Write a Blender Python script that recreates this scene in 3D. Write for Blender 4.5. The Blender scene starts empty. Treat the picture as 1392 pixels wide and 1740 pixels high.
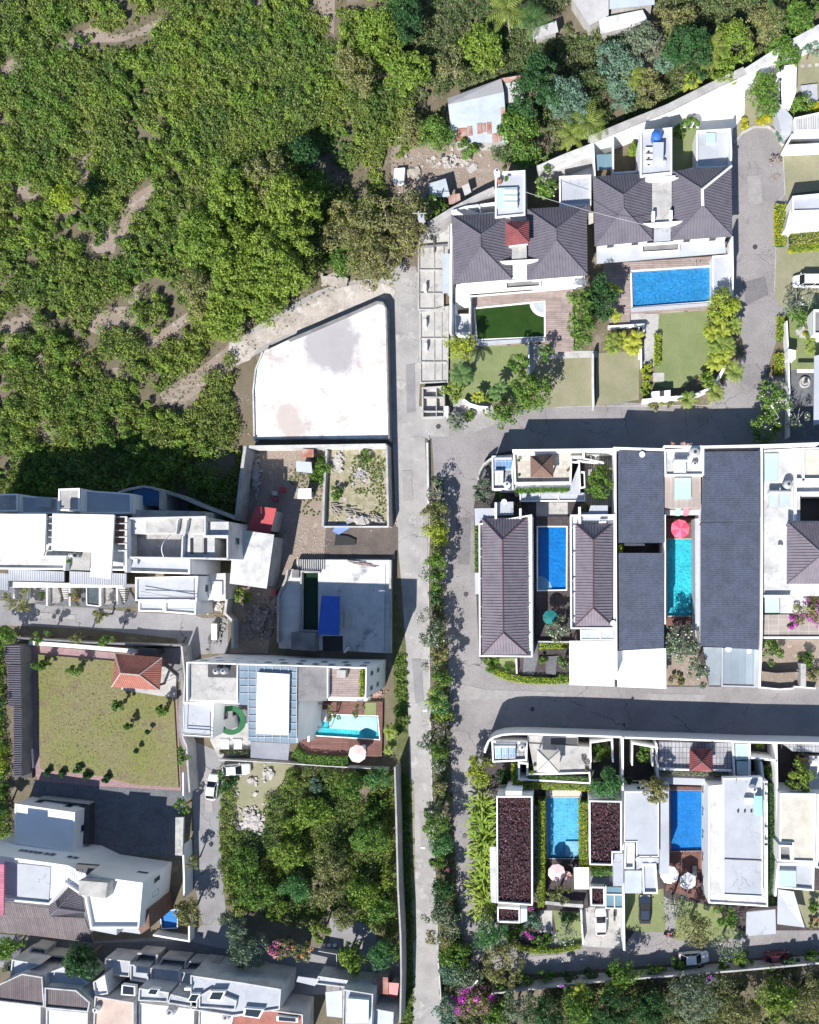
import bpy, bmesh, math, random
import numpy as np
from mathutils import Vector
from mathutils.geometry import tessellate_polygon

SC = bpy.context.scene
COL = SC.collection
# ---------------------------------------------------------------- camera, sky, sun, exposure
MPP = 0.09            # metres on the ground for one photograph pixel
CAMH = 118.0          # flying height of the drone
NX, NY = 955.0, 985.0 # the point straight below the drone, in photograph pixels
cam = bpy.data.cameras.new('drone_camera')
cam.sensor_fit = 'VERTICAL'
cam.sensor_height = 24.0
cam.lens = 24.0 * CAMH / (1740 * MPP)
cam.shift_x = (696 - NX) / 1740.0
cam.shift_y = (NY - 870) / 1740.0
cam.clip_start = 0.5
cam.clip_end = 3000
camo = bpy.data.objects.new('drone_camera', cam)
camo.location = ((NX - 696) * MPP, -(NY - 870) * MPP, CAMH)
COL.objects.link(camo)
SC.camera = camo

SUNV = Vector((-0.38, -1.0, 1.0)).normalized()     # towards the sun
sl = bpy.data.lights.new('sun', 'SUN')
sl.energy = 5.0
sl.angle = math.radians(0.5)
sl.color = (1.0, 0.96, 0.90)
so = bpy.data.objects.new('sun', sl)
so.rotation_euler = SUNV.to_track_quat('Z', 'Y').to_euler()
so.location = (0, -60, 90)
COL.objects.link(so)

wd = bpy.data.worlds.new('World')
SC.world = wd
wd.use_nodes = True
wn = wd.node_tree
for n in list(wn.nodes):
    wn.nodes.remove(n)
sky = wn.nodes.new('ShaderNodeTexSky')
sky.sky_type = 'NISHITA'
sky.sun_disc = False
sky.sun_elevation = math.asin(SUNV.z)
sky.sun_rotation = math.atan2(SUNV.x, SUNV.y)
sky.air_density = 1.0
sky.dust_density = 0.2
sky.ozone_density = 3.0
bg = wn.nodes.new('ShaderNodeBackground')
bg.inputs['Strength'].default_value = 0.084
wo = wn.nodes.new('ShaderNodeOutputWorld')
wn.links.new(sky.outputs[0], bg.inputs[0])
wn.links.new(bg.outputs[0], wo.inputs[0])

SC.render.engine = 'CYCLES'
SC.view_settings.view_transform = 'Standard'
SC.view_settings.look = 'None'
SC.view_settings.exposure = 0.66
SC.view_settings.gamma = 1.0
SC.view_settings.use_curve_mapping = False
SC.cycles.max_bounces = 6
SC.cycles.transparent_max_bounces = 12

# ---------------------------------------------------------------- survey frames -> ground
FRAMES = {'full': (0, 0, 1), 'c1': (640, 100, 3.702), 'c2': (1000, 60, 3.551), 'c3': (690, 380, 3.977),
          'c4': (1000, 420, 3.551), 'c5': (780, 740, 3.953), 'c6': (1040, 740, 3.866),
          'c7': (780, 1200, 3.781), 'c8': (1040, 1200, 3.781), 'd1': (0, 800, 3.48), 'd2': (380, 740, 4.094),
          'd3': (0, 1060, 3.663), 'd4': (300, 1080, 3.48), 'd5': (0, 1330, 3.48), 'd6': (340, 1290, 3.663),
          'd7': (680, 740, 3.48), 'd8': (680, 1220, 3.345), 'e1': (0, 0, 3.48), 'e2': (320, 0, 3.48),
          'e3': (0, 400, 3.48), 'e4': (320, 380, 3.48), 'e5': (700, 0, 3.977), 'e6': (1040, 0, 3.955),
          'e7': (740, 1560, 2.135), 'e8': (1250, 200, 3.1)}
CUR = FRAMES['full']
def fr(n):
    global CUR
    CUR = FRAMES[n]
def W(x, y, h=0.0):
    """survey point of something at height h -> its real place on the plan"""
    x = CUR[0] + x / CUR[2]; y = CUR[1] + y / CUR[2]
    k = (CAMH - h) / CAMH
    return Vector(((NX + (x - NX) * k - 696) * MPP, -(NY + (y - NY) * k - 870) * MPP))
def P(pts, h=0.0):
    return [W(x, y, h) for x, y in pts]
def L(d, h=0.0):
    return d / CUR[2] * MPP * (CAMH - h) / CAMH
def rect(x0, y0, x1, y1):
    return [(x0, y0), (x1, y0), (x1, y1), (x0, y1)]

# ---------------------------------------------------------------- materials
MATS = {}
def srgb(r, g, b):
    f = lambda c: (c / 255 / 12.92) if c / 255 <= 0.04045 else ((c / 255 + 0.055) / 1.055) ** 2.4
    return (f(r), f(g), f(b))
def nt(name):
    m = bpy.data.materials.new(name); m.use_nodes = True
    t = m.node_tree
    b = t.nodes['Principled BSDF']
    MATS[name] = m
    return m, t, b
def N(t, typ, **kw):
    n = t.nodes.new(typ)
    for k, v in kw.items():
        setattr(n, k, v)
    return n
def mixc(t, fac, a, b, blend='MIX'):
    n = N(t, 'ShaderNodeMix', data_type='RGBA', blend_type=blend)
    for sock, val in ((0, fac), (6, a), (7, b)):
        if isinstance(val, (tuple, list)):
            n.inputs[sock].default_value = (*val[:3], 1)
        elif isinstance(val, (int, float)):
            n.inputs[sock].default_value = val
        else:
            t.links.new(val, n.inputs[sock])
    return n.outputs[2]
def ramp(t, src, a, b):
    n = N(t, 'ShaderNodeMapRange')
    t.links.new(src, n.inputs[0])
    n.inputs[1].default_value = a; n.inputs[2].default_value = b
    return n.outputs[0]
def noise(t, pos, scale, detail=4, rough=0.6):
    n = N(t, 'ShaderNodeTexNoise')
    n.inputs['Scale'].default_value = scale
    n.inputs['Detail'].default_value = detail
    n.inputs['Roughness'].default_value = rough
    t.links.new(pos, n.inputs['Vector'])
    return n.outputs['Fac']
def mat(name, col, col2=None, s=0.35, amt=0.8, lo=0.42, hi=0.68, fine=0.25, fs=6.0, rough=0.85, bump=0.25, bs=9.0,
        pat=None, pcol=None, metal=0.0, col3=None, s3=1.2):
    """weathered surface: base colour, blotches of a second colour, fine grain, optional joints"""
    if name in MATS:
        return MATS[name]
    m, t, b = nt(name)
    geo = N(t, 'ShaderNodeNewGeometry')
    pos = geo.outputs['Position']
    if col2 is None:
        col2 = tuple(c * 0.72 for c in col)
    f = ramp(t, noise(t, pos, s, 6, 0.65), lo, hi)
    mm = N(t, 'ShaderNodeMath', operation='MULTIPLY'); t.links.new(f, mm.inputs[0]); mm.inputs[1].default_value = amt
    c = mixc(t, mm.outputs[0], col, col2)
    if col3:
        f3 = ramp(t, noise(t, pos, s3, 5, 0.7), 0.55, 0.66)
        c = mixc(t, f3, c, col3)
    if fine:
        g = ramp(t, noise(t, pos, fs, 3, 0.8), 0.25, 0.75)
        lo_, hi_ = 1 - fine, 1 + fine * 0.6
        gr = N(t, 'ShaderNodeMapRange'); t.links.new(g, gr.inputs[0]); gr.inputs[3].default_value = lo_; gr.inputs[4].default_value = hi_
        cc = N(t, 'ShaderNodeCombineColor')
        for i in range(3):
            t.links.new(gr.outputs[0], cc.inputs[i])
        c = mixc(t, 1.0, c, cc.outputs[0], 'MULTIPLY')
    hsrc = noise(t, pos, bs, 3, 0.7)
    if pat:
        kind, w, h, mortar, ang = pat
        mp = N(t, 'ShaderNodeMapping'); mp.inputs['Rotation'].default_value = (0, 0, math.radians(ang))
        t.links.new(pos, mp.inputs[0])
        br = N(t, 'ShaderNodeTexBrick')
        br.offset = 0.5 if kind == 'brick' else 0.0
        if kind == 'planks': br.offset = 0.37
        br.inputs['Scale'].default_value = 1.0
        br.inputs['Brick Width'].default_value = w
        br.inputs['Row Height'].default_value = h
        br.inputs['Mortar Size'].default_value = mortar
        br.inputs['Mortar Smooth'].default_value = 0.1
        br.inputs['Color1'].default_value = (1.12, 1.12, 1.12, 1)
        br.inputs['Color2'].default_value = (0.85, 0.85, 0.85, 1)
        br.inputs['Mortar'].default_value = (*(pcol or (0.5, 0.5, 0.5)), 1)
        t.links.new(mp.outputs[0], br.inputs['Vector'])
        c = mixc(t, 1.0, c, br.outputs['Color'], 'MULTIPLY')
    t.links.new(c, b.inputs['Base Color'])
    b.inputs['Roughness'].default_value = rough
    b.inputs['Metallic'].default_value = metal
    b.inputs['Specular IOR Level'].default_value = 0.25 if rough > 0.6 else 0.5
    if bump:
        bp = N(t, 'ShaderNodeBump'); bp.inputs['Strength'].default_value = bump; bp.inputs['Distance'].default_value = 0.05
        t.links.new(hsrc, bp.inputs['Height']); t.links.new(bp.outputs[0], b.inputs['Normal'])
    return m
def leafmat(name, cols, s=0.25, trans=0.30, rough=0.6):
    """leaves: three pigments spread in patches, every leaf a little different, light passing through"""
    if name in MATS:
        return MATS[name]
    m, t, b = nt(name)
    cols = [(min(.85, c[0] * 1.6), min(.85, c[1] * 1.72), min(.8, c[2] * 2.3)) for c in cols]
    geo = N(t, 'ShaderNodeNewGeometry')
    pos = geo.outputs['Position']; rnd = geo.outputs['Random Per Island']
    f = ramp(t, noise(t, pos, s, 4, 0.6), 0.36, 0.64)
    c = mixc(t, f, cols[0], cols[1])
    f2 = ramp(t, noise(t, pos, 0.032, 4, 0.6), 0.46, 0.60)
    m2 = N(t, 'ShaderNodeMath', operation='MULTIPLY'); t.links.new(f2, m2.inputs[0]); m2.inputs[1].default_value = 0.4 if s < 0.3 else 0.0
    c = mixc(t, m2.outputs[0], c, tuple(q * k for q, k in zip(cols[1], (1.25, 1.08, 1.0))))
    r2 = ramp(t, rnd, 0.62, 0.98)
    c = mixc(t, r2, c, cols[2])
    vr = N(t, 'ShaderNodeMapRange'); t.links.new(rnd, vr.inputs[0]); vr.inputs[3].default_value = 0.7; vr.inputs[4].default_value = 1.25
    wn_ = N(t, 'ShaderNodeTexWhiteNoise', noise_dimensions='1D'); t.links.new(rnd, wn_.inputs['W'])
    t.links.new(wn_.outputs['Value'], vr.inputs[0])
    cc = N(t, 'ShaderNodeCombineColor')
    for i in range(3):
        t.links.new(vr.outputs[0], cc.inputs[i])
    c = mixc(t, 1.0, c, cc.outputs[0], 'MULTIPLY')
    t.links.new(c, b.inputs['Base Color'])
    b.inputs['Roughness'].default_value = rough
    b.inputs['Specular IOR Level'].default_value = 0.25
    tr = N(t, 'ShaderNodeBsdfTranslucent'); t.links.new(c, tr.inputs['Color'])
    mx = N(t, 'ShaderNodeMixShader'); mx.inputs[0].default_value = trans
    t.links.new(b.outputs[0], mx.inputs[1]); t.links.new(tr.outputs[0], mx.inputs[2])
    t.links.new(mx.outputs[0], t.nodes['Material Output'].inputs[0])
    return m
def watermat(name, tint, rip=0.35, opac=0.0, deep=(0, 0.2, 0.4)):
    """clear pool water: reflects by Fresnel, lets light down to the tiles, tinted"""
    if name in MATS:
        return MATS[name]
    m, t, b = nt(name)
    geo = N(t, 'ShaderNodeNewGeometry')
    tr = N(t, 'ShaderNodeBsdfTransparent'); tr.inputs[0].default_value = (*tint, 1)
    gl = N(t, 'ShaderNodeBsdfGlossy'); gl.inputs['Roughness'].default_value = 0.04
    fz = N(t, 'ShaderNodeFresnel'); fz.inputs[0].default_value = 1.33
    bp = N(t, 'ShaderNodeBump'); bp.inputs['Strength'].default_value = rip; bp.inputs['Distance'].default_value = 0.05
    t.links.new(noise(t, geo.outputs['Position'], 2.2, 3, 0.6), bp.inputs['Height'])
    t.links.new(bp.outputs[0], gl.inputs['Normal']); t.links.new(bp.outputs[0], fz.inputs['Normal'])
    df = N(t, 'ShaderNodeBsdfDiffuse'); t.links.new(mixc(t, ramp(t, noise(t, geo.outputs['Position'], 0.5, 5, 0.7), 0.35, 0.7), deep, tuple(q * 1.5 for q in deep)), df.inputs[0])
    m0 = N(t, 'ShaderNodeMixShader'); m0.inputs[0].default_value = opac
    t.links.new(tr.outputs[0], m0.inputs[1]); t.links.new(df.outputs[0], m0.inputs[2])
    mx = N(t, 'ShaderNodeMixShader')
    t.links.new(fz.outputs[0], mx.inputs[0]); t.links.new(m0.outputs[0], mx.inputs[1]); t.links.new(gl.outputs[0], mx.inputs[2])
    t.links.new(mx.outputs[0], t.nodes['Material Output'].inputs[0])
    return m
def glassmat(name, tint, rough=0.08, op=0.5):
    if name in MATS:
        return MATS[name]
    m, t, b = nt(name)
    b.inputs['Base Color'].default_value = (*tint, 1)
    b.inputs['Roughness'].default_value = rough
    b.inputs['Specular IOR Level'].default_value = 0.8
    tr = N(t, 'ShaderNodeBsdfTransparent'); tr.inputs[0].default_value = (0.85, 0.93, 0.95, 1)
    mx = N(t, 'ShaderNodeMixShader'); mx.inputs[0].default_value = op
    t.links.new(tr.outputs[0], mx.inputs[1]); t.links.new(b.outputs[0], mx.inputs[2])
    t.links.new(mx.outputs[0], t.nodes['Material Output'].inputs[0])
    return m
def tiles_wet(name, col, size=0.3, caust_paint=0.3):
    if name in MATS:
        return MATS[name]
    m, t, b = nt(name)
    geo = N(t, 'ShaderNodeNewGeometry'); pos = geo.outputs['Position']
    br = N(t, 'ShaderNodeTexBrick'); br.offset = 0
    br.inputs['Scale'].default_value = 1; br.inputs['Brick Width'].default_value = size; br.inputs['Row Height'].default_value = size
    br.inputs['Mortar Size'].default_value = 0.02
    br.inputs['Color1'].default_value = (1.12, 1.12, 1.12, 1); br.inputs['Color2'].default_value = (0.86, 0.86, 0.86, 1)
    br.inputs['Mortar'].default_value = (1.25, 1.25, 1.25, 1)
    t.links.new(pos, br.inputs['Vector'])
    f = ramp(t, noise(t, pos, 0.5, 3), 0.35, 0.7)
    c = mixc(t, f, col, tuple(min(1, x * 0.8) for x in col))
    g = ramp(t, noise(t, pos, 4.5, 4, 0.8), 0.32, 0.68)  # light and dark water caustics painted into the tile colour
    gr = N(t, 'ShaderNodeMapRange'); t.links.new(g, gr.inputs[0]); gr.inputs[3].default_value = 1 - caust_paint; gr.inputs[4].default_value = 1 + caust_paint
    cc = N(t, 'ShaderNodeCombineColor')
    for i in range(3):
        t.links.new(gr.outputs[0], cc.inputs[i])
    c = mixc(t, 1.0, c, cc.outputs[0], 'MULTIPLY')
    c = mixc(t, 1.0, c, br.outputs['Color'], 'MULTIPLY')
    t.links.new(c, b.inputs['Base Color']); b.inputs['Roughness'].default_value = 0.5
    return m

M_WHITE = mat('white_paint', (0.80, 0.80, 0.80), (0.68, 0.68, 0.66), amt=0.5, fine=0.05, bump=0.05)
M_WORN = mat('worn_white_render', (0.57, 0.57, 0.57), (0.34, 0.34, 0.34), s=0.5, amt=0.8, fine=0.12)
M_PALE = mat('pale_grey_membrane', (0.43, 0.45, 0.49), (0.33, 0.35, 0.39), s=0.25, amt=0.7, fine=0.08)
M_CONC = mat('weathered_concrete', (0.42, 0.41, 0.40), (0.22, 0.21, 0.21), s=0.6, fine=0.25, col3=(0.5, 0.49, 0.47))
M_CONCD = mat('dark_concrete', (0.24, 0.235, 0.24), (0.13, 0.13, 0.14), s=0.5, fine=0.25)
M_CONCL = mat('light_concrete', (0.46, 0.45, 0.435), (0.30, 0.29, 0.285), s=0.4, fine=0.18, col3=(0.3, 0.29, 0.28), s3=0.8)
M_BEIGE = mat('beige_paving', (0.50, 0.46, 0.41), (0.38, 0.34, 0.30), fine=0.12, pat=('grid', 0.6, 0.6, 0.02, 0), pcol=(0.7, 0.7, 0.7))
M_GREYT = mat('grey_tile_paving', (0.36, 0.36, 0.38), (0.27, 0.27, 0.3), fine=0.12, pat=('grid', 0.55, 0.8, 0.05, 0), pcol=(0.45, 0.45, 0.5))
M_ROOF = mat('purple_grey_roof_tile', (0.145, 0.134, 0.162), (0.105, 0.096, 0.118), s=0.8, fine=0.3, fs=14, rough=0.7, bump=0.3)
M_ROOFR = mat('maroon_roof_tile', (0.135, 0.075, 0.085), (0.085, 0.06, 0.07), s=0.8, fine=0.3, fs=14, rough=0.7)
M_ROOFP = mat('lilac_grey_roof_tile', (0.20, 0.175, 0.205), (0.15, 0.128, 0.152), s=0.8, fine=0.3, fs=14, rough=0.7)
M_SLATE = mat('blue_slate', (0.068, 0.080, 0.118), (0.046, 0.054, 0.078), s=0.5, fine=0.35, fs=10, rough=0.75, pat=('brick', 0.36, 0.30, 0.018, 0), pcol=(1.9, 1.9, 1.8))
M_RED = mat('red_roof_tile', (0.25, 0.08, 0.085), (0.17, 0.055, 0.058), s=1.0, fine=0.3, fs=12)
M_PINKR = mat('terracotta_roof_tile', (0.36, 0.15, 0.12), (0.25, 0.10, 0.08), s=1.0, fine=0.3, fs=12)
M_BROWNR = mat('brown_shingle', (0.20, 0.125, 0.10), (0.13, 0.08, 0.065), s=1.2, fine=0.3, fs=12)
M_REDM = mat('red_sheet_metal', (0.42, 0.06, 0.07), (0.33, 0.05, 0.06), fine=0.1, rough=0.5)
M_WOOD = mat('weathered_wood_deck', (0.37, 0.30, 0.28), (0.25, 0.195, 0.185), s=0.7, fine=0.25, pat=('planks', 3.5, 0.3, 0.02, 0), pcol=(0.45, 0.42, 0.42))
M_WOODB = mat('brown_wood_deck', (0.20, 0.105, 0.09), (0.13, 0.07, 0.06), s=0.7, fine=0.25, pat=('planks', 3.0, 0.25, 0.02, 0), pcol=(0.5, 0.45, 0.45))
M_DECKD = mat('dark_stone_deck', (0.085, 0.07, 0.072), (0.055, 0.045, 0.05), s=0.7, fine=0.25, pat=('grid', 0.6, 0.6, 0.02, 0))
M_ASPH = mat('worn_asphalt', (0.295, 0.276, 0.276), (0.195, 0.183, 0.186), s=0.16, fine=0.3, fs=5, col3=(0.26, 0.25, 0.255), s3=0.5, bump=0.4, bs=25)
M_ROADL = mat('dusty_concrete_road', (0.37, 0.355, 0.35), (0.25, 0.24, 0.24), s=0.25, fine=0.22, fs=4, col3=(0.45, 0.435, 0.42), s3=0.35)
M_ROADM = mat('grey_concrete_road', (0.27, 0.265, 0.275), (0.19, 0.185, 0.195), s=0.25, fine=0.22, fs=4)
M_PAVE = mat('dark_block_paving', (0.17, 0.175, 0.19), (0.12, 0.12, 0.135), s=0.4, fine=0.3, pat=('brick', 0.4, 0.2, 0.02, 20), pcol=(0.6, 0.6, 0.6))
M_PINKP = mat('pink_brick_paving', (0.36, 0.235, 0.24), (0.28, 0.19, 0.20), s=0.6, fine=0.25, pat=('brick', 0.3, 0.15, 0.015, 0), pcol=(0.6, 0.6, 0.6))
M_LIME = mat('white_lime_ground', (0.74, 0.72, 0.71), (0.42, 0.36, 0.335), s=0.28, amt=0.85, lo=0.52, hi=0.66, fine=0.14, fs=3, col3=(0.50, 0.48, 0.48), s3=0.6)
M_SOIL = mat('dry_soil', (0.30, 0.245, 0.205), (0.22, 0.165, 0.13), s=0.3, fine=0.35, fs=4, col3=(0.38, 0.33, 0.29), s3=0.6, bump=0.6)
M_SOILD = mat('dark_scrub_soil', (0.17, 0.14, 0.10), (0.10, 0.10, 0.05), s=0.5, fine=0.4, fs=4, col3=(0.24, 0.20, 0.165), s3=0.25)  # soil of a darker brown with greenish blotches
M_LAWN = mat('mown_lawn', (0.215, 0.25, 0.115), (0.155, 0.20, 0.08), s=0.3, fine=0.35, fs=9, col3=(0.23, 0.225, 0.12), s3=0.45, bump=0.6, bs=30)
M_LAWND = mat('dry_lawn', (0.29, 0.275, 0.185), (0.21, 0.22, 0.125), s=0.3, fine=0.35, fs=9, col3=(0.29, 0.25, 0.19), s3=0.4, bump=0.6, bs=30)
M_LAWNY = mat('mossy_lawn', (0.215, 0.20, 0.10), (0.175, 0.205, 0.04), s=0.13, fine=0.5, fs=5, col3=(0.20, 0.155, 0.10), s3=0.5, bump=0.8, bs=18)
M_GLASS = glassmat('tinted_glass', (0.25, 0.40, 0.48))
M_FROST = glassmat('frosted_skylight', (0.50, 0.62, 0.62), rough=0.3, op=0.85)
M_DARKG = mat('dark_window_glass', (0.02, 0.03, 0.04), fine=0, rough=0.12, bump=0)
M_SOLAR = mat('solar_panel', (0.05, 0.12, 0.25), (0.08, 0.2, 0.38), fine=0.1, rough=0.25, bump=0, pat=('grid', 0.5, 1.0, 0.03, 0), pcol=(3, 3, 3))
M_METAL = mat('grey_steel', (0.42, 0.43, 0.45), (0.3, 0.3, 0.32), fine=0.1, rough=0.45, bump=0.05)
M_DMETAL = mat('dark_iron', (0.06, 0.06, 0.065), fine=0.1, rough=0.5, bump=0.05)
M_TANKB = mat('blue_plastic', (0.03, 0.12, 0.42), (0.02, 0.08, 0.3), fine=0.05, rough=0.4, bump=0)
M_BLACK = mat('black_rubber', (0.02, 0.02, 0.022), fine=0.1, rough=0.6, bump=0)
M_TRUNK = mat('bark', (0.17, 0.13, 0.10), (0.10, 0.075, 0.06), s=2, fine=0.3)
M_TRUNKL = mat('pale_bark', (0.42, 0.38, 0.34), (0.28, 0.25, 0.22), s=2, fine=0.3)
M_RUST = mat('rusty_sheet', (0.30, 0.12, 0.085), (0.42, 0.36, 0.33), s=0.8, fine=0.25)
M_ZINC = mat('zinc_sheet', (0.47, 0.46, 0.46), (0.36, 0.35, 0.36), s=0.5, fine=0.12, rough=0.6)
M_ZINCB = mat('bluish_zinc_sheet', (0.42, 0.47, 0.52), (0.34, 0.37, 0.42), s=0.5, fine=0.12, rough=0.6)
M_TARP = mat('blue_tarpaulin', (0.03, 0.12, 0.55), (0.02, 0.09, 0.42), s=0.8, fine=0.1, rough=0.5, bump=0.8, bs=2)
M_RUBBLE = mat('broken_rubble', (0.5, 0.47, 0.445), (0.28, 0.255, 0.24), s=2.0, fine=0.3)
M_TEAL = mat('teal_paint', (0.35, 0.72, 0.66), fine=0.05)
M_CREAM = mat('cream_screed', (0.56, 0.53, 0.46), (0.40, 0.37, 0.33), s=0.5, amt=0.7, fine=0.12)
M_GRAVR = mat('dark_red_leaf_bed', (0.05, 0.03, 0.03), fine=0.3)
M_STONE = mat('grey_stone_cladding', (0.30, 0.29, 0.28), (0.16, 0.15, 0.15), s=2.5, fine=0.35, fs=8)

# ---------------------------------------------------------------- mesh building
def finish(name, me, m, parent, label=None, kind=None):
    o = bpy.data.objects.new(name, me)
    COL.objects.link(o)
    for mm in (m if isinstance(m, (list, tuple)) else [m]):
        me.materials.append(mm)
    if parent is not None:
        o.parent = parent
    if label: o['label'] = label
    if kind: o['kind'] = kind
    return o
def rootloc(parent):
    v = Vector((0, 0, 0))
    while parent is not None:
        v += parent.location; parent = parent.parent
    return v
def area2(p):
    return sum(p[i][0] * p[(i + 1) % len(p)][1] - p[(i + 1) % len(p)][0] * p[i][1] for i in range(len(p))) / 2
def ccw(p):
    return list(p) if area2(p) > 0 else list(reversed(p))
def inset(poly, d):
    poly = ccw(poly); n = len(poly); out = []
    for i in range(n):
        a, b, c = poly[i - 1], poly[i], poly[(i + 1) % n]
        e1 = (b - a).normalized(); e2 = (c - b).normalized()
        n1 = Vector((-e1.y, e1.x)); n2 = Vector((-e2.y, e2.x))
        den = 1 + n1.dot(n2)
        if den < 0.15: den = 0.15
        out.append(b + (n1 + n2) * (d / den))
    return out
class MB:
    def __init__(s):
        s.v = []; s.f = []; s.m = []
    def add(s, vs, fs, mi=0):
        o = len(s.v)
        s.v += [tuple(v) for v in vs]
        for f in fs:
            s.f.append(tuple(o + i for i in f)); s.m.append(mi)
        return s
    def prism(s, poly, z0, z1, holes=(), mi=0, bottom=True):
        """upright block over a plan outline; z1 may be a function of the plan point"""
        poly = ccw(poly)
        zt = z1 if callable(z1) else (lambda p: z1)
        zb = z0 if callable(z0) else (lambda p: z0)
        loops = [poly] + [list(reversed(ccw(h))) for h in holes]
        flat = [p for l in loops for p in l]
        tris = tessellate_polygon([[Vector((p[0], p[1], 0)) for p in l] for l in loops])
        tf = []
        for t in tris:
            a, b, c = (flat[i] for i in t)
            cr = (b[0] - a[0]) * (c[1] - a[1]) - (b[1] - a[1]) * (c[0] - a[0])
            if abs(cr) < 1e-9: continue
            tf.append(t if cr > 0 else (t[0], t[2], t[1]))
        s.add([(p[0], p[1], zt(p)) for p in flat], tf, mi)
        if bottom:
            s.add([(p[0], p[1], zb(p)) for p in flat], [(t[0], t[2], t[1]) for t in tf], mi)
        for l in loops:
            n = len(l)
            vs = [(p[0], p[1], zb(p)) for p in l] + [(p[0], p[1], zt(p)) for p in l]
            s.add(vs, [(i, (i + 1) % n, n + (i + 1) % n, n + i) for i in range(n)], mi)
        return s
    def ring(s, poly, z0, z1, w, mi=0):
        return s.prism(poly, z0, z1, holes=[inset(poly, w)], mi=mi)
    def sheet(s, poly, z, mi=0):
        poly = ccw(poly)
        tris = tessellate_polygon([[Vector((p[0], p[1], 0)) for p in poly]])
        tf = []
        for t in tris:
            a, b, c = (poly[i] for i in t)
            cr = (b[0] - a[0]) * (c[1] - a[1]) - (b[1] - a[1]) * (c[0] - a[0])
            if abs(cr) < 1e-9: continue
            tf.append(t if cr > 0 else (t[0], t[2], t[1]))
        zt = z if callable(z) else (lambda p: z)
        return s.add([(p[0], p[1], zt(p)) for p in poly], tf, mi)
    def box(s, cx, cy, z0, sx, sy, sz, rot=0, mi=0):
        c, n = math.cos(rot), math.sin(rot)
        pts = [Vector((cx + x * c - y * n, cy + x * n + y * c)) for x, y in ((-sx / 2, -sy / 2), (sx / 2, -sy / 2), (sx / 2, sy / 2), (-sx / 2, sy / 2))]
        return s.prism(pts, z0, z0 + sz, mi=mi)
    def line(s, pts, w, z0, z1, mi=0, closed=False):
        """a wall of width w following a line on the plan"""
        if len(pts) > 3 and (pts[0] - pts[-1]).length < 1e-5:
            pts = pts[:-1]; closed = True
        n = len(pts); Lf = []; R = []
        for i in range(n):
            if closed:
                a, c = pts[i - 1], pts[(i + 1) % n]
            else:
                a, c = pts[max(i - 1, 0)], pts[min(i + 1, n - 1)]
            b = pts[i]
            d1 = (b - a).normalized() if (b - a).length > 1e-6 else (c - b).normalized()
            d2 = (c - b).normalized() if (c - b).length > 1e-6 else d1
            n1 = Vector((-d1.y, d1.x)); n2 = Vector((-d2.y, d2.x))
            k = max(0.3, 1 + n1.dot(n2))
            o = (n1 + n2) * (w / 2 / k)
            Lf.append(b + o); R.append(b - o)
        if closed:
            return s.prism(Lf, z0, z1, holes=[R]) if abs(area2(Lf)) > abs(area2(R)) else s.prism(R, z0, z1, holes=[Lf])
        return s.prism(Lf + R[::-1], z0, z1, mi=mi)
    def tube(s, p0, p1, r0, r1=None, n=8, mi=0, caps=True):
        r1 = r0 if r1 is None else r1
        p0 = Vector(p0); p1 = Vector(p1); d = (p1 - p0).normalized()
        a = d.orthogonal().normalized(); b = d.cross(a)
        vs = []
        for p, r in ((p0, r0), (p1, r1)):
            for i in range(n):
                t = 2 * math.pi * i / n
                vs.append(p + (a * math.cos(t) + b * math.sin(t)) * r)
        fs = [(i, (i + 1) % n, n + (i + 1) % n, n + i) for i in range(n)]
        if caps:
            fs += [tuple(range(n - 1, -1, -1)), tuple(range(n, 2 * n))]
        return s.add(vs, fs, mi)
    def lathe(s, cx, cy, prof, n=20, mi=0, a0=0.0):
        vs = []
        for r, z in prof:
            for i in range(n):
                t = a0 + 2 * math.pi * i / n
                vs.append((cx + r * math.cos(t), cy + r * math.sin(t), z))
        fs = []
        for k in range(len(prof) - 1):
            for i in range(n):
                j = (i + 1) % n
                fs.append((k * n + i, k * n + j, (k + 1) * n + j, (k + 1) * n + i))
        fs.append(tuple(range((len(prof) - 1) * n, len(prof) * n)))
        fs.append(tuple(range(n - 1, -1, -1)))
        return s.add(vs, fs, mi)
    def build(s, name, m, parent=None, label=None, kind=None, smooth=False):
        me = bpy.data.meshes.new(name)
        o = rootloc(parent)
        me.from_pydata([(v[0] - o.x, v[1] - o.y, v[2] - o.z) for v in s.v], [], s.f)
        for p, i in zip(me.polygons, s.m):
            p.material_index = i
            p.use_smooth = smooth
        me.update()
        return finish(name, me, m, parent, label, kind)
def tag(o, label, cat, group=None):
    o['label'] = label; o['category'] = cat
    if group: o['group'] = group
    return o
def thing(name, label, cat, loc=(0, 0, 0), group=None, rz=0):
    o = bpy.data.objects.new(name, None)
    COL.objects.link(o)
    o.empty_display_size = 0.5
    o.location = loc if len(loc) == 3 else (loc[0], loc[1], 0)
    o.rotation_euler = (0, 0, rz)
    return tag(o, label, cat, group)
def structure(name, mb, m):
    return mb.build(name, m, None, kind='structure')
def cen(pts):
    return sum(pts, Vector((0, 0))) / len(pts)
def copy_tree(o, parent=None):
    c = o.copy(); COL.objects.link(c); c.parent = parent
    for ch in [x for x in list(o.children)]:
        copy_tree(ch, c)
    return c
rng = np.random.default_rng(7)
random.seed(7)
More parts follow.
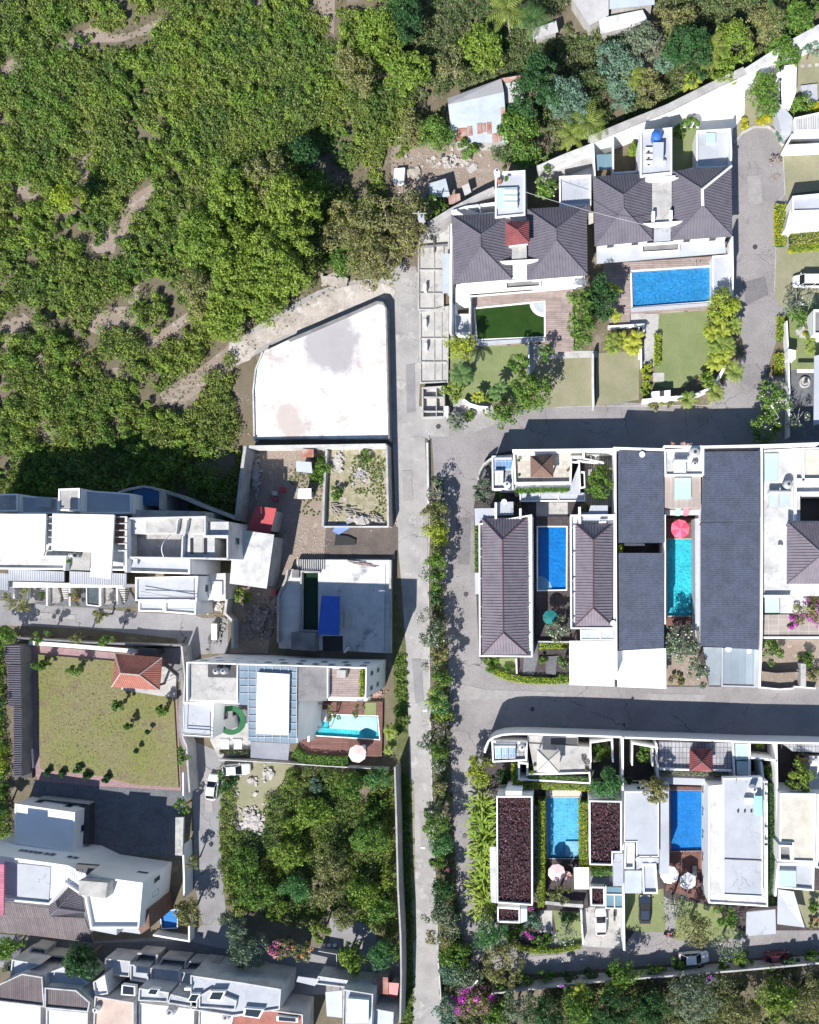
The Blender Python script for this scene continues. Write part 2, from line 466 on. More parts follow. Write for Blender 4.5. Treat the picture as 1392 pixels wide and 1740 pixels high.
def quads_mesh(name, V, m, parent=None, kind=None, matidx=None, smooth=False):
    """V: (n,4,3) leaf quads -> one mesh"""
    n = len(V)
    me = bpy.data.meshes.new(name)
    me.vertices.add(n * 4); me.vertices.foreach_set('co', V.reshape(-1).astype(np.float32))
    me.loops.add(n * 4); me.loops.foreach_set('vertex_index', np.arange(n * 4, dtype=np.int32))
    me.polygons.add(n)
    me.polygons.foreach_set('loop_start', np.arange(0, n * 4, 4, dtype=np.int32))
    me.polygons.foreach_set('loop_total', np.full(n, 4, dtype=np.int32))
    if matidx is not None:
        me.polygons.foreach_set('material_index', matidx.astype(np.int32))
    me.update(calc_edges=True)
    return finish(name, me, m, parent, None, kind)
def leafquads(C, Nn, size, aspect=0.55, jitter=0.7):
    """leaf blades at points C facing roughly along Nn"""
    n = len(C)
    Nn = Nn + rng.normal(0, jitter, (n, 3))
    Nn /= np.linalg.norm(Nn, axis=1, keepdims=True) + 1e-9
    Nn[Nn[:, 2] < -0.2, 2] *= -1
    R = rng.normal(0, 1, (n, 3))
    T = np.cross(Nn, R); T /= np.linalg.norm(T, axis=1, keepdims=True) + 1e-9
    B = np.cross(Nn, T)
    s = (size * rng.uniform(0.6, 1.3, n))[:, None]
    w = s * aspect
    tip = -Nn * s * 0.18
    return np.stack([C - T * s + tip, C - B * w, C + T * s + tip, C + B * w], axis=1)

def add_stain(m, cx, cy, rx, ry, col, rot=0.0):
    """a spill with a ragged outline at a fixed place on the ground"""
    t = m.node_tree; b = t.nodes['Principled BSDF']
    src = b.inputs['Base Color'].links[0].from_socket
    geo = N(t, 'ShaderNodeNewGeometry')
    mp = N(t, 'ShaderNodeMapping', vector_type='TEXTURE'); mp.inputs['Location'].default_value = (cx, cy, 0)
    mp.inputs['Rotation'].default_value = (0, 0, rot); mp.inputs['Scale'].default_value = (rx, ry, 400)
    t.links.new(geo.outputs['Position'], mp.inputs[0])
    ln = N(t, 'ShaderNodeVectorMath', operation='LENGTH'); t.links.new(mp.outputs[0], ln.inputs[0])
    ad = N(t, 'ShaderNodeMath', operation='ADD'); t.links.new(ln.outputs['Value'], ad.inputs[0]); t.links.new(noise(t, geo.outputs['Position'], 0.45, 6, 0.7), ad.inputs[1])
    f = N(t, 'ShaderNodeMapRange'); t.links.new(ad.outputs[0], f.inputs[0])
    f.inputs[1].default_value = 1.62; f.inputs[2].default_value = 1.28; f.inputs[3].default_value = 0; f.inputs[4].default_value = 0.9
    t.links.new(mixc(t, f.outputs[0], src, col), b.inputs['Base Color'])

def add_cracks(m, scale, wid, dark, warp=0.6):
    """meandering cracks and sealed joints in a road surface"""
    t = m.node_tree; b = t.nodes['Principled BSDF']
    src = b.inputs['Base Color'].links[0].from_socket
    geo = N(t, 'ShaderNodeNewGeometry')
    nz = N(t, 'ShaderNodeTexNoise'); nz.inputs['Scale'].default_value = 0.9; nz.inputs['Detail'].default_value = 4
    t.links.new(geo.outputs['Position'], nz.inputs['Vector'])
    mx = N(t, 'ShaderNodeMix', data_type='VECTOR'); mx.inputs[0].default_value = warp
    ad = N(t, 'ShaderNodeVectorMath', operation='MULTIPLY_ADD'); ad.inputs[1].default_value = (2.2, 2.2, 0); t.links.new(nz.outputs['Color'], ad.inputs[0]); t.links.new(geo.outputs['Position'], ad.inputs[2])
    vo = N(t, 'ShaderNodeTexVoronoi', feature='DISTANCE_TO_EDGE'); vo.inputs['Scale'].default_value = scale
    t.links.new(ad.outputs[0], vo.inputs['Vector'])
    f = N(t, 'ShaderNodeMapRange'); t.links.new(vo.outputs['Distance'], f.inputs[0])
    f.inputs[1].default_value = wid * scale; f.inputs[2].default_value = wid * scale * 0.4; f.inputs[3].default_value = 0; f.inputs[4].default_value = 1
    k = ramp(t, noise(t, geo.outputs['Position'], 0.12, 3), 0.42, 0.6)
    mm = N(t, 'ShaderNodeMath', operation='MULTIPLY'); t.links.new(f.outputs[0], mm.inputs[0]); t.links.new(k, mm.inputs[1])
    t.links.new(mixc(t, mm.outputs[0], src, dark), b.inputs['Base Color'])
for _m in (M_ASPH, M_ROADM): add_cracks(_m, 0.12, 0.055, (0.085, 0.08, 0.085))
add_cracks(M_ROADL, 0.14, 0.055, (0.17, 0.165, 0.16))
for _m in (M_WORN, M_PALE, M_CONCL): add_cracks(_m, 0.3, 0.03, (0.26, 0.26, 0.27))
# ---------------------------------------------------------------- plants
LM = {
 'tuft': leafmat('lawn_tufts', [(0.10, 0.09, 0.032), (0.10, 0.115, 0.018), (0.15, 0.13, 0.065)], s=0.2),
 'scrub': leafmat('scrub_leaves', [(0.048, 0.10, 0.018), (0.125, 0.165, 0.022), (0.20, 0.195, 0.055)], s=0.13),
 'scrubd': leafmat('lush_scrub_leaves', [(0.045, 0.10, 0.014), (0.10, 0.165, 0.02), (0.15, 0.19, 0.035)], s=0.12),
 'wild': leafmat('wild_leaves', [(0.05, 0.09, 0.02), (0.10, 0.125, 0.035), (0.17, 0.15, 0.07)], s=0.14),
 'broad': leafmat('broad_leaves', [(0.045, 0.10, 0.014), (0.085, 0.15, 0.018), (0.14, 0.19, 0.03)]),
 'light': leafmat('light_green_leaves', [(0.10, 0.16, 0.018), (0.14, 0.19, 0.022), (0.19, 0.22, 0.04)]),
 'dark': leafmat('dark_green_leaves', [(0.022, 0.06, 0.016), (0.035, 0.085, 0.02), (0.06, 0.11, 0.03)]),
 'grass': leafmat('fresh_green_leaves', [(0.055, 0.115, 0.018), (0.09, 0.16, 0.022), (0.15, 0.20, 0.035)]),
 'lime': leafmat('lime_leaves', [(0.15, 0.20, 0.016), (0.20, 0.24, 0.02), (0.28, 0.28, 0.03)]),
 'gold': leafmat('golden_leaves', [(0.27, 0.25, 0.012), (0.34, 0.30, 0.015), (0.20, 0.22, 0.02)]),
 'olive': leafmat('olive_leaves', [(0.115, 0.13, 0.032), (0.165, 0.155, 0.04), (0.20, 0.17, 0.08)]),
 'grey': leafmat('grey_green_leaves', [(0.085, 0.125, 0.05), (0.12, 0.15, 0.07), (0.17, 0.18, 0.11)]),
 'silver': leafmat('blue_green_leaves', [(0.075, 0.13, 0.065), (0.11, 0.17, 0.09), (0.14, 0.19, 0.11)]),
 'dry': leafmat('dry_twigs', [(0.17, 0.14, 0.10), (0.24, 0.20, 0.15), (0.12, 0.12, 0.06)]),
 'feather': leafmat('feathery_leaves', [(0.045, 0.12, 0.03), (0.07, 0.16, 0.04), (0.10, 0.19, 0.05)]),
 'palm': leafmat('palm_fronds', [(0.10, 0.15, 0.02), (0.16, 0.19, 0.025), (0.20, 0.19, 0.05)]),
 'palmd': leafmat('dark_palm_fronds', [(0.045, 0.10, 0.02), (0.07, 0.13, 0.03), (0.12, 0.15, 0.04)]),
 'palmy': leafmat('yellow_palm_fronds', [(0.21, 0.23, 0.02), (0.26, 0.26, 0.03), (0.13, 0.17, 0.02)]),
 'banana': leafmat('broad_lance_leaves', [(0.15, 0.21, 0.02), (0.21, 0.25, 0.03), (0.08, 0.14, 0.02)]),
 'redleaf': leafmat('dark_red_leaves', [(0.065, 0.022, 0.022), (0.04, 0.018, 0.02), (0.17, 0.09, 0.085)], s=0.6),
 'magenta': leafmat('magenta_flowers', [(0.50, 0.05, 0.32), (0.60, 0.08, 0.42), (0.40, 0.03, 0.28)]),
 'pink': leafmat('pink_flowers', [(0.62, 0.13, 0.22), (0.55, 0.09, 0.2), (0.66, 0.25, 0.25)]),
 'purple': leafmat('purple_flowers', [(0.35, 0.06, 0.42), (0.45, 0.12, 0.5), (0.3, 0.05, 0.38)]),
 'orange': leafmat('orange_flowers', [(0.50, 0.24, 0.08), (0.45, 0.2, 0.08), (0.5, 0.3, 0.12)]),
 'white': leafmat('white_flowers', [(0.75, 0.74, 0.60), (0.78, 0.76, 0.66), (0.7, 0.66, 0.4)], trans=0.2),
}
# kind: leaf material, flower material, flower share, leaf half length, puffs per m2, leaves per puff, puff radius share, bark
KIND = {
 'broad': ('broad', None, 0, 0.19, 1.5, 60, 0.26, 'd'), 'light': ('light', None, 0, 0.19, 1.6, 60, 0.24, 'd'),
 'dark': ('dark', None, 0, 0.17, 1.6, 70, 0.28, 'd'), 'grass': ('grass', None, 0, 0.16, 1.8, 60, 0.26, 'd'),
 'lime': ('lime', None, 0, 0.16, 2.0, 60, 0.30, 'd'), 'gold': ('gold', None, 0, 0.14, 2.5, 60, 0.3, 'd'),
 'olive': ('olive', None, 0, 0.17, 1.3, 52, 0.24, 'd'), 'grey': ('grey', None, 0, 0.17, 1.4, 50, 0.25, 'l'),
 'frangipani': ('grey', 'white', 0.055, 0.19, 1.3, 46, 0.22, 'l'), 'frangigreen': ('broad', 'white', 0.05, 0.2, 1.5, 52, 0.22, 'l'),
 'silver': ('silver', None, 0, 0.17, 1.6, 60, 0.28, 'd'), 'dry': ('dry', None, 0, 0.16, 1.0, 34, 0.3, 'l'),
 'feather': ('feather', None, 0, 0.14, 2.2, 70, 0.3, 'd'), 'wild': ('wild', None, 0, 0.18, 1.4, 55, 0.26, 'd'),
 'magenta': ('olive', 'magenta', 0.34, 0.18, 1.6, 55, 0.26, 'd'), 'pinkf': ('olive', 'pink', 0.22, 0.17, 1.6, 55, 0.26, 'd'),
 'purplef': ('grey', 'purple', 0.45, 0.16, 1.6, 55, 0.26, 'd'), 'orangef': ('olive', 'orange', 0.22, 0.17, 1.6, 55, 0.26, 'd'),
 'sparse': ('grey', 'white', 0.05, 0.15, 0.75, 34, 0.26, 'l'), 'sparseg': ('olive', None, 0, 0.17, 0.8, 40, 0.22, 'l'),
 'redf': ('dark', 'pink', 0.3, 0.16, 1.8, 55, 0.3, 'd'),
}
def crown_quads(R, H, z0, kind, dens=1.0, ry=None):
    lm, fm, share, leaf, ppm, per, pr, bark = KIND[kind]
    ry = ry or R
    npf = max(7, int(math.pi * R * ry * ppm * dens))
    ph = rng.uniform(0, 6.28, 4); am = rng.uniform(0.05, 0.16, 4)
    th = rng.uniform(0, 2 * math.pi, npf)
    u = np.sqrt(rng.uniform(0.0, 1, npf))
    lob = 1 + sum(am[i] * np.cos((i + 2) * th + ph[i]) for i in range(4))
    rad = u * lob
    zz = np.sqrt(np.clip(1 - (u * 0.92) ** 2, 0.03, 1)) * rng.uniform(0.72, 1.1, npf)
    low = rng.random(npf) < 0.22
    zz[low] *= rng.uniform(0.15, 0.6, low.sum())
    C = np.stack([rad * np.cos(th) * R * 0.86, rad * np.sin(th) * ry * 0.86, z0 + zz * H], 1)
    pR = np.minimum(min(R, ry) * pr, 0.62) * rng.uniform(0.6, 1.3, npf) + 0.1
    d = rng.normal(0, 1, (npf * per, 3)); d[:, 2] = np.abs(d[:, 2]) * 0.9 - 0.25
    d /= np.linalg.norm(d, axis=1, keepdims=True)
    rr = rng.uniform(0.55, 1.08, npf * per)[:, None]
    CC = np.repeat(C, per, 0) + d * np.repeat(pR, per)[:, None] * rr * np.array([1, 1, 0.8])
    CC[:, 2] = np.maximum(CC[:, 2], 0.12)
    V = leafquads(CC, d, leaf)
    mi = None; ms = [LM[lm]]
    if fm:
        ms.append(LM[fm])
        mi = np.zeros(len(V), int)
        if share > 0.2:
            hot = rng.random(npf) < share * (0.45 + 1.1 * u)
            pf = np.where(hot, 0.75, 0.06)
            mi[rng.random(len(V)) < np.repeat(pf, per)] = 1
        else:
            top = (rr[:, 0] > 0.8) & (d[:, 2] > 0.1) & (rng.random(len(V)) < share * 2.2)
            mi[top] = 1
            c = V[top].mean(1, keepdims=True); V[top] = c + (V[top] - c) * 0.8
    return V, ms, mi, bark
def tree(label, x, y, r, h, kind='broad', group=None, name='broadleaf_tree', cat='tree', ry=None, rot=0, dens=1.0, stem=None):
    """x, y, r: crown centre and radius as surveyed; h: height of the tree in metres"""
    hc = h * 0.72
    p = W(x, y, hc); R = L(r, hc); RY = L(ry, hc) if ry else None
    t = thing(name, label, cat, (p.x, p.y, 0), group)
    z0 = max(0.25, h - min(R, RY or R) * 0.95) if stem is None else stem
    if h - z0 > 0.75 * h and stem is None: z0 = 0.3 * h
    V, ms, mi, bark = crown_quads(R, h - z0 - 0.1, z0, kind, dens, RY)
    if rot:
        c, s_ = math.cos(rot), math.sin(rot)
        X = V[..., 0] * c - V[..., 1] * s_; Y = V[..., 0] * s_ + V[..., 1] * c
        V[..., 0] = X; V[..., 1] = Y
    quads_mesh('crown', V, ms, t, matidx=mi)
    mb = MB()
    tr = max(0.05, 0.028 * h + 0.01 * R)
    top = z0 + (h - z0) * 0.35
    lx, ly = random.uniform(-.1, .1) * R, random.uniform(-.1, .1) * R
    mb.tube((p.x, p.y, 0), (p.x + lx, p.y + ly, top), tr * 1.3, tr * 0.75, 8)
    for i in range(5):
        a = 2 * math.pi * i / 5 + random.random()
        q = (p.x + lx + math.cos(a) * R * 0.6, p.y + ly + math.sin(a) * (RY or R) * 0.6, z0 + (h - z0) * random.uniform(0.45, 0.75))
        mb.tube((p.x + lx * 0.8, p.y + ly * 0.8, top * 0.82), q, tr * 0.55, tr * 0.15, 6)
    mb.build('trunk', M_TRUNKL if bark == 'l' else M_TRUNK, t)
    return t
def shrub(label, x, y, r, h=1.0, kind='broad', group=None, ry=None, name='shrub', cat='shrub', dens=1.5, rot=0):
    return tree(label, x, y, r, h, kind, group, name, cat, ry=ry, dens=dens, stem=0.1, rot=rot)
def frond_quads(base, ang, elev, length, nleaf, lw, droop, leaflen):
    """one pinnate frond"""
    Q = []
    pts = []
    p = np.array(base, float); d0 = elev
    seg = length / nleaf
    for i in range(nleaf + 1):
        pts.append(p.copy())
        e = d0 - droop * (i / nleaf) ** 1.3
        p = p + seg * np.array([math.cos(ang) * math.cos(e), math.sin(ang) * math.cos(e), math.sin(e)])
    side = np.array([-math.sin(ang), math.cos(ang), 0])
    for i in range(1, nleaf + 1):
        a, b = pts[i - 1], pts[i]
        f = (b - a) / np.linalg.norm(b - a)
        t = i / nleaf
        ll = leaflen * (math.sin(math.pi * (0.12 + 0.84 * t)) ** 0.7)
        for sg in (-1, 1):
            dr = side * sg * 0.8 + f * 0.62 + np.array([0, 0, -0.28 + random.uniform(-.1, .1)])
            dr /= np.linalg.norm(dr)
            wv = f * lw
            tip = a + dr * ll
            mid = a + dr * ll * 0.45
            Q.append([a, mid + wv, tip, mid - wv])
    for i in range(nleaf):
        a, b = pts[i], pts[i + 1]
        w_ = side * 0.035
        Q.append([a - w_, b - w_, b + w_, a + w_])
    return Q
def palm(label, x, y, r, h, kind='palm', group=None, n=15, name='palm_tree', stems=1, lw=0.085, trunk=True, nleaf=13, cat='palm'):
    p = W(x, y, h); R = L(r, h)
    t = thing(name, label, cat, (p.x, p.y, 0), group)
    Q = []; mb = MB()
    for s_ in range(stems):
        if stems == 1: ox = oy = 0; hh = h
        else:
            a = random.uniform(0, 6.28); q = R * 0.5 * math.sqrt(random.random()); ox, oy = q * math.cos(a), q * math.sin(a); hh = h * random.uniform(0.7, 1.0)
        fl = R * (1.08 if stems == 1 else 0.68)
        base = (ox, oy, hh - 0.35)
        for i in range(n):
            a = 2 * math.pi * (i + random.uniform(-.3, .3)) / n
            el = random.choice([0.35, 0.7, 1.0, 0.15]) + random.uniform(-.1, .1)
            Q += frond_quads(base, a, el, fl * random.uniform(0.85, 1.2), nleaf, lw, 1.3 + el * 0.5, fl * 0.30)
        if trunk:
            mb.tube((p.x + ox * 0.5, p.y + oy * 0.5, 0), (p.x + ox, p.y + oy, hh - 0.3), 0.13 if stems == 1 else 0.05, 0.09 if stems == 1 else 0.04, 8)
    quads_mesh('crown', np.array(Q), LM[kind], t)
    if trunk: mb.build('trunk', M_TRUNKL, t)
    return t
def banana_clump(label, x, y, r, h, kind='banana', group=None, n=14, name='broad_leaved_plant', cat='plant', ll=1.0):
    p = W(x, y, h * 0.7); R = L(r, h * 0.7)
    Q = []
    for i in range(n):
        a = random.uniform(0, 6.28); q = R * 0.55 * math.sqrt(random.random())
        b = np.array([q * math.cos(a), q * math.sin(a), 0.05])
        da = random.uniform(0, 6.28); el = random.uniform(0.7, 1.25)
        ln = h * random.uniform(0.8, 1.15)
        mid = b + ln * 0.75 * np.array([math.cos(da) * math.cos(el), math.sin(da) * math.cos(el), math.sin(el)])
        e2 = el - 1.0
        tip = mid + ln * 0.65 * np.array([math.cos(da) * math.cos(e2), math.sin(da) * math.cos(e2), math.sin(e2)])
        sd = np.array([-math.sin(da), math.cos(da), 0]) * 0.16 * ll
        c = (mid + tip) / 2 + np.array([0, 0, 0.10])
        m2 = mid * 0.9 + b * 0.1
        Q.append([m2 - sd * .25, c - sd * 1.0, c, mid]); Q.append([mid, c, c + sd * 1.0, m2 + sd * .25])
        Q.append([c - sd * 1.0, tip, tip, c]); Q.append([c, tip, tip, c + sd * 1.0])
        Q.append([b - sd * .2, m2 - sd * .15, m2 + sd * .15, b + sd * .2])
    t = quads_mesh(name, np.array(Q), LM[kind])
    t.location = (p.x, p.y, 0)
    return tag(t, label, cat, group)
def hedge(label, pts, w, h, kind='lime', group=None, name='hedge', z0=0.0, flowers=None, fs=0.1, cat='hedge', dens=1.0):
    """clipped hedge of leaves round a twiggy core along a line of survey points"""
    pp = P(pts, z0 + h); LL = []
    ww = L(w, h + z0)
    mb = MB()
    mb.line(pp, ww * 0.72, z0, z0 + h * 0.82)
    base = KIND[kind][0] if kind in KIND else kind
    Cs = []; Ns = []
    for a, b in zip(pp[:-1], pp[1:]):
        d = b - a; ln = d.length; u = d / ln; nn = Vector((-u.y, u.x))
        n = int((ln * (ww + 2 * h)) * 75 * dens)
        for _ in range(n):
            t = random.uniform(-0.05, ln + 0.05)
            per = random.uniform(-h - ww / 2, h + ww / 2)
            j = random.gauss(0, 0.05) + 0.05 * math.sin(t * 4.1 + a.x) + 0.04 * math.sin(t * 9.3)
            if abs(per) < ww / 2:
                o, z, nv = per, h + j, (0, 0, 1)
            else:
                o = (ww / 2 + j) * (1 if per > 0 else -1); z = h - (abs(per) - ww / 2); nv = (nn.x * (1 if per > 0 else -1), nn.y * (1 if per > 0 else -1), 0.3)
            q = a + u * t + nn * o
            Cs.append((q.x, q.y, z0 + z)); Ns.append(nv)
    C = np.array(Cs); V = leafquads(C, np.array(Ns), 0.12, 0.6, 0.8)
    o = V.reshape(-1, 3)
    nl = len(V)
    me = bpy.data.meshes.new(name)
    vs = [tuple(v) for v in o] + mb.v
    fs_ = [tuple(range(i * 4, i * 4 + 4)) for i in range(nl)] + [tuple(i + nl * 4 for i in f) for f in mb.f]
    loc = Vector((pp[0].x, pp[0].y, 0))
    me.from_pydata([(v[0] - loc.x, v[1] - loc.y, v[2]) for v in vs], [], fs_)
    ms = [LM[base], LM['dark']] + ([LM[flowers]] if flowers else [])
    for i, p_ in enumerate(me.polygons):
        if i >= nl: p_.material_index = 1
        elif flowers and random.random() < fs: p_.material_index = 2
    me.update()
    ob = finish(name, me, ms, None)
    ob.location = loc
    return tag(ob, label, cat, group)
def inpoly(X, Y, poly):
    r = np.zeros(len(X), bool); n = len(poly)
    for i in range(n):
        x1, y1 = poly[i][0], poly[i][1]; x2, y2 = poly[(i + 1) % n][0], poly[(i + 1) % n][1]
        if y1 == y2: continue
        c = ((y1 > Y) != (y2 > Y)) & (X < (x2 - x1) * (Y - y1) / (y2 - y1) + x1)
        r ^= c
    return r
def nearline(X, Y, pts, w):
    r = np.zeros(len(X), bool)
    for a, b in zip(pts[:-1], pts[1:]):
        d = b - a; l2 = d.length_squared
        t = np.clip(((X - a.x) * d.x + (Y - a.y) * d.y) / l2, 0, 1)
        r |= (X - a.x - t * d.x) ** 2 + (Y - a.y - t * d.y) ** 2 < w * w
    return r
def vnoise(X, Y, sc, seed):
    """smooth value noise 0..1"""
    g = np.random.default_rng(seed).random((256, 256))
    x = X / sc + 1000.3; y = Y / sc + 1000.7
    i = np.floor(x).astype(int); j = np.floor(y).astype(int); fx = x - i; fy = y - j
    fx = fx * fx * (3 - 2 * fx); fy = fy * fy * (3 - 2 * fy)
    i %= 256; j %= 256; i1 = (i + 1) % 256; j1 = (j + 1) % 256
    return (g[i, j] * (1 - fx) + g[i1, j] * fx) * (1 - fy) + (g[i, j1] * (1 - fx) + g[i1, j1] * fx) * fy
def scrub(name, label, region, hrange, rrange, spacing, per, mt, holes=(), ragged=(), lines=(), thin=0.28, leaf=0.17, seed=1, cat='scrub', flowers=None, fshare=0.0, hsc=7.0):
    """a mass of wild bushes: region, holes: plan outlines; lines: (plan line, half width)"""
    xs = [p[0] for p in region]; ys = [p[1] for p in region]
    g = np.random.default_rng(seed)
    x = np.arange(min(xs), max(xs), spacing); y = np.arange(min(ys), max(ys), spacing)
    X, Y = np.meshgrid(x, y); X = X.ravel() + g.uniform(-.5, .5, X.size) * spacing; Y = Y.ravel() + g.uniform(-.5, .5, Y.size) * spacing
    k = inpoly(X, Y, region)
    for h in holes: k &= ~inpoly(X, Y, h)
    wx = X + (vnoise(X, Y, 1.7, seed + 20) - .5) * 3.2; wy = Y + (vnoise(X, Y, 1.9, seed + 21) - .5) * 3.2
    for h in ragged: k &= ~(inpoly(wx, wy, h) & (g.random(len(X)) > 0.04))
    for l, w in lines: k &= ~nearline(wx, wy, l, w)
    nz = 0.6 * vnoise(X, Y, 5.5, seed + 5) + 0.4 * vnoise(X, Y, 2.2, seed + 6)
    k &= nz > thin
    X, Y, nz = X[k], Y[k], nz[k]
    n = len(X)
    hb = vnoise(X, Y, hsc, seed + 9)
    Hh = hrange[0] + (hrange[1] - hrange[0]) * (0.45 * hb + 0.55 * g.random(n) ** 1.8 + 0.35 * (vnoise(X, Y, 1.6, seed + 30) - .4)) * np.clip((nz - thin) * 6, 0.35, 1)
    Rr = g.uniform(rrange[0], rrange[1], n) * np.clip((nz - thin) * 6, 0.5, 1)
    N_ = n * per
    d = g.normal(0, 1, (N_, 3)); d[:, 2] = np.abs(d[:, 2]); d /= np.linalg.norm(d, axis=1, keepdims=True)
    rr = g.uniform(0.6, 1.1, N_)[:, None]
    C = np.repeat(np.stack([X, Y, Hh * 0.35], 1), per, 0) + d * rr * np.repeat(np.stack([Rr, Rr, Hh * 0.65], 1), per, 0)
    C[:, 2] = np.maximum(C[:, 2], 0.06)
    V = leafquads(C, d, leaf, 0.5, 0.6)
    mi = None; ms = [LM[mt]]
    if flowers:
        ms.append(LM[flowers]); mi = (g.random(len(V)) < fshare).astype(int)
    o = quads_mesh(name, V, ms, None, kind='stuff', matidx=mi)
    o['label'] = label; o['category'] = cat
    return o

# ---------------------------------------------------------------- buildings
def windows(parent, a, b, z0, z1, n, w=1.1, name='window', glass=None, frame=None):
    """n framed windows along the outside of the wall from a to b (outside on the right hand)"""
    d = (b - a); ln = d.length
    if ln < w + 0.4 or n < 1: return
    u = d / ln; out = Vector((u.y, -u.x)); rot = math.atan2(u.y, u.x)
    for i in range(n):
        c = a + d * ((i + 0.5) / n)
        m = MB(); q = c + out * 0.035
        hh = z1 - z0
        for sx in (-1, 1):
            e = q + u * sx * (w / 2 - 0.04)
            m.box(e.x, e.y, z0, 0.08, 0.07, hh, rot)
        m.box(q.x, q.y, z0 - 0.08, w, 0.07, 0.08, rot); m.box(q.x, q.y, z1, w, 0.07, 0.08, rot)
        f = m.build(name, frame or M_METAL, parent)
        g = MB(); g.box(c.x + out.x * 0.012, c.y + out.y * 0.012, z0, w - 0.16, 0.02, hh, rot)
        g.build('pane', glass or M_DARKG, f)
def auto_windows(root, poly, h, minlen=2.6):
    """windows on walls that look towards the road side of the plot"""
    poly = ccw(poly); n = len(poly); c0 = Vector(((NX - 696) * MPP, -(NY - 870) * MPP))
    for i in range(n):
        a, b = poly[i], poly[(i + 1) % n]; d = b - a
        if d.length < minlen: continue
        out = Vector((d.y, -d.x)).normalized()
        if out.dot(c0 - (a + b) / 2) < 3.0: continue
        st = max(1, int(h / 3.0))
        for s_ in range(st):
            zz = s_ * 3.0 + 0.95
            if zz + 1.2 > h - 0.4: continue
            windows(root, a, b, zz, zz + 1.2, min(5, max(1, int(d.length / 3.2))))
def flat_house(root, poly, h, wm=None, rm=None, pw=0.22, ph=0.45, z0=0.0, win=True, name=('wall', 'flat_roof', 'parapet')):
    """poly: plan outline (already on the ground plan)"""
    wm = wm or M_WHITE; rm = rm or M_PALE
    m = MB(); m.prism(poly, z0, h - ph - 0.12); m.build(name[0], wm, root)
    m = MB(); m.prism(inset(poly, 0.004), h - ph - 0.12, h - ph); m.build(name[1], rm, root)
    if ph > 0.05:
        m = MB(); m.ring(poly, h - ph + 0.003, h, pw); m.build(name[2], wm, root)
    if win: auto_windows(root, poly, h - ph)
def face_ribs(mb, f3, pitch, w=0.13, hgt=0.07):
    p0, p1 = f3[0], f3[1]
    u = (p1 - p0).normalized()
    nrm = Vector((0, 0, 0))
    for i in range(len(f3)):
        nrm += f3[i].cross(f3[(i + 1) % len(f3)])
    nrm.normalize()
    if nrm.z < 0: nrm = -nrm
    v = nrm.cross(u)
    if v.z < 0: v = -v
    uv = [((p - p0).dot(u), (p - p0).dot(v)) for p in f3]
    lo = min(a for a, _ in uv); hi = max(a for a, _ in uv)
    k = lo + pitch / 2
    while k < hi:
        ys = []
        for i in range(len(uv)):
            a, b = uv[i], uv[(i + 1) % len(uv)]
            if (a[0] - k) * (b[0] - k) < 0:
                ys.append(a[1] + (b[1] - a[1]) * (k - a[0]) / (b[0] - a[0]))
        if len(ys) >= 2 and max(ys) - min(ys) > 0.15:
            a, b = min(ys), max(ys)
            A = p0 + u * k + v * a; B = p0 + u * k + v * b
            s_ = u * w / 2; t = nrm * hgt; bs = nrm * 0.004
            vs = [A - s_ + bs, A - s_ * 0.4 + t, A + s_ * 0.4 + t, A + s_ + bs, B - s_ + bs, B - s_ * 0.4 + t, B + s_ * 0.4 + t, B + s_ + bs]
            mb.add(vs, [(0, 4, 5, 1), (1, 5, 6, 2), (2, 6, 7, 3), (0, 1, 2, 3)])
        k += pitch
def hip_roof(root, corners, he, ridge, hr, m, pitch=0.42, capm=None, name='roof', capname='ridge_cap', cap=0.11, rw=0.13, rh=0.07, fm=None):
    """corners NW,NE,SE,SW surveyed at eave height; ridge: one point, or two (north,south) or (west,east)"""
    c = [Vector((*p, he)) for p in P(corners, he)]
    r = [Vector((*p, hr)) for p in P(ridge, hr)]
    if len(r) == 1:
        F = [(0, 1, r), (1, 2, r), (2, 3, r), (3, 0, r)]
        faces = [[c[1], c[0], r[0]], [c[2], c[1], r[0]], [c[3], c[2], r[0]], [c[0], c[3], r[0]]]
        hips = [(c[i], r[0]) for i in range(4)]
    else:
        d = r[1] - r[0]
        if abs(d.y) > abs(d.x):
            a, b = r
            faces = [[c[1], c[0], a], [c[2], c[1], a, b], [c[3], c[2], b], [c[0], c[3], b, a]]
            hips = [(c[0], a), (c[1], a), (c[2], b), (c[3], b), (a, b)]
        else:
            a, b = r
            faces = [[c[1], c[0], a, b], [c[2], c[1], b], [c[3], c[2], b, a], [c[0], c[3], a]]
            hips = [(c[0], a), (c[1], b), (c[2], b), (c[3], a), (a, b)]
    mb = MB()
    for f in faces:
        # two triangles where a face is not flat
        mb.add(f, [tuple(range(len(f)))[::-1]] if len(f) == 3 else [(2, 1, 0), (3, 2, 0)])
        if pitch: face_ribs(mb, f, pitch, rw, rh)
    th = 0.16
    lo = [v - Vector((0, 0, th)) for v in c]
    mb.add(c + lo, [(0, 1, 5, 4), (1, 2, 6, 5), (2, 3, 7, 6), (3, 0, 4, 7), (4, 5, 6, 7)])
    ro = mb.build(name, m, root)
    if cap:
        q = MB()
        for a, b in hips:
            e = Vector((0, 0, 0.05))
            q.tube(a + e, b + e, cap, cap, 6)
        q.build(capname, capm or m, ro)
    return ro
def mono_roof(root, corners, hs, m, th=0.18, name='roof'):
    """single pitch slab: corners NW,NE,SE,SW at heights hs"""
    c = [Vector((*P([p], h)[0], h)) for p, h in zip(corners, hs)]
    lo = [v - Vector((0, 0, th)) for v in c]
    mb = MB(); mb.add(c + lo, [(3, 2, 1), (3, 1, 0), (0, 1, 5, 4), (1, 2, 6, 5), (2, 3, 7, 6), (3, 0, 4, 7), (4, 5, 6, 7)])
    return mb.build(name, m, root)
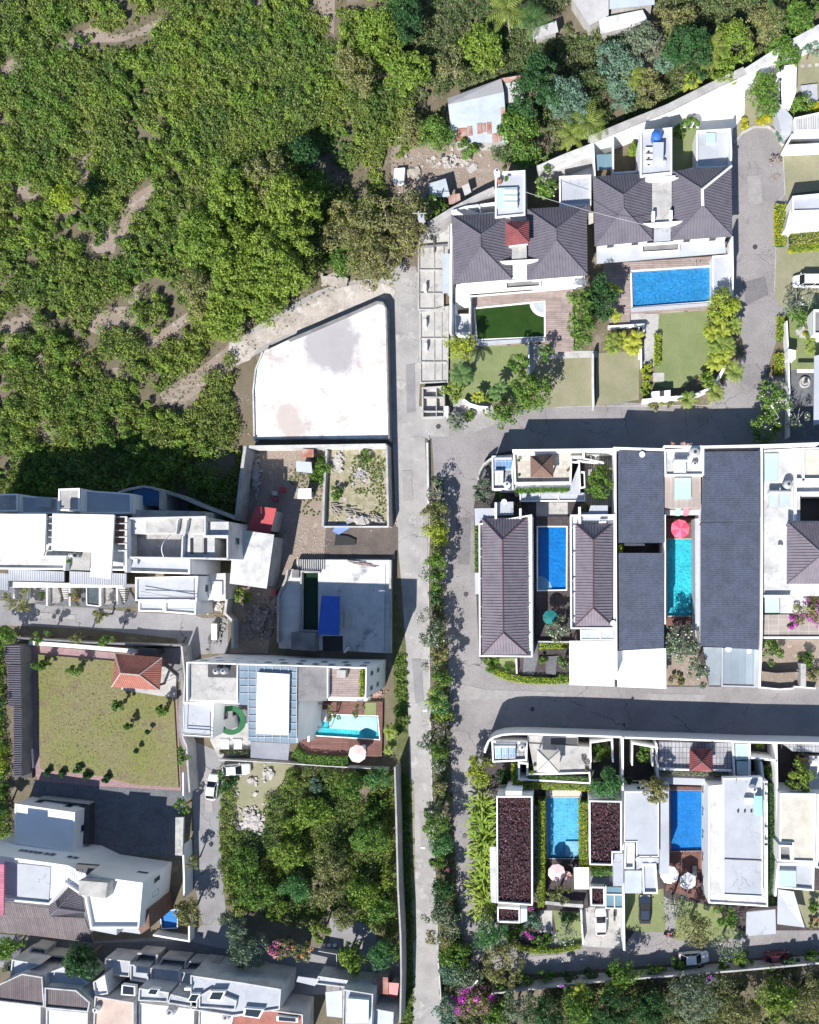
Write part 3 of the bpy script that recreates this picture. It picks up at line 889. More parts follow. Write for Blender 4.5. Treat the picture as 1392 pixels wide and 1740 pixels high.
def pool(label, pts, zw=0.42, water=None, tile=None, cope=0.35, zd=0.5, copem=None, steps=None, group=None, deep=1.0):
    """a raised basin with tiled floor, water and coping; pts surveyed at water level"""
    pl = ccw(P(pts, zw))
    t = thing('swimming_pool', label, 'swimming pool', (*cen(pl), 0), group)
    m = MB(); m.sheet(pl, 0.12)
    n = len(pl)
    for i in range(n):
        a, b = pl[i], pl[(i + 1) % n]
        m.add([(a.x, a.y, 0.12), (b.x, b.y, 0.12), (b.x, b.y, zd - 0.03), (a.x, a.y, zd - 0.03)], [(0, 1, 2, 3)])
    m.build('basin', tile, t)
    m = MB(); m.prism(inset(pl, -cope), 0.02, zd + 0.02, holes=[inset(pl, 0.0)], bottom=False); m.build('coping', copem or M_WHITE, t)
    m = MB(); m.sheet(inset(pl, 0.002), zw); m.build('water', water, t)
    if steps:
        cx, cy, r, k = steps
        c = W(cx, cy, zw)
        for i in range(k):
            rr = L(r, zw) * (1 - i / (k + 0.3))
            m = MB()
            pts_ = [c + Vector((math.cos(2 * math.pi * j / 40), math.sin(2 * math.pi * j / 40))) * rr for j in range(40)]
            pts_ = clip_poly(pts_, inset(pl, 0.01))
            if len(pts_) > 2:
                m.prism(pts_, 0.1 + 0.002 * i, 0.18 + 0.055 * i); m.build('step', STEPM, t)
    return t
def clip_poly(sub, clip):
    clip = ccw(clip); out = list(sub)
    for i in range(len(clip)):
        a, b = clip[i], clip[(i + 1) % len(clip)]
        inp = out; out = []
        if not inp: break
        f = lambda p: (b.x - a.x) * (p.y - a.y) - (b.y - a.y) * (p.x - a.x)
        for j in range(len(inp)):
            p, q = inp[j - 1], inp[j]
            fp, fq = f(p), f(q)
            if fq >= 0:
                if fp < 0: out.append(p + (q - p) * (fp / (fp - fq)))
                out.append(q)
            elif fp >= 0:
                out.append(p + (q - p) * (fp / (fp - fq)))
    return out
STEPM = mat('pale_step_tile', (0.35, 0.55, 0.75), fine=0.05)
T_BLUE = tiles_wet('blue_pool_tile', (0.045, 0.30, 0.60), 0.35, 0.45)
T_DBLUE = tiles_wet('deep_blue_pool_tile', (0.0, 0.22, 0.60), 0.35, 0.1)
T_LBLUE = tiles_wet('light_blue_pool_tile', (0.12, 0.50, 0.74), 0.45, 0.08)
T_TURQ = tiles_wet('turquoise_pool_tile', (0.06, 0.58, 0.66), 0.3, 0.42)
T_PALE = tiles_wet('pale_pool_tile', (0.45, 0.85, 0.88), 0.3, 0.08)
W_CLEAR = watermat('clear_water', (0.86, 0.95, 0.98), 0.3)
W_GREEN = watermat('algae_green_water', (0.2, 0.5, 0.1), 0.15, opac=0.93, deep=(0.022, 0.05, 0.011))
W_MURK = watermat('dark_murky_water', (0.1, 0.15, 0.1), 0.1, opac=0.95, deep=(0.012, 0.03, 0.016))
def slab(name, label, cat, pts, h, m, z0=0.0, group=None, holes=()):
    pl = P(pts, h)
    mb = MB(); mb.prism(pl, z0, h, holes=[P(q, h) for q in holes])
    loc = cen(pl)
    e = thing_mesh(name, mb, m, (loc.x, loc.y, 0)); return tag(e, label, cat, group)
def thing_mesh(name, mb, m, loc):
    me = bpy.data.meshes.new(name)
    me.from_pydata([(v[0] - loc[0], v[1] - loc[1], v[2] - loc[2]) for v in mb.v], [], mb.f)
    for p, i in zip(me.polygons, mb.m): p.material_index = i
    me.update()
    o = finish(name, me, m, None); o.location = loc
    return o
def ground_sheet(name, pts, z, m, h=None):
    mb = MB(); mb.sheet(P(pts, 0), z)
    return structure(name, mb, m)
def wall(label, pts, h, w=0.22, m=None, z0=0.0, name='boundary_wall', group=None, closed=False, cat='wall'):
    """free-standing wall along survey points of its top"""
    pl = P(pts, h); mb = MB()
    mb.line(pl, w, z0, h, closed=closed)
    o = thing_mesh(name, mb, m or M_WHITE, (pl[0].x, pl[0].y, 0))
    return tag(o, label, cat, group)
def umbrella(label, x, y, r, h, m, m2=None, n=8, group=None, flat=0.28, name='parasol'):
    p = W(x, y, h); R = L(r, h)
    t = thing(name, label, 'parasol', (p.x, p.y, 0), group)
    mb = MB(); a0 = random.random()
    rim = [(p.x + R * math.cos(a0 + 2 * math.pi * i / n), p.y + R * math.sin(a0 + 2 * math.pi * i / n), h - R * flat) for i in range(n)]
    mid = [(p.x + R * .98 * math.cos(a0 + 2 * math.pi * (i + .5) / n), p.y + R * .98 * math.sin(a0 + 2 * math.pi * (i + .5) / n), h - R * flat - 0.02) for i in range(n)]
    top = (p.x, p.y, h)
    for i in range(n):
        j = (i + 1) % n
        e = ((rim[i][0] + rim[j][0]) / 2, (rim[i][1] + rim[j][1]) / 2, rim[i][2] + 0.06)
        mb.add([top, rim[i], e, rim[j]], [(0, 1, 2), (0, 2, 3)], mi=0 if (i % 2 == 0 or m2 is None) else 1)
        mb.add([rim[i], rim[j], (rim[j][0], rim[j][1], rim[j][2] - 0.13), (rim[i][0], rim[i][1], rim[i][2] - 0.13)], [(0, 1, 2, 3)])
    ms = [m] + ([m2] if m2 else [])
    mb.build('canopy', ms, t)
    q = MB()
    for i in range(n):
        q.tube((p.x, p.y, h - 0.05), (rim[i][0], rim[i][1], rim[i][2] - 0.03), 0.015, 0.012, 5)
    q.build('rib', M_METAL, t)
    q = MB(); q.tube((p.x, p.y, 0.1), (p.x, p.y, h + 0.06), 0.03, 0.03, 8); q.build('pole', M_METAL, t)
    q = MB(); q.lathe(p.x, p.y, [(0.28, 0.02), (0.28, 0.1), (0.06, 0.14)], 12); q.build('base', M_CONCD, t)
    return t
M_TYRE = M_BLACK
M_CARGL = mat('car_glass', (0.015, 0.018, 0.02), fine=0, rough=0.06, bump=0)
def carpaint(name, c):
    if name in MATS: return MATS[name]
    m, t, b = nt(name)
    b.inputs['Base Color'].default_value = (*c, 1); b.inputs['Roughness'].default_value = 0.28
    b.inputs['Coat Weight'].default_value = 0.7; b.inputs['Coat Roughness'].default_value = 0.05
    return m
def car(label, x, y, ang, paint, ln=4.3, wd=1.75, ht=1.5, group=None, van=False, z=0.0, name='parked_car'):
    """front of the car points along ang (degrees on the plan)"""
    p = W(x, y, ht * 0.6)
    t = thing(name, label, 'car', (0, 0, 0), group)
    hw = wd / 2; hl = ln / 2
    # hull: sections (x, half width, top height)
    if van:
        sec = [(-hl, hw * .86, .75), (-hl + .12, hw * .95, .95), (-hl * .5, hw, 1.0), (hl * .35, hw, 1.0), (hl * .62, hw * .98, .98), (hl - .25, hw * .9, .80), (hl, hw * .72, .62)]
        roof = (-hl + .12, hl * .42); base = (-hl + .05, hl * .66)
    else:
        sec = [(-hl, hw * .78, .62), (-hl + .15, hw * .9, .86), (-hl * .55, hw, .95), (0, hw, .93), (hl * .42, hw, .90), (hl * .78, hw * .94, .78), (hl - .12, hw * .82, .68), (hl, hw * .66, .55)]
        roof = (-hl * .55, hl * .12); base = (-hl * .86, hl * .46)
    mb = MB(); vs = []
    for (sx, w_, zt) in sec:
        vs += [(sx, -w_ * .94, .22), (sx, -w_, .45), (sx, -w_ * .99, zt - .12), (sx, -w_ * .82, zt), (sx, w_ * .82, zt), (sx, w_ * .99, zt - .12), (sx, w_, .45), (sx, w_ * .94, .22)]
    k = len(sec); fs = []
    for i in range(k - 1):
        for j in range(8):
            a = i * 8 + j; b = i * 8 + (j + 1) % 8
            fs.append((a, b, b + 8, a + 8))
    fs.append(tuple(range(8))[::-1][::-1]); fs.append(tuple(range((k - 1) * 8, k * 8))[::-1])
    mb.add(vs, fs); body = mb.build('body', paint, t, smooth=False)
    # greenhouse
    zb = .90; g = MB()
    b0, b1 = base; r0, r1 = roof
    wb = hw * .86; wt = hw * .70
    B_ = [(b0, -wb, zb), (b1, -wb * .95, zb), (b1, wb * .95, zb), (b0, wb, zb)]
    T_ = [(r0, -wt, ht - .04), (r1, -wt, ht - .05), (r1, wt, ht - .05), (r0, wt, ht - .04)]
    g.add(B_ + T_, [(0, 1, 5, 4), (1, 2, 6, 5), (2, 3, 7, 6), (3, 0, 4, 7)])
    g.build('windows', M_CARGL, t)
    r = MB()
    e = 0.05
    r.add([(r0 - e, -wt - e, ht - .09), (r1 + e, -wt - e, ht - .10), (r1 + e, wt + e, ht - .10), (r0 - e, wt + e, ht - .09),
           (r0 + .1, -wt + .12, ht), (r1 - .1, -wt + .12, ht), (r1 - .1, wt - .12, ht), (r0 + .1, wt - .12, ht)],
          [(0, 1, 5, 4), (1, 2, 6, 5), (2, 3, 7, 6), (3, 0, 4, 7), (4, 5, 6, 7), (3, 2, 1, 0)])
    for s_ in (-1, 1):   # pillars
        for (a, b) in ((B_[0], T_[0]), (B_[1], T_[1]), (((b0 + b1) / 2, -wb, zb), ((r0 + r1) / 2, -wt, ht - .04))):
            r.tube((a[0], s_ * abs(a[1]), a[2]), (b[0], s_ * abs(b[1]), b[2]), .035, .03, 5)
    r.build('roof', paint, t)
    for sx in (-hl * .62, hl * .62):
        for sy in (-1, 1):
            q = MB(); q.tube((sx, sy * (hw - .17), .32), (sx, sy * (hw + .015), .32), .32, .32, 16); wl = q.build('wheel', M_TYRE, t)
            q = MB(); q.tube((sx, sy * (hw + .016), .32), (sx, sy * (hw + .025), .32), .19, .17, 12); q.build('rim', M_METAL, wl)
    for sy in (-1, 1):
        q = MB(); q.box(hl - .16, sy * hw * .62, .55, .26, .34, .12, sy * -.25); q.build('headlight', M_FROST, t)
        q = MB(); q.box(-hl + .05, sy * hw * .66, .62, .12, .3, .16, 0); q.build('tail_light', M_REDM, t)
        q = MB(); q.box(b1 - .25, sy * (hw + .06), .92, .12, .2, .13, 0); q.build('wing_mirror', paint, t)
    t.location = (p.x, p.y, z); t.rotation_euler = (0, 0, math.radians(ang))
    return t
def motorbike(label, x, y, ang, m, group=None, z=0.0):
    p = W(x, y, 0.7); t = thing('motor_scooter', label, 'scooter', (0, 0, 0), group)
    for sx in (-.62, .62):
        q = MB(); q.tube((sx, -.06, .27), (sx, .06, .27), .27, .27, 14); q.build('wheel', M_TYRE, t)
    q = MB(); q.box(-.35, 0, .45, .8, .3, .28); q.box(.1, 0, .32, .5, .3, .12); q.box(.45, 0, .35, .12, .36, .6); q.build('body', m, t)
    q = MB(); q.box(-.28, 0, .73, .72, .27, .09); q.build('seat', M_BLACK, t)
    q = MB(); q.tube((.42, -.33, 1.0), (.42, .33, 1.0), .02, .02, 6); q.tube((.62, 0, .3), (.42, 0, 1.0), .03, .03, 6); q.build('handlebar', M_DMETAL, t)
    t.location = (p.x, p.y, z); t.rotation_euler = (0, 0, math.radians(ang))
    return t
def tank(label, x, y, r, z, ht, m, group=None, name='water_tank', legs=True):
    p = W(x, y, z + ht); R = L(r, z + ht)
    t = thing(name, label, 'water tank', (p.x, p.y, z), group)
    q = MB(); q.lathe(p.x, p.y, [(R * .95, z + .05), (R, z + .12), (R, z + ht * .35), (R * .96, z + ht * .37), (R, z + ht * .4), (R, z + ht * .8), (R * .75, z + ht * .93), (R * .35, z + ht)], 22)
    q.build('shell', m, t, smooth=False)
    q = MB(); q.lathe(p.x, p.y, [(R * .32, z + ht), (R * .32, z + ht + .07), (R * .2, z + ht + .1)], 14); q.build('lid', M_DMETAL if m is not M_TANKB else M_TANKB, t)
    if legs:
        q = MB(); q.lathe(p.x, p.y, [(R * .9, z - .02), (R * .9, z + .05)], 16); q.build('base', M_CONC, t)
    return t
def dish(label, x, y, r, z, group=None, tilt=(0.25, -0.2)):
    p = W(x, y, z + .6); R = L(r, z + .6)
    t = thing('satellite_dish', label, 'satellite dish', (p.x, p.y, z), group)
    n = 20; ax = Vector((tilt[0], tilt[1], 1)).normalized(); a = ax.orthogonal().normalized(); b = ax.cross(a); c = Vector((p.x, p.y, z + .6))
    q = MB(); vs = [c - ax * R * .28]; fs = []
    for k, (rr, zz) in enumerate(((.5, -.2), (1.0, 0))):
        for i in range(n):
            th = 2 * math.pi * i / n
            vs.append(c + (a * math.cos(th) + b * math.sin(th)) * R * rr + ax * R * zz)
    fs += [(0, 1 + i, 1 + (i + 1) % n) for i in range(n)]
    fs += [(1 + i, 1 + n + i, 1 + n + (i + 1) % n, 1 + (i + 1) % n) for i in range(n)]
    q.add(vs, fs); q.build('reflector', M_WHITE, t)
    q = MB(); q.tube((p.x, p.y, z), (c - ax * R * .28), .04, .04, 6); q.build('mast', M_METAL, t)
    q = MB(); q.tube(c - ax * R * .28 + a * R * .2, c + ax * R * .55, .015, .015, 5); q.box(c.x + ax.x * R * .55, c.y + ax.y * R * .55, c.z + R * .5, .1, .1, .1); q.build('feed_arm', M_METAL, t)
    return t
def ac_unit(label, x, y, z, rot=0, group=None, sx=.9, sy=.38, sz=.6):
    p = W(x, y, z + sz)
    t = thing('air_conditioner', label, 'air conditioner', (p.x, p.y, z), group)
    q = MB(); q.box(p.x, p.y, z + .05, sx, sy, sz, rot); q.build('casing', M_WHITE, t)
    q = MB(); c, s_ = math.cos(rot), math.sin(rot)
    q.tube((p.x - s_ * -sy / 2 * 1.0, p.y + c * -sy / 2, z + .05 + sz / 2), (p.x + s_ * (sy / 2 + .02), p.y - c * (sy / 2 + .02), z + .05 + sz / 2), sz * .4, sz * .4, 14); q.build('fan_grille', M_DMETAL, t)
    q = MB()
    for d in (-.3, .3): q.box(p.x + c * d * sx, p.y + s_ * d * sx, z, .08, sy, .05, rot)
    q.build('foot', M_DMETAL, t)
    return t
def solar_heater(label, pts, z, group=None, rows=2, lift=0.9, m=None):
    """sloping collector panels: pts NW,NE,SE,SW surveyed"""
    c = [W(*pts[0], z + lift), W(*pts[1], z + lift), W(*pts[2], z + .35), W(*pts[3], z + .35)]
    zz = [z + lift, z + lift, z + .35, z + .35]
    t = thing('solar_water_heater', label, 'solar heater', (c[0].x, c[0].y, z), group)
    A, B, C_, D = [Vector((*p, h)) for p, h in zip(c, zz)]
    for i in range(rows):
        f0 = (i + .03) / rows; f1 = (i + .92) / rows
        q0, q1 = A.lerp(B, f0), A.lerp(B, f1); q3, q2 = D.lerp(C_, f0), D.lerp(C_, f1)
        m_ = MB(); dn = Vector((0, 0, .09))
        m_.add([q0, q1, q2, q3, q0 - dn, q1 - dn, q2 - dn, q3 - dn], [(3, 2, 1, 0), (0, 1, 5, 4), (1, 2, 6, 5), (2, 3, 7, 6), (3, 0, 4, 7), (4, 5, 6, 7)])
        fo = m_.build('collector_frame', M_METAL, t)
        e = Vector((0, 0, .006)); cc = (q0 + q1 + q2 + q3) / 4
        ins = [q + (cc - q) * .1 + e for q in (q0, q1, q2, q3)]
        g = MB(); g.add(ins, [(3, 2, 1, 0)]); g.build('collector_glass', m or M_SOLAR, fo)
    m_ = MB(); m_.tube(A + Vector((0, .18, .12)), B + Vector((0, .18, .12)), .24, .24, 14); m_.build('tank', M_METAL, t)
    m_ = MB()
    for q in (A, B): m_.tube((q.x, q.y, z), q, .03, .03, 5)
    for q in (C_, D): m_.tube((q.x, q.y, z), q, .03, .03, 5)
    m_.build('stand', M_METAL, t)
    return t
def lamp_post(label, x, y, h, ang, arm=1.6, group=None, name='street_lamp', z0=0.0):
    """x, y: the lamp's foot on the ground"""
    p = W(x, y, 0); t = thing(name, label, 'street lamp', (p.x, p.y, z0), group)
    a = math.radians(ang); e = Vector((p.x + math.cos(a) * arm, p.y + math.sin(a) * arm, h + .25))
    q = MB(); q.tube((p.x, p.y, z0), (p.x, p.y, h), .075, .05, 8); q.build('pole', M_METAL, t)
    q = MB(); q.tube((p.x, p.y, h - .05), e, .035, .03, 6); q.build('arm', M_METAL, t)
    q = MB(); q.box(e.x, e.y, e.z - .06, .6, .2, .1, a); q.build('lamp_head', M_WHITE, t)
    return t
def lounger(label, x, y, ang, z=0.5, group=None, m=None):
    p = W(x, y, z + .3); t = thing('sun_lounger', label, 'sun lounger', (p.x, p.y, z), group)
    a = math.radians(ang); c, s_ = math.cos(a), math.sin(a)
    q = MB(); q.box(p.x - c * .25, p.y - s_ * .25, z + .25, 1.3, .62, .1, a); q.box(p.x + c * .62, p.y + s_ * .62, z + .34, .5, .62, .1, a); q.build('mattress', m or M_WHITE, t)
    q = MB()
    for u in (-.7, .6):
        for v in (-.26, .26): q.box(p.x + c * u - s_ * v, p.y + s_ * u + c * v, z, .06, .06, .25, a)
    q.build('leg', M_DMETAL, t)
    return t
def debris(name, label, x, y, rx, ry, n, size, m, hmax=0.5, seed=3, cat='rubble heap', stuff=False):
    """a heap of broken lumps, one thing"""
    g = random.Random(seed); mb = MB(); c = W(x, y, 0); RX = L(rx); RY = L(ry)
    p1, p2 = g.uniform(0, 6), g.uniform(0, 6)
    for _ in range(n):
        a = g.uniform(0, 6.28); q = abs(g.gauss(0, .52)) * (1 + .28 * math.sin(2 * a + p1) + .2 * math.sin(3 * a + p2))
        px = c.x + RX * q * math.cos(a); py = c.y + RY * q * math.sin(a); z = max(0, (1 - q * q) * hmax * .6 - .05)
        s_ = size * (.35 + 1.5 * g.random() ** 3)
        vs = []
        for (i, j, k) in ((-1, -1, 0), (1, -1, 0), (1, 1, 0), (-1, 1, 0), (-1, -1, 1), (1, -1, 1), (1, 1, 1), (-1, 1, 1)):
            vs.append(Vector((i * s_ * g.uniform(.5, 1.1), j * s_ * g.uniform(.4, .9), (k - .3) * s_ * g.uniform(.5, 1.0))))
        r = g.uniform(0, 3.14); cr, sr = math.cos(r), math.sin(r)
        mb.add([(px + v.x * cr - v.y * sr, py + v.x * sr + v.y * cr, z + v.z + .05) for v in vs], [(3, 2, 1, 0), (4, 5, 6, 7), (0, 1, 5, 4), (1, 2, 6, 5), (2, 3, 7, 6), (3, 0, 4, 7)])
    o = thing_mesh(name, mb, m, (c.x, c.y, 0)); o['kind'] = 'stuff'; return tag(o, label, cat)
# ================================================================ THE SETTING
fr('full')
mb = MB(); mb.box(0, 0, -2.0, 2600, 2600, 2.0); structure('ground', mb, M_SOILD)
def G(name, pts, z, m): return ground_sheet(name, pts, z, m)
# roads
G('main_road', [(690, 440), (655, 472), (600, 476), (545, 492), (490, 520), (440, 552), (400, 578), (380, 600), (385, 600), (420, 612), (440, 600), (500, 575), (560, 545), (600, 530), (645, 512), (660, 530), (664, 640), (668, 760), (674, 900), (683, 1000), (690, 1100), (693, 1300), (698, 1500), (700, 1800), (752, 1800), (747, 1660), (740, 1500), (734, 1330), (730, 1130), (728, 980), (731, 850), (729, 742), (765, 742), (770, 700), (712, 690), (716, 600), (714, 480), (706, 452), (690, 455)], 0.02, M_ROADL)
G('compound_road', [(729, 742), (731, 850), (728, 980), (730, 1130), (734, 1330), (740, 1500), (747, 1660), (752, 1800), (1500, 1760), (1500, 640), (1300, 640), (1345, 500), (1345, 230), (1240, 200), (1236, 480), (1266, 600), (1200, 692), (1000, 680), (850, 700), (770, 690), (762, 742)], 0.035, M_ASPH)
G('dirt_track', [(395, 572), (420, 566), (432, 572), (420, 600), (405, 625), (360, 655), (320, 680), (285, 690), (270, 668), (300, 650), (350, 618), (385, 590)], 0.085, M_SOIL)
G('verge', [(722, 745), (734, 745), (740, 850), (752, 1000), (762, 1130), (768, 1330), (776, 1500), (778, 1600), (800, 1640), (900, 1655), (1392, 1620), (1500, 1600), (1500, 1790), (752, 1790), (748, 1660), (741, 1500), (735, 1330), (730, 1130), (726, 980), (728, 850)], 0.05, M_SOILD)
G('service_road', [(-60, 1015), (120, 1030), (230, 1040), (330, 1045), (345, 1050), (388, 1050), (388, 1110), (340, 1112), (322, 1130), (318, 1200), (330, 1260), (380, 1280), (385, 1310), (372, 1400), (378, 1480), (385, 1560), (395, 1600), (560, 1610), (680, 1620), (684, 1690), (500, 1690), (380, 1680), (130, 1650), (-60, 1640), (-60, 1600), (140, 1600), (310, 1590), (345, 1570), (330, 1500), (330, 1400), (322, 1300), (300, 1240), (312, 1110), (300, 1085), (150, 1068), (-60, 1060)], 0.025, M_ROADM)
G('verge', [(671, 1000), (690, 1095), (696, 1300), (702, 1500), (702, 1800), (684, 1800), (678, 1500), (672, 1240), (666, 1100)], 0.04, mat('weedy_verge', (0.12, 0.13, 0.055), (0.08, 0.09, 0.03), s=0.8, fine=0.4, fs=5, col3=(0.2, 0.18, 0.12)))
G('verge', [(694, 1330), (704, 1340), (707, 1600), (700, 1600)], 0.045, M_LAWND)
G('dirt_track', [(392, 578), (432, 566), (470, 544), (520, 514), (560, 494), (610, 482), (650, 480), (672, 492), (668, 516), (655, 508), (640, 505), (600, 520), (540, 548), (480, 572), (440, 592), (425, 612), (400, 622), (385, 615)], 0.09, mat('dusty_track', (0.47, 0.43, 0.395), (0.31, 0.265, 0.235), s=0.22, lo=.45, hi=.62, fine=0.3, fs=4, col3=(0.56, 0.53, 0.50), s3=0.4))
# soil of the clearings in the scrub
PATCH = [
 [(95, 95), (125, 60), (160, 45), (190, 60), (225, 55), (270, 30), (285, 30), (260, 55), (200, 72), (150, 72), (120, 88), (95, 95)],
 [(0, 112), (25, 98), (45, 112), (20, 125), (0, 122)],
 [(125, 280), (150, 262), (168, 290), (150, 310), (130, 300)],
 [(180, 400), (200, 360), (230, 330), (262, 310), (262, 330), (240, 360), (210, 400), (190, 420), (160, 425)],
 [(20, 320), (48, 305), (66, 325), (60, 340), (35, 335)],
 [(0, 550), (40, 532), (55, 545), (25, 575), (0, 600)], [(150, 415), (200, 400), (195, 430), (165, 430)],
 [(160, 535), (195, 522), (228, 520), (238, 545), (205, 560), (170, 572), (150, 560)], [(225, 480), (242, 488), (232, 520), (218, 515)],
 [(245, 572), (285, 555), (320, 530), (325, 540), (290, 575), (262, 592), (245, 585)],
 [(190, 625), (225, 625), (218, 645), (200, 642)], [(70, 700), (90, 720), (90, 760), (76, 750)],
 [(735, 20), (760, 0), (775, 20), (760, 60), (740, 50)], [(540, 0), (570, 0), (568, 60), (545, 40)], [(60, 605), (84, 600), (75, 616)],
]
for i, pt in enumerate(PATCH):
    G('bare_soil', pt, 0.006 + 0.004 * i, M_SOIL)
G('bare_soil', [(665, 250), (720, 235), (780, 235), (860, 240), (900, 285), (850, 335), (760, 365), (715, 390), (690, 345), (665, 300)], 0.012, M_SOIL)
G('bare_soil', [(420, 765), (664, 765), (672, 950), (560, 960), (470, 1000), (455, 1110), (392, 1110), (395, 1000), (410, 890)], 0.012, M_SOIL)
G('bare_soil', [(378, 1290), (500, 1300), (480, 1340), (470, 1420), (380, 1420)], 0.012, M_LAWND)
G('bare_soil', [(560, 1560), (640, 1560), (640, 1650), (560, 1650)], 0.03, M_ROADM)
# kerbs
def kerb(pts, closed=False, w=0.18, h=0.13, name='kerb'):
    mb = MB(); mb.line(P(pts, 0), w, 0.0, h); structure(name, mb, M_CONCL)
kerb([(729, 742), (731, 850), (728, 980), (730, 1130), (734, 1330), (740, 1500), (747, 1660)], w=0.22, h=0.18)
kerb([(1247, 244), (1262, 226), (1282, 216), (1305, 216), (1318, 226), (1328, 247), (1345, 248), (1400, 243)], w=0.35, h=0.2)
kerb([(1330, 250), (1334, 330), (1320, 345), (1318, 430), (1316, 500)], w=0.1, h=0.06)
kerb([(1210, 690), (1180, 688), (1100, 690), (1010, 690), (945, 692)], w=0.1, h=0.06)

# ================================================================ LIME PLAZA, YARDS AND THE SCRUB EDGE
fr('full')
pz = [(430, 663), (434, 628), (446, 598), (500, 573), (560, 548), (600, 531), (640, 513), (650, 514), (656, 524), (658, 600), (661, 745), (432, 745)]
mb = MB(); mb.prism(P(pz, 1.3), 0, 1.3); structure('lime_terrace', mb, M_LIME)
a = W(562, 578, 1.3); add_stain(M_LIME, a.x, a.y, 4.6, 5.6, (0.34, 0.32, 0.34), 0.3)
a = W(490, 715, 1.3); add_stain(M_LIME, a.x, a.y, 2.2, 3.2, (0.46, 0.40, 0.37), 0.4)
wall('low retaining wall rounding the pointed corner of the white lime terrace', [(661, 748), (658, 600), (656, 524), (650, 514), (640, 513), (600, 531), (560, 548), (490, 578)], 2.0, 0.25, M_CONCD, name='retaining_wall')
wall('thin white kerb wall on the scrub side of the lime terrace', [(432, 748), (430, 663), (434, 628), (446, 598)], 1.6, 0.2, M_WORN, name='retaining_wall')
fr('d2')
wall('white wall between the lime terrace and the overgrown yard', [(165, 78), (600, 72), (1130, 64)], 2.9, 0.35, M_WORN)
wall('tall grey wall along the scrub on the left of the builder\'s yard', [(150, 74), (125, 250), (85, 590)], 3.4, 0.45, M_CONC)
wall('grey wall between the overgrown yard and the road with the lime terrace', [(1133, 64), (1138, 300), (1145, 632)], 2.6, 0.3, M_CONCL)
wall('cracked concrete wall dividing the two parts of the builder\'s yard', [(716, 100), (700, 340), (690, 632)], 1.1, 0.35, M_CONC)
wall('low white wall at the foot of the overgrown yard', [(695, 634), (900, 634), (1145, 634)], 0.8, 0.2, M_WORN)
G('bare_soil', [(725, 100), (1130, 90), (1140, 630), (705, 630)], 0.03, mat('straw_soil', (0.36, 0.32, 0.23), (0.22, 0.22, 0.11), s=0.9, lo=.45, hi=.58, fine=0.4, col3=(0.46, 0.43, 0.39), s3=0.7))
G('dark_earth', [(712, 640), (1215, 636), (1215, 800), (1165, 850), (700, 850)], 0.032, mat('dark_earth', (0.145, 0.12, 0.105), (0.09, 0.075, 0.07), s=0.5, fine=0.4))
# L3/L2 concrete base of the unfinished building
t = thing('unfinished_building', 'unfinished concrete ground floor with a dark green pool and a blue tarpaulin on it', 'building', (*W(800, 1200, 0), 0))
m = MB(); base = P([(510, 862), (1165, 866), (1165, 1515), (385, 1480), (375, 1130), (470, 930), (510, 930)], 0.9)
pit = P([(548, 955), (658, 955), (658, 1355), (548, 1355)], 0.9)
m.prism(base, 0, 0.9, holes=[pit]); m.build('floor_slab', mat('wet_floor_concrete', (0.60, 0.60, 0.59), (0.42, 0.42, 0.43), s=0.4, fine=0.2, col3=(0.26, 0.26, 0.28), s3=0.35), t)
m = MB(); m.sheet(pit, 0.3); m.build('pool_water', W_MURK, t)
m = MB(); m.line(P([(672, 950), (540, 945), (530, 1355), (660, 1362)], 1.3), .25, .903, 1.3); m.build('pool_kerb', M_CONC, t)
m = MB(); m.line(P([(1160, 866), (1155, 1515)], 1.6), .3, .903, 1.6); m.line(P([(1125, 900), (1118, 1500)], 1.0), .06, .903, 1.0); m.build('edge_beam', M_CONCL, t)
m = MB(); m.line(P([(445, 935), (432, 1000), (378, 1125), (378, 1440)], 1.7), .3, 0.0, 1.7); m.build('side_wall', M_CONC, t)
m = MB()
for i in range(13): m.line(P([(518 + i * 15, 865), (518 + i * 15, 935)], 1.2), .1, .95, 1.15)
m.build('slatted_frame', M_CONC, t)
m = MB(); m.prism(P([(470, 1370), (635, 1375), (640, 1500), (470, 1490)], 2.6), 0.903, 2.6); m.build('shed_box', M_CONCD, t); m = MB(); m.prism(P([(475, 935), (525, 935), (525, 990), (475, 990)], 1.6), .903, 1.6); m.build('hatch', M_CONCD, t)
m = MB(); m.prism(P([(690, 1395), (830, 1395), (830, 1500), (690, 1500)], 0.92), 0.903, 0.93); m.build('pit_cover', M_BLACK, t)
o = slab('tarpaulin', 'bright blue tarpaulin stretched beside the dark green pool of the unfinished building', 'tarpaulin', [(682, 1113), (810, 1120), (806, 1390), (655, 1385)], 2.4, M_TARP, z0=2.36)
slab('sheet_pile', 'pale panels stacked beside the blue tarpaulin', 'panels', [(812, 1240), (832, 1240), (830, 1340), (805, 1340)], 1.2, M_WORN, z0=0.91)
slab('sheet_pile', 'beige board lying to the right of the blue tarpaulin', 'board', [(845, 1215), (870, 1215), (868, 1265), (890, 1268), (888, 1330), (838, 1330)], 1.1, M_CREAM, z0=0.91)
slab('plank', 'short white plank leaning near the black pit by the tall white building', 'plank', [(865, 1468), (878, 1475), (845, 1515), (832, 1510)], 1.1, M_WHITE, z0=1.0)
mb = MB()
for i, (a, b) in enumerate([((870, 880), (1080, 910)), ((900, 890), (1060, 915)), ((860, 870), (990, 880)), ((940, 885), (1030, 900))]):
    mb.line(P([a, b], 1.0), .1, 0.91, 1.0 + .03 * i)
tag(thing_mesh('timber_pile', mb, M_WOOD, (*W(870, 880, 1), 0)), 'loose timbers on the sunny north edge of the unfinished building', 'timber')
mb = MB(); g_ = random.Random(4)
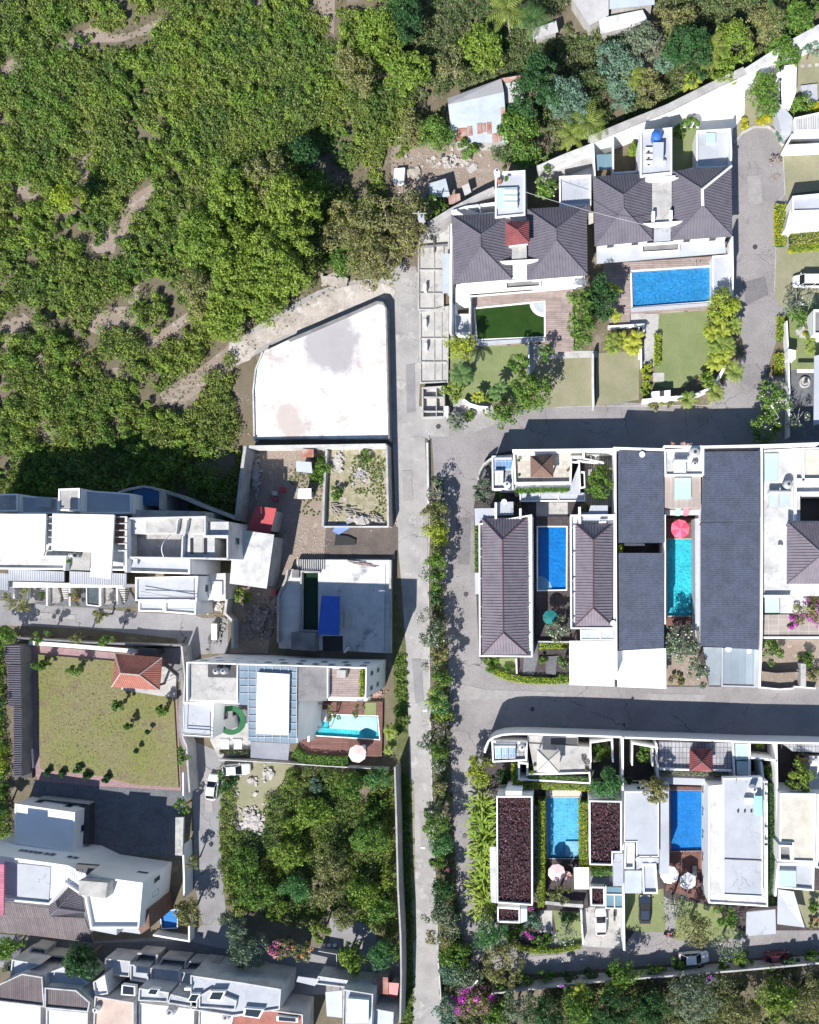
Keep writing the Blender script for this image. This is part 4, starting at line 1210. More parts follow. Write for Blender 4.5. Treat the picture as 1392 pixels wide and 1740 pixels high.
for i in range(70):
    x = g_.uniform(735, 1080); y = 500 + g_.uniform(-25, 25) + (x - 735) * 0.22; a = g_.uniform(-.3, .9); l_ = g_.uniform(20, 65)
    z = g_.uniform(.05, .5)
    mb.line(P([(x, y), (x + l_ * math.cos(a), y + l_ * math.sin(a))], .3), .09, z, z + .08)
tag(thing_mesh('timber_pile', mb, M_TRUNKL, (*W(735, 500, 0), 0)), 'heap of bleached poles at the bottom of the overgrown yard', 'timber')
# yard sheds
def shed(label, pts, h, dh, m, name='shed', wm=None, cat='shed'):
    c = cen(P(pts, h)); t = thing(name, label, cat, (c.x, c.y, 0))
    mono_roof(t, pts, (h + dh, h + dh, h, h), m, 0.08, 'sheet_roof')
    q = MB(); ins = inset(P(pts, h), 0.35); ys = [p.y for p in ins]
    y0, y1 = min(ys), max(ys)
    q.prism(ins, 0, lambda p: h - .1 + dh * (p.y - y0) / max(.1, y1 - y0) * .9); q.build('wall', wm or M_CONC, t)
    return t
shed('large shed with a long white sheet roof beside the red roof', [(75, 650), (352, 690), (300, 1065), (42, 1030)], 5.2, .5, M_WORN)
shed('shed with a bright red metal roof above the white shed', [(225, 490), (368, 508), (325, 680), (165, 655)], 4.2, .4, M_REDM)
shed('small hut with a grey sheet roof, lower of the two in the overgrown corner', [(505, 178), (610, 185), (618, 262), (505, 250)], 2.2, .2, M_ZINCB)
shed('small hut with a pinkish white sheet roof at the top wall of the yard', [(540, 92), (628, 95), (625, 152), (535, 148)], 2.2, .2, M_RUST)
shed('square white roofed hut standing alone in the middle of the dirt yard', [(520, 370), (610, 368), (610, 440), (515, 438)], 2.4, .2, M_WHITE)
slab('barrel', 'red plastic tub on the dirt yard near the red roof', 'tub', [(385, 360), (415, 358), (420, 395), (385, 395)], 0.9, M_REDM)
slab('barrel', 'red basin lying just above the red roofed shed', 'tub', [(335, 425), (372, 430), (368, 455), (335, 452)], 0.6, M_REDM)
slab('bundle', 'pale bundle between the two red tubs in the yard', 'bundle', [(335, 385), (370, 388), (368, 418), (335, 415)], 0.5, M_WORN)
slab('barrel', 'red bucket in the junk below the white shed', 'bucket', [(330, 1080), (362, 1075), (362, 1105), (335, 1108)], 0.8, M_REDM)
tp = slab('tarpaulin', 'crumpled faded blue sheet at the corner of the dark earth strip', 'tarpaulin', [(790, 620), (870, 615), (875, 645), (800, 690), (755, 665)], 0.5, mat('faded_blue_sheet', (0.22, 0.32, 0.6), fine=0.2, bump=1, bs=3), z0=0.3)
slab('black_sheet', 'black plastic sheet on the dark earth strip', 'sheet', [(780, 690), (865, 700), (920, 725), (915, 760), (770, 765)], 0.35, M_BLACK, z0=0.2)
debris('rubble_heap', 'pale broken slabs beside the bleached poles', 960, 590, 130, 22, 70, .42, M_RUBBLE, .4, 11)
debris('junk_heap', 'heap of scrap along the foot of the tall grey yard wall', 235, 300, 30, 170, 220, .22, M_CONC, .6, 12)
debris('junk_heap', 'scattered junk and sacks in the shaded corner below the white shed', 250, 1280, 110, 190, 420, .24, mat('mixed_junk', (0.2, 0.17, 0.16), (0.45, 0.43, 0.42), s=2.0, lo=.55, hi=.6, fine=.3), .5, 13)
debris('rubble_heap', 'white rags and rubble at the top of the straw yard', 800, 190, 50, 90, 190, .22, M_RUBBLE, .5, 14)
debris('rubble_heap', 'grey ash heap in the straw yard', 955, 265, 70, 60, 160, .16, M_CONC, .35, 15)
wall('crooked fence wall beside the junk corner', [(20, 1140), (10, 1240), (60, 1290), (62, 1480)], 2.0, .35, M_CONCL)
shrub('low bright bush between the small huts and the dividing wall', 665, 240, 75, 1.6, 'grass', ry=120)
shrub('round dark green bush at the left of the straw yard', 785, 400, 50, 1.8, 'grass')
shrub('leafy bush at the top right of the straw yard', 985, 150, 50, 1.4, 'broad')
shrub('shrub in the junk corner under the white shed', 120, 1110, 60, 2.2, 'light')
fr('full')
scrub('weeds', 'yellowish weeds spreading over the straw yard', P([(600, 775), (655, 775), (658, 890), (620, 870), (590, 820)]), (.15, .5), (.2, .45), .45, 16, 'scrub', thin=.45, leaf=.12, seed=31, cat='weeds')
scrub('weeds', 'thin weeds along the middle of the dirt yard', P([(490, 800), (550, 790), (550, 880), (500, 870)]), (.1, .4), (.2, .4), .5, 14, 'scrub', thin=.5, leaf=.12, seed=32, cat='weeds')

fr('full')
PM = mat('patched_asphalt', (0.19, 0.18, 0.19), (0.15, 0.145, 0.15), s=1.0, fine=0.3)
PM2 = mat('pale_patched_asphalt', (0.33, 0.315, 0.31), (0.26, 0.25, 0.25), s=0.8, fine=0.3)
for i, (a, m_) in enumerate((([(1270, 300), (1292, 298), (1296, 345), (1272, 350)], PM2), ([(1262, 480), (1300, 470), (1306, 500), (1268, 520)], PM), ([(780, 700), (850, 695), (840, 722), (790, 740)], PM2), ([(775, 880), (800, 880), (798, 960), (778, 958)], PM), ([(770, 1160), (830, 1172), (960, 1176), (960, 1186), (820, 1188), (772, 1190)], PM2), ([(1100, 1178), (1200, 1180), (1195, 1192), (1105, 1190)], PM2), ([(790, 1290), (806, 1290), (800, 1360), (788, 1360)], PM2), ([(900, 1625), (1000, 1618), (1002, 1632), (905, 1640)], PM2), ([(690, 620), (705, 618), (706, 700), (692, 702)], M_ROADM), ([(684, 800), (700, 800), (702, 850), (686, 852)], PM2), ([(700, 1120), (716, 1120), (720, 1190), (706, 1195)], M_ROADM), ([(712, 1380), (726, 1380), (730, 1440), (716, 1440)], PM2), ([(345, 1300), (362, 1310), (362, 1380), (350, 1380)], PM2), ([(60, 1040), (130, 1045), (128, 1052), (62, 1050)], PM2))):
    G('road_patch', a, 0.052 + .002 * i, m_)
for lb, x, y in (('manhole cover on the cul-de-sac beside the wide blue pool', 1283, 420), ('manhole cover at the road junction right of the lime terrace', 745, 725), ('manhole cover on the road beside the long violet roof', 792, 1010), ('manhole cover in the middle of the road above the bottom row', 905, 1205), ('manhole cover on the road beside the banana strip', 790, 1420), ('manhole cover on the apartment road at the left', 215, 1058)):
    p = W(x, y); q = MB(); q.lathe(p.x, p.y, [(.36, .03), (.36, .095), (.3, .1)], 18); tag(thing_mesh('manhole_cover', q, M_DMETAL, (p.x, p.y, 0)), lb, 'manhole cover')
def litter(name, label, areas, n, m, sz=.09, seed=5, z=.1):
    g = np.random.default_rng(seed); C = []
    for (x, y, r) in areas:
        c = W(x, y); k = n; C.append(np.stack([c.x + g.normal(0, L(r) * .6, k), c.y + g.normal(0, L(r) * .6, k), np.full(k, z)], 1))
    C = np.concatenate(C); o = quads_mesh(name, leafquads(C, np.tile([[0, 0, 1.]], (len(C), 1)), sz, .8, .25), m, None, kind='stuff'); o['label'] = label; o['category'] = 'leaf litter'
litter('leaf_litter', 'fallen leaves scattered on the roads under the trees', [(760, 840 + i * 55, 26) for i in range(14)] + [(1316, 560, 14), (1300, 500, 22), (1305, 430, 16), (1318, 300, 8), (1130, 1600, 40), (830, 1600, 30), (1250, 620, 25), (720, 480, 30), (690, 430, 20), (950, 1640, 50), (870, 700, 25), (60, 1030, 40)], 110, LM['dry'], .08)
litter('rubble_crumbs', 'crumbs of rubble strewn over the bare yards', [(500, 800, 40), (520, 930, 40), (440, 1060, 30), (620, 830, 45), (740, 290, 50), (700, 310, 40), (800, 290, 50), (560, 660, 60), (500, 700, 50), (620, 600, 40)], 160, M_RUBBLE, .1, 6, .12)
# ================================================================ UPPER RIGHT VILLAS
def house(name, label, x, y, cat='house', group=None):
    p = W(x, y, 0); return thing(name, label, cat, (p.x, p.y, 0), group)
def part(root, name, pts, h, m, z0=0.0, holes=()):
    q = MB(); q.prism(P(pts, h), z0, h, holes=[P(k, h) for k in holes]); return q.build(name, m, root)
def lines(root, name, segs, w, z0, z1, m):
    out = None
    for s_ in segs:
        q = MB(); q.line(P(s_, z1), w, z0, z1); out = q.build(name, m, root)
    return out
def wing(root, corners, he, ridge, hr, m, capm=None, ins=0.6, **k):
    hip_roof(root, corners, he, ridge, hr, m, capm=capm, **k)
    b = inset(P(corners, he), ins); q = MB(); q.prism(b, 0, he - .17); q.build('wall', M_WHITE, root); auto_windows(root, b, he - .3)
# ---- villa with the algae green pool
fr('c1')
t = house('villa', 'twin-roofed grey tile villa with a small red roof between its wings, above the green pool', 890, 1180)
wing(t, [(470, 985), (845, 972), (850, 1385), (490, 1415)], 6.0, [(655, 1108), (656, 1185)], 8.3, M_ROOF)
wing(t, [(945, 945), (1322, 920), (1327, 1360), (948, 1390)], 6.0, [(1130, 1072), (1132, 1145)], 8.3, M_ROOF)
part(t, 'valley_terrace', [(852, 1160), (944, 1160), (946, 1278), (850, 1280)], 6.6, M_CONC, 5.0)
part(t, 'porch_roof', [(856, 1285), (944, 1280), (946, 1375), (852, 1380)], 5.6, M_WHITE, 5.3)
part(t, 'lintel', [(775, 1272), (1020, 1258), (1015, 1268), (940, 1285), (858, 1288), (790, 1284)], 7.0, M_WHITE, 6.5)
r = hip_roof(t, [(808, 1030), (958, 1018), (960, 1158), (815, 1175)], 8.0, [(885, 1078)], 9.3, M_RED, pitch=.3, cap=.06, name='red_roof')
part(t, 'red_roof_base', [(825, 1045), (945, 1035), (948, 1145), (828, 1160)], 7.8, M_WHITE, 5.0)
part(t, 'canopy', [(500, 1420), (1310, 1362), (1322, 1418), (570, 1478), (500, 1478)], 3.3, M_WHITE, 3.05)
fr('c3')
lines(t, 'planter', [[(672, 388), (905, 370), (905, 424), (675, 440), (672, 388)]], .25, 3.3, 3.9, M_WHITE)
part(t, 'planter_bed', [(680, 395), (898, 378), (898, 418), (682, 432)], 3.5, M_CONCD, 3.31)
lines(t, 'canopy_trim', [[(375, 418), (1205, 352)], [(430, 492), (1212, 428)]], .2, 3.3, 3.42, M_WHITE)
part(t, 'side_room', [(330, 432), (432, 432), (432, 500), (330, 530)], 3.4, M_WHITE)
fr('c1')
q = P([(745, 712), (935, 700), (935, 982), (745, 1000)], 6.8); flat_house(t, q, 6.8, rm=M_PALE, name=('stair_tower', 'tower_roof', 'tower_parapet'))
part(t, 'raised_skylight', [(755, 812), (885, 808), (887, 928), (757, 935)], 7.0, M_FROST, 6.36)
lines(t, 'yard_wall', [[(470, 960), (560, 930), (745, 905)], [(560, 940), (650, 975), (745, 965)], [(645, 915), (655, 972)]], .2, 0, 4.4, M_WHITE)
for i in range(3):
    part(t, 'roof_duct', [(800 + i * 0, 822 + i * 38), (885, 822 + i * 38), (885, 834 + i * 38), (800, 834 + i * 38)], 7.25, M_WHITE, 7.01)
tank('round white water tank at the corner of the stair tower above the green pool villa', 757, 703, 21, 6.8, 1.2, M_WHITE)
tank('small red and white drum beside the white tank on the stair tower', 772, 757, 17, 6.4, .8, M_RUST)
shrub('potted plant in front of the white tank on the stair tower roof', 820, 790, 24, 7.4, 'broad', name='potted_plant', cat='potted plant', dens=1)
fr('c3')
part_w = wall('tall white side wall left of the green pool villa', [(308, 0), (303, 300), (300, 740)], 4.6, .3, M_WHITE)
def deck(label, pts, h=0.5, m=None, holes=(), name='wooden_deck', cat='deck'):
    return slab(name, label, cat, pts, h, m or M_WOOD, holes=holes)
deck('weathered wood deck round the green swimming pool', [(440, 495), (1130, 440), (1135, 860), (940, 870), (940, 800), (455, 830), (440, 700)], holes=[[(462, 572), (938, 526), (938, 768), (478, 788)]])
pool('rectangular swimming pool full of green algae water with a round white corner step', [(468, 578), (932, 532), (934, 762), (484, 782)], water=W_GREEN, tile=T_BLUE, cope=.22, copem=M_WHITE)
t2 = MB()
c = W(932, 532, .5)
for i, (r_, z) in enumerate(((96, .43), (72, .445), (48, .46))):
    rr = L(r_, .5); pts_ = clip_poly([c + Vector((math.cos(a * .1571), math.sin(a * .1571))) * rr for a in range(40)], ccw(P([(468, 578), (931, 533), (933, 761), (484, 782)], .5)))
    t2 = MB(); t2.prism(pts_, .3, z); st = t2.build('pool_step', [M_WHITE, M_PALE, M_ZINCB][i], bpy.data.objects['swimming_pool'])
slab('pool_edge', 'long white ledge along the bottom edge of the green pool', 'ledge', [(478, 795), (940, 772), (940, 792), (482, 824)], .75, M_PALE)
t = house('pump_room', 'small white pump room with a dark opening left of the green pool', 380, 640, 'pump room')
q = P([(326, 610), (436, 610), (436, 742), (330, 742)], 2.2); flat_house(t, q, 2.2, rm=M_PALE, win=False)
lines(t, 'frame', [[(330, 540), (432, 530), (430, 610)], [(330, 540), (330, 610)]], .2, 0, 2.6, M_WHITE)
# gardens under the two villas
G('lawn', [(480, 828), (825, 808), (835, 1010), (760, 1210), (420, 1200), (300, 1180), (300, 740), (480, 790)], .06, M_LAWN)
G('lawn', [(880, 905), (1250, 885), (1262, 1230), (940, 1240), (850, 1100)], .055, M_LAWND)
G('lawn', [(1290, 875), (1575, 860), (1575, 1190), (1280, 1235)], .055, M_LAWND)
G('paving', [(300, 1180), (560, 1200), (600, 1260), (560, 1290), (480, 1285), (300, 1230)], .07, M_CONC)
G('paving', [(830, 800), (1130, 860), (1290, 860), (1300, 905), (900, 915), (860, 1000), (835, 1030)], .065, M_CONCL)
wall('white garden wall running down from the green pool', [(826, 800), (830, 900), (832, 1040)], 1.6, .2)
wall('curved low white wall in front of the palms left of the green pool garden', [(385, 1190), (430, 1222), (490, 1240), (555, 1246)], 1.3, .45)
wall('pale wall between the two dry lawns', [(1262, 878), (1262, 1060), (1266, 1240)], 2.3, .35, M_WORN)
wall('white wall on the right side of the second dry lawn', [(1575, 700 + 0), (1578, 900)], 1.5, .2)
tree('round lime-leaved palm-like tree at the bottom left corner of the green pool', 372, 830, 92, 5.5, 'lime')
palm('dark palm with drooping fronds at the left of the small green garden', 375, 1010, 95, 6.0, 'palmd', n=11)
tree('yellow-green bushy tree on the corner of the green pool garden by the concrete stalls', 335, 1130, 85, 4.5, 'light')
palm('feathery palm in the middle of the green pool garden', 610, 1090, 85, 5.5, 'palmd', stems=2, n=12)
palm('small yellow palm beside the low curved wall of the green pool garden', 480, 1150, 60, 2.6, 'palmy', stems=3, n=8)
tree('dense dark green tree at the right end of the green pool garden', 850, 1120, 150, 6.5, 'broad')
tree('dark green tree leaning over the garden wall below the green pool', 770, 960, 75, 6.0, 'broad')
tree('small tree standing on the paving right of the garden wall', 940, 880, 60, 4.0, 'grass')
tree('rounded dark green tree at the lower edge by the road below the green pool garden', 660, 1290, 105, 4.5, 'broad')
tree('large dense dark green tree between the two pools', 1185, 640, 110, 7.5, 'broad', ry=210)
tree('dense green tree at the lower left corner of the blue pool deck', 1320, 520, 95, 7.0, 'dark', ry=170)
shrub('thin grey bush beside the road left of the curved white wall', 350, 1340, 75, 2.2, 'grey', dens=.9)
shrub('bright low bush right of the curved white wall end', 430, 1290, 40, 1.2, 'light')
shrub('leafy hedge behind the curved white wall', 600, 1190, 110, 1.4, 'light', ry=30)
# ---- concrete stalls row
m = MB()
t = house('stall_foundations', 'unfinished row of concrete stall foundations along the main road', 180, 700, 'foundations')
def cells(outer, xs, ys, h, w=.16):
    part(t, 'floor_slab', outer, .35, M_CONCL)
    lines(t, 'outer_wall', [outer + [outer[0]]], .22, .351, h, M_CONCL)
    (xa, ya), (xb, yb), (xc, yc), (xd, yd) = outer
    for yy in ys:
        f = (yy - ya) / (yd - ya); lines(t, 'cross_wall', [[(xa + (xd - xa) * f, yy), (xb + (xc - xb) * f, yy)]], w, .351, h, M_CONCL)
    for xx in xs:
        lines(t, 'partition', [[(xx, ya + 4), (xx + (xd - xa) * .8, yd - 4)]], w * .8, .351, h - .1, M_CONC)
cells([(85, 150), (250, 150), (250, 580), (85, 580)], [190], [312, 470], .62)
cells([(95, 600), (285, 560), (280, 1070), (98, 1075)], [190, 240], [775, 935], .6)
cells([(112, 1110), (255, 1100), (258, 1305), (112, 1310)], [205], [1172, 1268], 1.3)
part(t, 'end_block', [(262, 1235), (286, 1232), (286, 1300), (262, 1300)], 1.5, M_WHITE)
fr('c1')
part(t, 'upper_floor_slab', [(270, 1130), (345, 1040), (462, 980), (455, 1240), (268, 1160)], .36, M_CONCL)
lines(t, 'outer_wall', [[(268, 1160), (345, 1040), (460, 982)], [(455, 985), (452, 1480)]], .25, .361, 1.2, M_CONCL)
lines(t, 'partition', [[(362, 1040), (360, 1215)], [(262, 1180), (455, 1165)]], .14, .361, 1.0, M_CONCD)
part(t, 'sheet_roof', [(415, 1225), (466, 1225), (466, 1470), (415, 1475)], 2.4, M_ZINCB, 2.3)
fr('c3')
for (x, y, a) in ((128, 430, 0), (128, 670, 1), (133, 830, 0)):
    slab('stone_post', ('curved white block on the stall foundations near the top', 'white post box on the middle stalls', 'lower white post box on the stalls')[(x == 133) * 2 + a * (x == 128)], 'block', [(x - 9, y - 22), (x + 9, y - 24), (x + 8, y + 22), (x - 8, y + 24)], 1.3, M_WHITE, z0=.351)
# ---- villa with the blue pool
fr('c2')
t = house('villa', 'larger twin-roofed grey tile villa with a pale ridge repair, above the wide blue pool', 440, 1020)
wing(t, [(28, 852), (378, 832), (388, 1238), (38, 1272)], 6.3, [(210, 965), (212, 1045)], 8.7, M_ROOF)
wing(t, [(508, 818), (862, 790), (868, 1214), (500, 1235)], 6.3, [(688, 930), (690, 1028)], 8.7, M_ROOF)
q = MB(); a_, b_, c_ = W(862, 790, 6.35), W(688, 930, 8.8), W(690, 1028, 8.8)
q.tube((*a_, 6.42), (*b_, 8.85), .19, .19, 6); q.tube((*b_, 8.85), (*c_, 8.85), .24, .24, 6); q.build('ridge_cement', M_WHITE, t)
part(t, 'valley_terrace', [(384, 868), (503, 868), (503, 1142), (386, 1142)], 6.5, M_CONCL, 5.2)
part(t, 'porch_roof', [(396, 1146), (495, 1140), (497, 1232), (395, 1240)], 6.0, M_PALE, 5.6)
part(t, 'lintel', [(330, 1135), (570, 1118), (560, 1128), (500, 1145), (390, 1150)], 7.2, M_WHITE, 6.6)
part(t, 'roof_vent', [(383, 1060), (402, 1062), (402, 1112), (383, 1110)], 7.6, M_WHITE, 6.4)
part(t, 'roof_vent', [(490, 1055), (508, 1055), (508, 1105), (490, 1105)], 7.6, M_WHITE, 6.4)
part(t, 'canopy', [(48, 1275), (820, 1215), (830, 1310), (50, 1375)], 3.4, M_PALE, 3.1)
lines(t, 'planter', [[(322, 1262), (550, 1246), (545, 1298), (322, 1312), (322, 1262)]], .28, 3.4, 4.0, M_WHITE)
part(t, 'planter_bed', [(335, 1272), (540, 1257), (535, 1290), (335, 1304)], 3.7, M_CONCD, 3.41)
for i, x in enumerate((170, 210, 250, 620, 660, 700)):
    y = 1268 - (x - 150) * .07
    q = MB(); q.box(W(x, y, 3.8).x, W(x, y, 3.8).y, 3.41, .9, .3, .35); q.build('bracket', M_METAL, t)
q = P([(312, 572), (505, 555), (505, 832), (312, 852)], 7.2); flat_house(t, q, 7.2, rm=M_PALE, name=('stair_tower', 'tower_roof', 'tower_parapet'))
part(t, 'tower_door_slab', [(345, 858), (525, 845), (525, 858), (545, 858), (480, 872), (345, 880)], 7.0, M_WHITE, 6.4)
tank('large bright blue water tank on the stair tower', 415, 592, 32, 6.8, 1.7, M_TANKB)
part(t, 'service_box', [(390, 645), (455, 645), (452, 738), (392, 738)], 8.2, M_PALE, 6.76)
for i, y in enumerate((685, 725, 765)):
    ac_unit(('upper', 'middle', 'lower')[i] + ' white air conditioner beside the pale box on the stair tower', 365, y, 6.78, 0, sx=1.1)
tank('small white drum below the pale box on the stair tower', 455, 755, 13, 6.78, .7, M_WHITE)
lines(t, 'east_wall', [[(855, 560), (862, 700), (860, 790)], [(868, 1214), (872, 1420)]], .25, 0, 5.0, M_WHITE)
lines(t, 'yard_wall', [[(30, 660), (40, 860)], [(150, 625), (150, 830), (310, 820)], [(508, 830), (640, 800)]], .2, 0, 4.4, M_WHITE)
part(t, 'yard_awning', [(48, 720), (148, 716), (148, 808), (52, 815)], 3.6, M_GLASS, 3.55)
part(t, 'side_passage_roof', [(1, 1070), (30, 1070), (30, 1130), (1, 1140)], 5.5, M_CREAM, 5.3)
t = house('carport', 'pale flat carport roof with a square skylight behind the right villa', 760, 700, 'carport')
q = P([(652, 574), (872, 560), (860, 795), (652, 800)], 3.6); flat_house(t, q, 3.6, rm=M_PALE, ph=.3, win=False)
part(t, 'skylight', [(708, 588), (768, 586), (768, 648), (708, 650)], 3.7, M_FROST, 3.31)
t = house('utility_room', 'pale flat roofed block between the two grey villas', 1140 - 1000, 60, 'utility room'); fr('c1')
t.location = (*W(1250, 830, 0), 0)
q = P([(1148, 738), (1350, 728), (1350, 918), (1150, 930)], 4.6); flat_house(t, q, 4.6, rm=M_PALE, win=False)
fr('c2')
G('lawn', [(505, 560), (660, 560), (660, 810), (505, 830)], .06, M_LAWN)
G('garden_bed', [(150, 625), (310, 600), (310, 830), (150, 830)], .06, M_SOILD)
G('paving', [(10, 640), (400, 500), (945, 240), (945, 470), (880, 560), (650, 575), (500, 560), (310, 600), (150, 640), (40, 680)], .055, mat('white_paving', (0.80, 0.79, 0.77), (0.7, 0.69, 0.67), amt=.4, fine=.06))
G('garden_bed', [(945, 260), (1150, 100), (1150, 420), (1125, 550), (1040, 545), (960, 560), (880, 640), (870, 600), (940, 480)], .06, M_LAWND)
shrub('bright bush in the walled yard left of the stair tower', 265, 680, 48, 1.8, 'light')
shrub('bushy hedge at the top of the small lawn beside the carport', 610, 530, 85, 2.2, 'grass', ry=38, rot=.35)
shrub('dark bush in the shade right of the stair tower', 545, 570, 40, 2.6, 'broad')
tree('tall oval dark green tree inside the turning circle garden', 1060, 360, 95, 5.5, 'broad', ry=150)
shrub('golden bush left of the turning circle tree', 948, 525, 30, .9, 'gold')
shrub('golden flower bed under the turning circle tree', 1070, 505, 60, .9, 'gold', ry=32)
shrub('silvery bush by the white wall right of the turning circle', 1160, 590, 35, 1.2, 'silver', ry=60)
# white slender sculpture/birdbath seen in the oval tree
t = house('street_lamp', 'white lamp standing in front of the oval tree at the turning circle', 1080, 400, 'street lamp')
p = W(1082, 400, 0)
q = MB(); q.tube((p.x, p.y, 0), (p.x, p.y, 6.2), .08, .05, 8); q.build('pole', M_WHITE, t)
q = MB(); q.lathe(p.x, p.y, [(.08, 6.2), (.42, 6.3), (.3, 6.55), (.05, 6.7)], 12); q.build('lamp_head', M_WHITE, t)
# retaining wall with rough grey top and white inner face
pl = P([(18, 652), (250, 556), (490, 460), (740, 335), (955, 232)], 4.0)
mb = MB(); mb.line([p + Vector((-.25, .55)) for p in pl], 1.1, 0, 4.0)
o = tag(thing_mesh('boundary_wall', mb, M_CONC, (pl[0].x, pl[0].y, 0)), 'long grey-topped wall slanting between the wild trees and the two villas', 'wall')
mb = MB(); mb.line([p + Vector((.12, -.1)) for p in pl], .2, 0, 3.9); q = mb.build('inner_face', M_WHITE, o); q.location = (0, 0, 0)
pl = P([(955, 235), (1165, 100), (1400, -30), (1800, -200)], 4.0)
mb = MB(); mb.line([p + Vector((-.1, .4)) for p in pl], 1.0, 0, 4.0)
o = tag(thing_mesh('boundary_wall', mb, M_WORN, (pl[0].x, pl[0].y, 0)), 'top right stretch of the slanting boundary wall beyond the turning circle', 'wall')
mb = MB(); mb.line([p + Vector((.15, -.17)) for p in pl], .2, 0, 3.9); mb.build('inner_face', M_WHITE, o)
fr('c1')
pl = P([(330, 1045), (470, 960), (620, 880), (745, 822)], 3.6)
mb = MB(); mb.line(pl, 1.0, 0, 3.6); tag(thing_mesh('boundary_wall', mb, M_CONC, (pl[0].x, pl[0].y, 0)), 'rough grey wall slanting up to the stair tower of the green pool villa', 'wall')
pl = P([(1015, 690), (1200, 610), (1370, 545)], 3.8)
mb = MB(); mb.line(pl, .9, 0, 3.8); mb.line(P([(1110, 690), (1370, 590)], 3.0), .8, 0, 3.0); tag(thing_mesh('boundary_wall', mb, M_WORN, (pl[0].x, pl[0].y, 0)), 'white-faced wall slanting behind the white-flowered tree between the villas', 'wall')
G('paving', [(1110, 690), (1360, 580), (1360, 740), (1150, 740)], .055, M_WHITE)
tree('white-flowered frangipani between the stair tower and the pale block', 1070, 790, 80, 5.0, 'frangigreen', ry=110, rot=-.3)
fr('c4')
deck('brown deck round the wide blue pool', [(90, 100), (748, 55), (748, 130), (745, 345), (720, 375), (425, 395), (250, 398), (250, 462), (130, 468), (90, 300)], .5, M_WOOD, holes=[[(256, 146), (738, 116), (742, 332), (262, 368)]])
pool('wide rectangular blue pool of the upper right villa', [(262, 150), (733, 121), (738, 327), (266, 362)], water=W_CLEAR, tile=T_BLUE, cope=.25)
slab('pool_edge', 'white ledge along the bottom edge of the wide blue pool', 'ledge', [(258, 366), (742, 334), (735, 350), (258, 390)], .7, M_PALE)
t = house('pool_house', 'narrow pale flat roof to the right of the wide blue pool', 800, 160, 'outbuilding')
q = P([(748, 52), (845, 45), (862, 296), (750, 296)], 2.6); flat_house(t, q, 2.6, rm=M_PALE, ph=.12, win=False)
wall('white side wall along the cul-de-sac beside the wide blue pool', [(868, 0), (872, 150), (870, 300)], 3.0, .25)
q = MB()
for x in (645, 668): a = W(x, 102, .6); q.tube((a.x, a.y, .5), (a.x, a.y, 1.3), .03, .03, 6); q.tube((a.x, a.y, 1.3), (a.x, a.y - .5, .6), .03, .03, 6)
tag(thing_mesh('pool_ladder', q, M_METAL, (*W(656, 102, 0), .5)), 'steel pool ladder at the top edge of the wide blue pool', 'ladder')
G('lawn', [(425, 392), (735, 372), (745, 600), (740, 700), (690, 760), (560, 850), (470, 850), (395, 830), (415, 560)], .06, M_LAWN)
G('paving', [(250, 398), (425, 395), (420, 520), (400, 560), (395, 720), (330, 720), (325, 610), (345, 540), (340, 462), (250, 462)], .07, M_CONCL)
slab('paving_slab', 'square stone slab at the lower left of the mown lawn', 'slab', [(388, 758), (458, 756), (458, 808), (392, 810)], .14, M_CONCL)
wall('white L-shaped planter wall left of the lawn path', [(118, 478), (335, 466), (335, 505)], 1.1, .25)
palm('yellow and orange cordyline palms in the planter left of the lawn path', 250, 565, 95, 2.6, 'palmy', stems=5, n=9)
palm('dusty fan leaves at the left half of the same planter', 130, 560, 85, 2.6, 'palm', stems=4, n=9)
palm('yellow-tipped palm at the left end of the blue pool deck', 150, 230, 85, 4.5, 'palmy', stems=3, n=10)
palm('golden palm below it at the lower left corner of the blue pool', 160, 395, 60, 3.0, 'palmy', stems=2, n=10)
tree('shaded dark tree at the far left of the blue pool deck', 60, 330, 80, 6.5, 'dark', ry=120)
hedge('clipped lime hedge along the left of the mown lawn', [(420, 518), (418, 705)], 34, .9, 'lime')
for i, (yy, tx) in enumerate(((735, 'top'), (775, 'second'), (825, 'third'), (875, 'lowest'))):
    shrub(tx + ' clipped lime bush in the column beside the second dry lawn', 352 - (i == 3) * 15, yy, 32, 1.2, 'lime' if i < 3 else 'light')
wall('white front wall curving round the bottom right of the mown lawn', [(325, 925), (450, 915), (565, 902), (650, 890), (720, 860), (785, 795), (825, 715)], 1.7, .45)
wall('white wall between the second dry lawn and the lime bushes', [(318, 610), (320, 720)], 1.5, .2)
t = house('gate_pillar', 'white letterbox block behind the front wall of the mown lawn', 440, 890, 'gate pillar')
part(t, 'block', [(382, 872), (495, 862), (495, 905), (385, 912)], 1.9, M_WHITE)
part(t, 'cap', [(430, 868), (456, 866), (456, 898), (430, 900)], 2.1, M_DMETAL, 1.91)
tree('tall yellow-green areca palm at the top of the row beside the lawn', 810, 350, 95, 5.5, 'lime', name='palm_tree', cat='palm')
palm('golden areca palm second in the row beside the lawn', 860, 330, 75, 5.0, 'palmy', stems=4, n=10)
palm('areca palm clump, third in the row beside the lawn', 800, 480, 100, 5.0, 'palmy', stems=6, n=10)
palm('green areca palm clump at the middle right of the row', 870, 480, 75, 4.2, 'palm', stems=4, n=10)
palm('areca palm clump, fourth in the row beside the lawn', 820, 570, 105, 4.6, 'palm', stems=6, n=10)
palm('bright areca palm clump at the bottom of the row beside the lawn', 805, 670, 95, 4.4, 'palmy', stems=6, n=10)
palm('single green palm leaning over the curved white wall', 885, 750, 70, 4.5, 'palm', n=13)
tree('leafy bush tree inside the curved front wall', 715, 800, 60, 2.6, 'light')
palm('green palm outside the curved wall, nearest the cul-de-sac', 765, 875, 65, 3.4, 'palm', n=13)
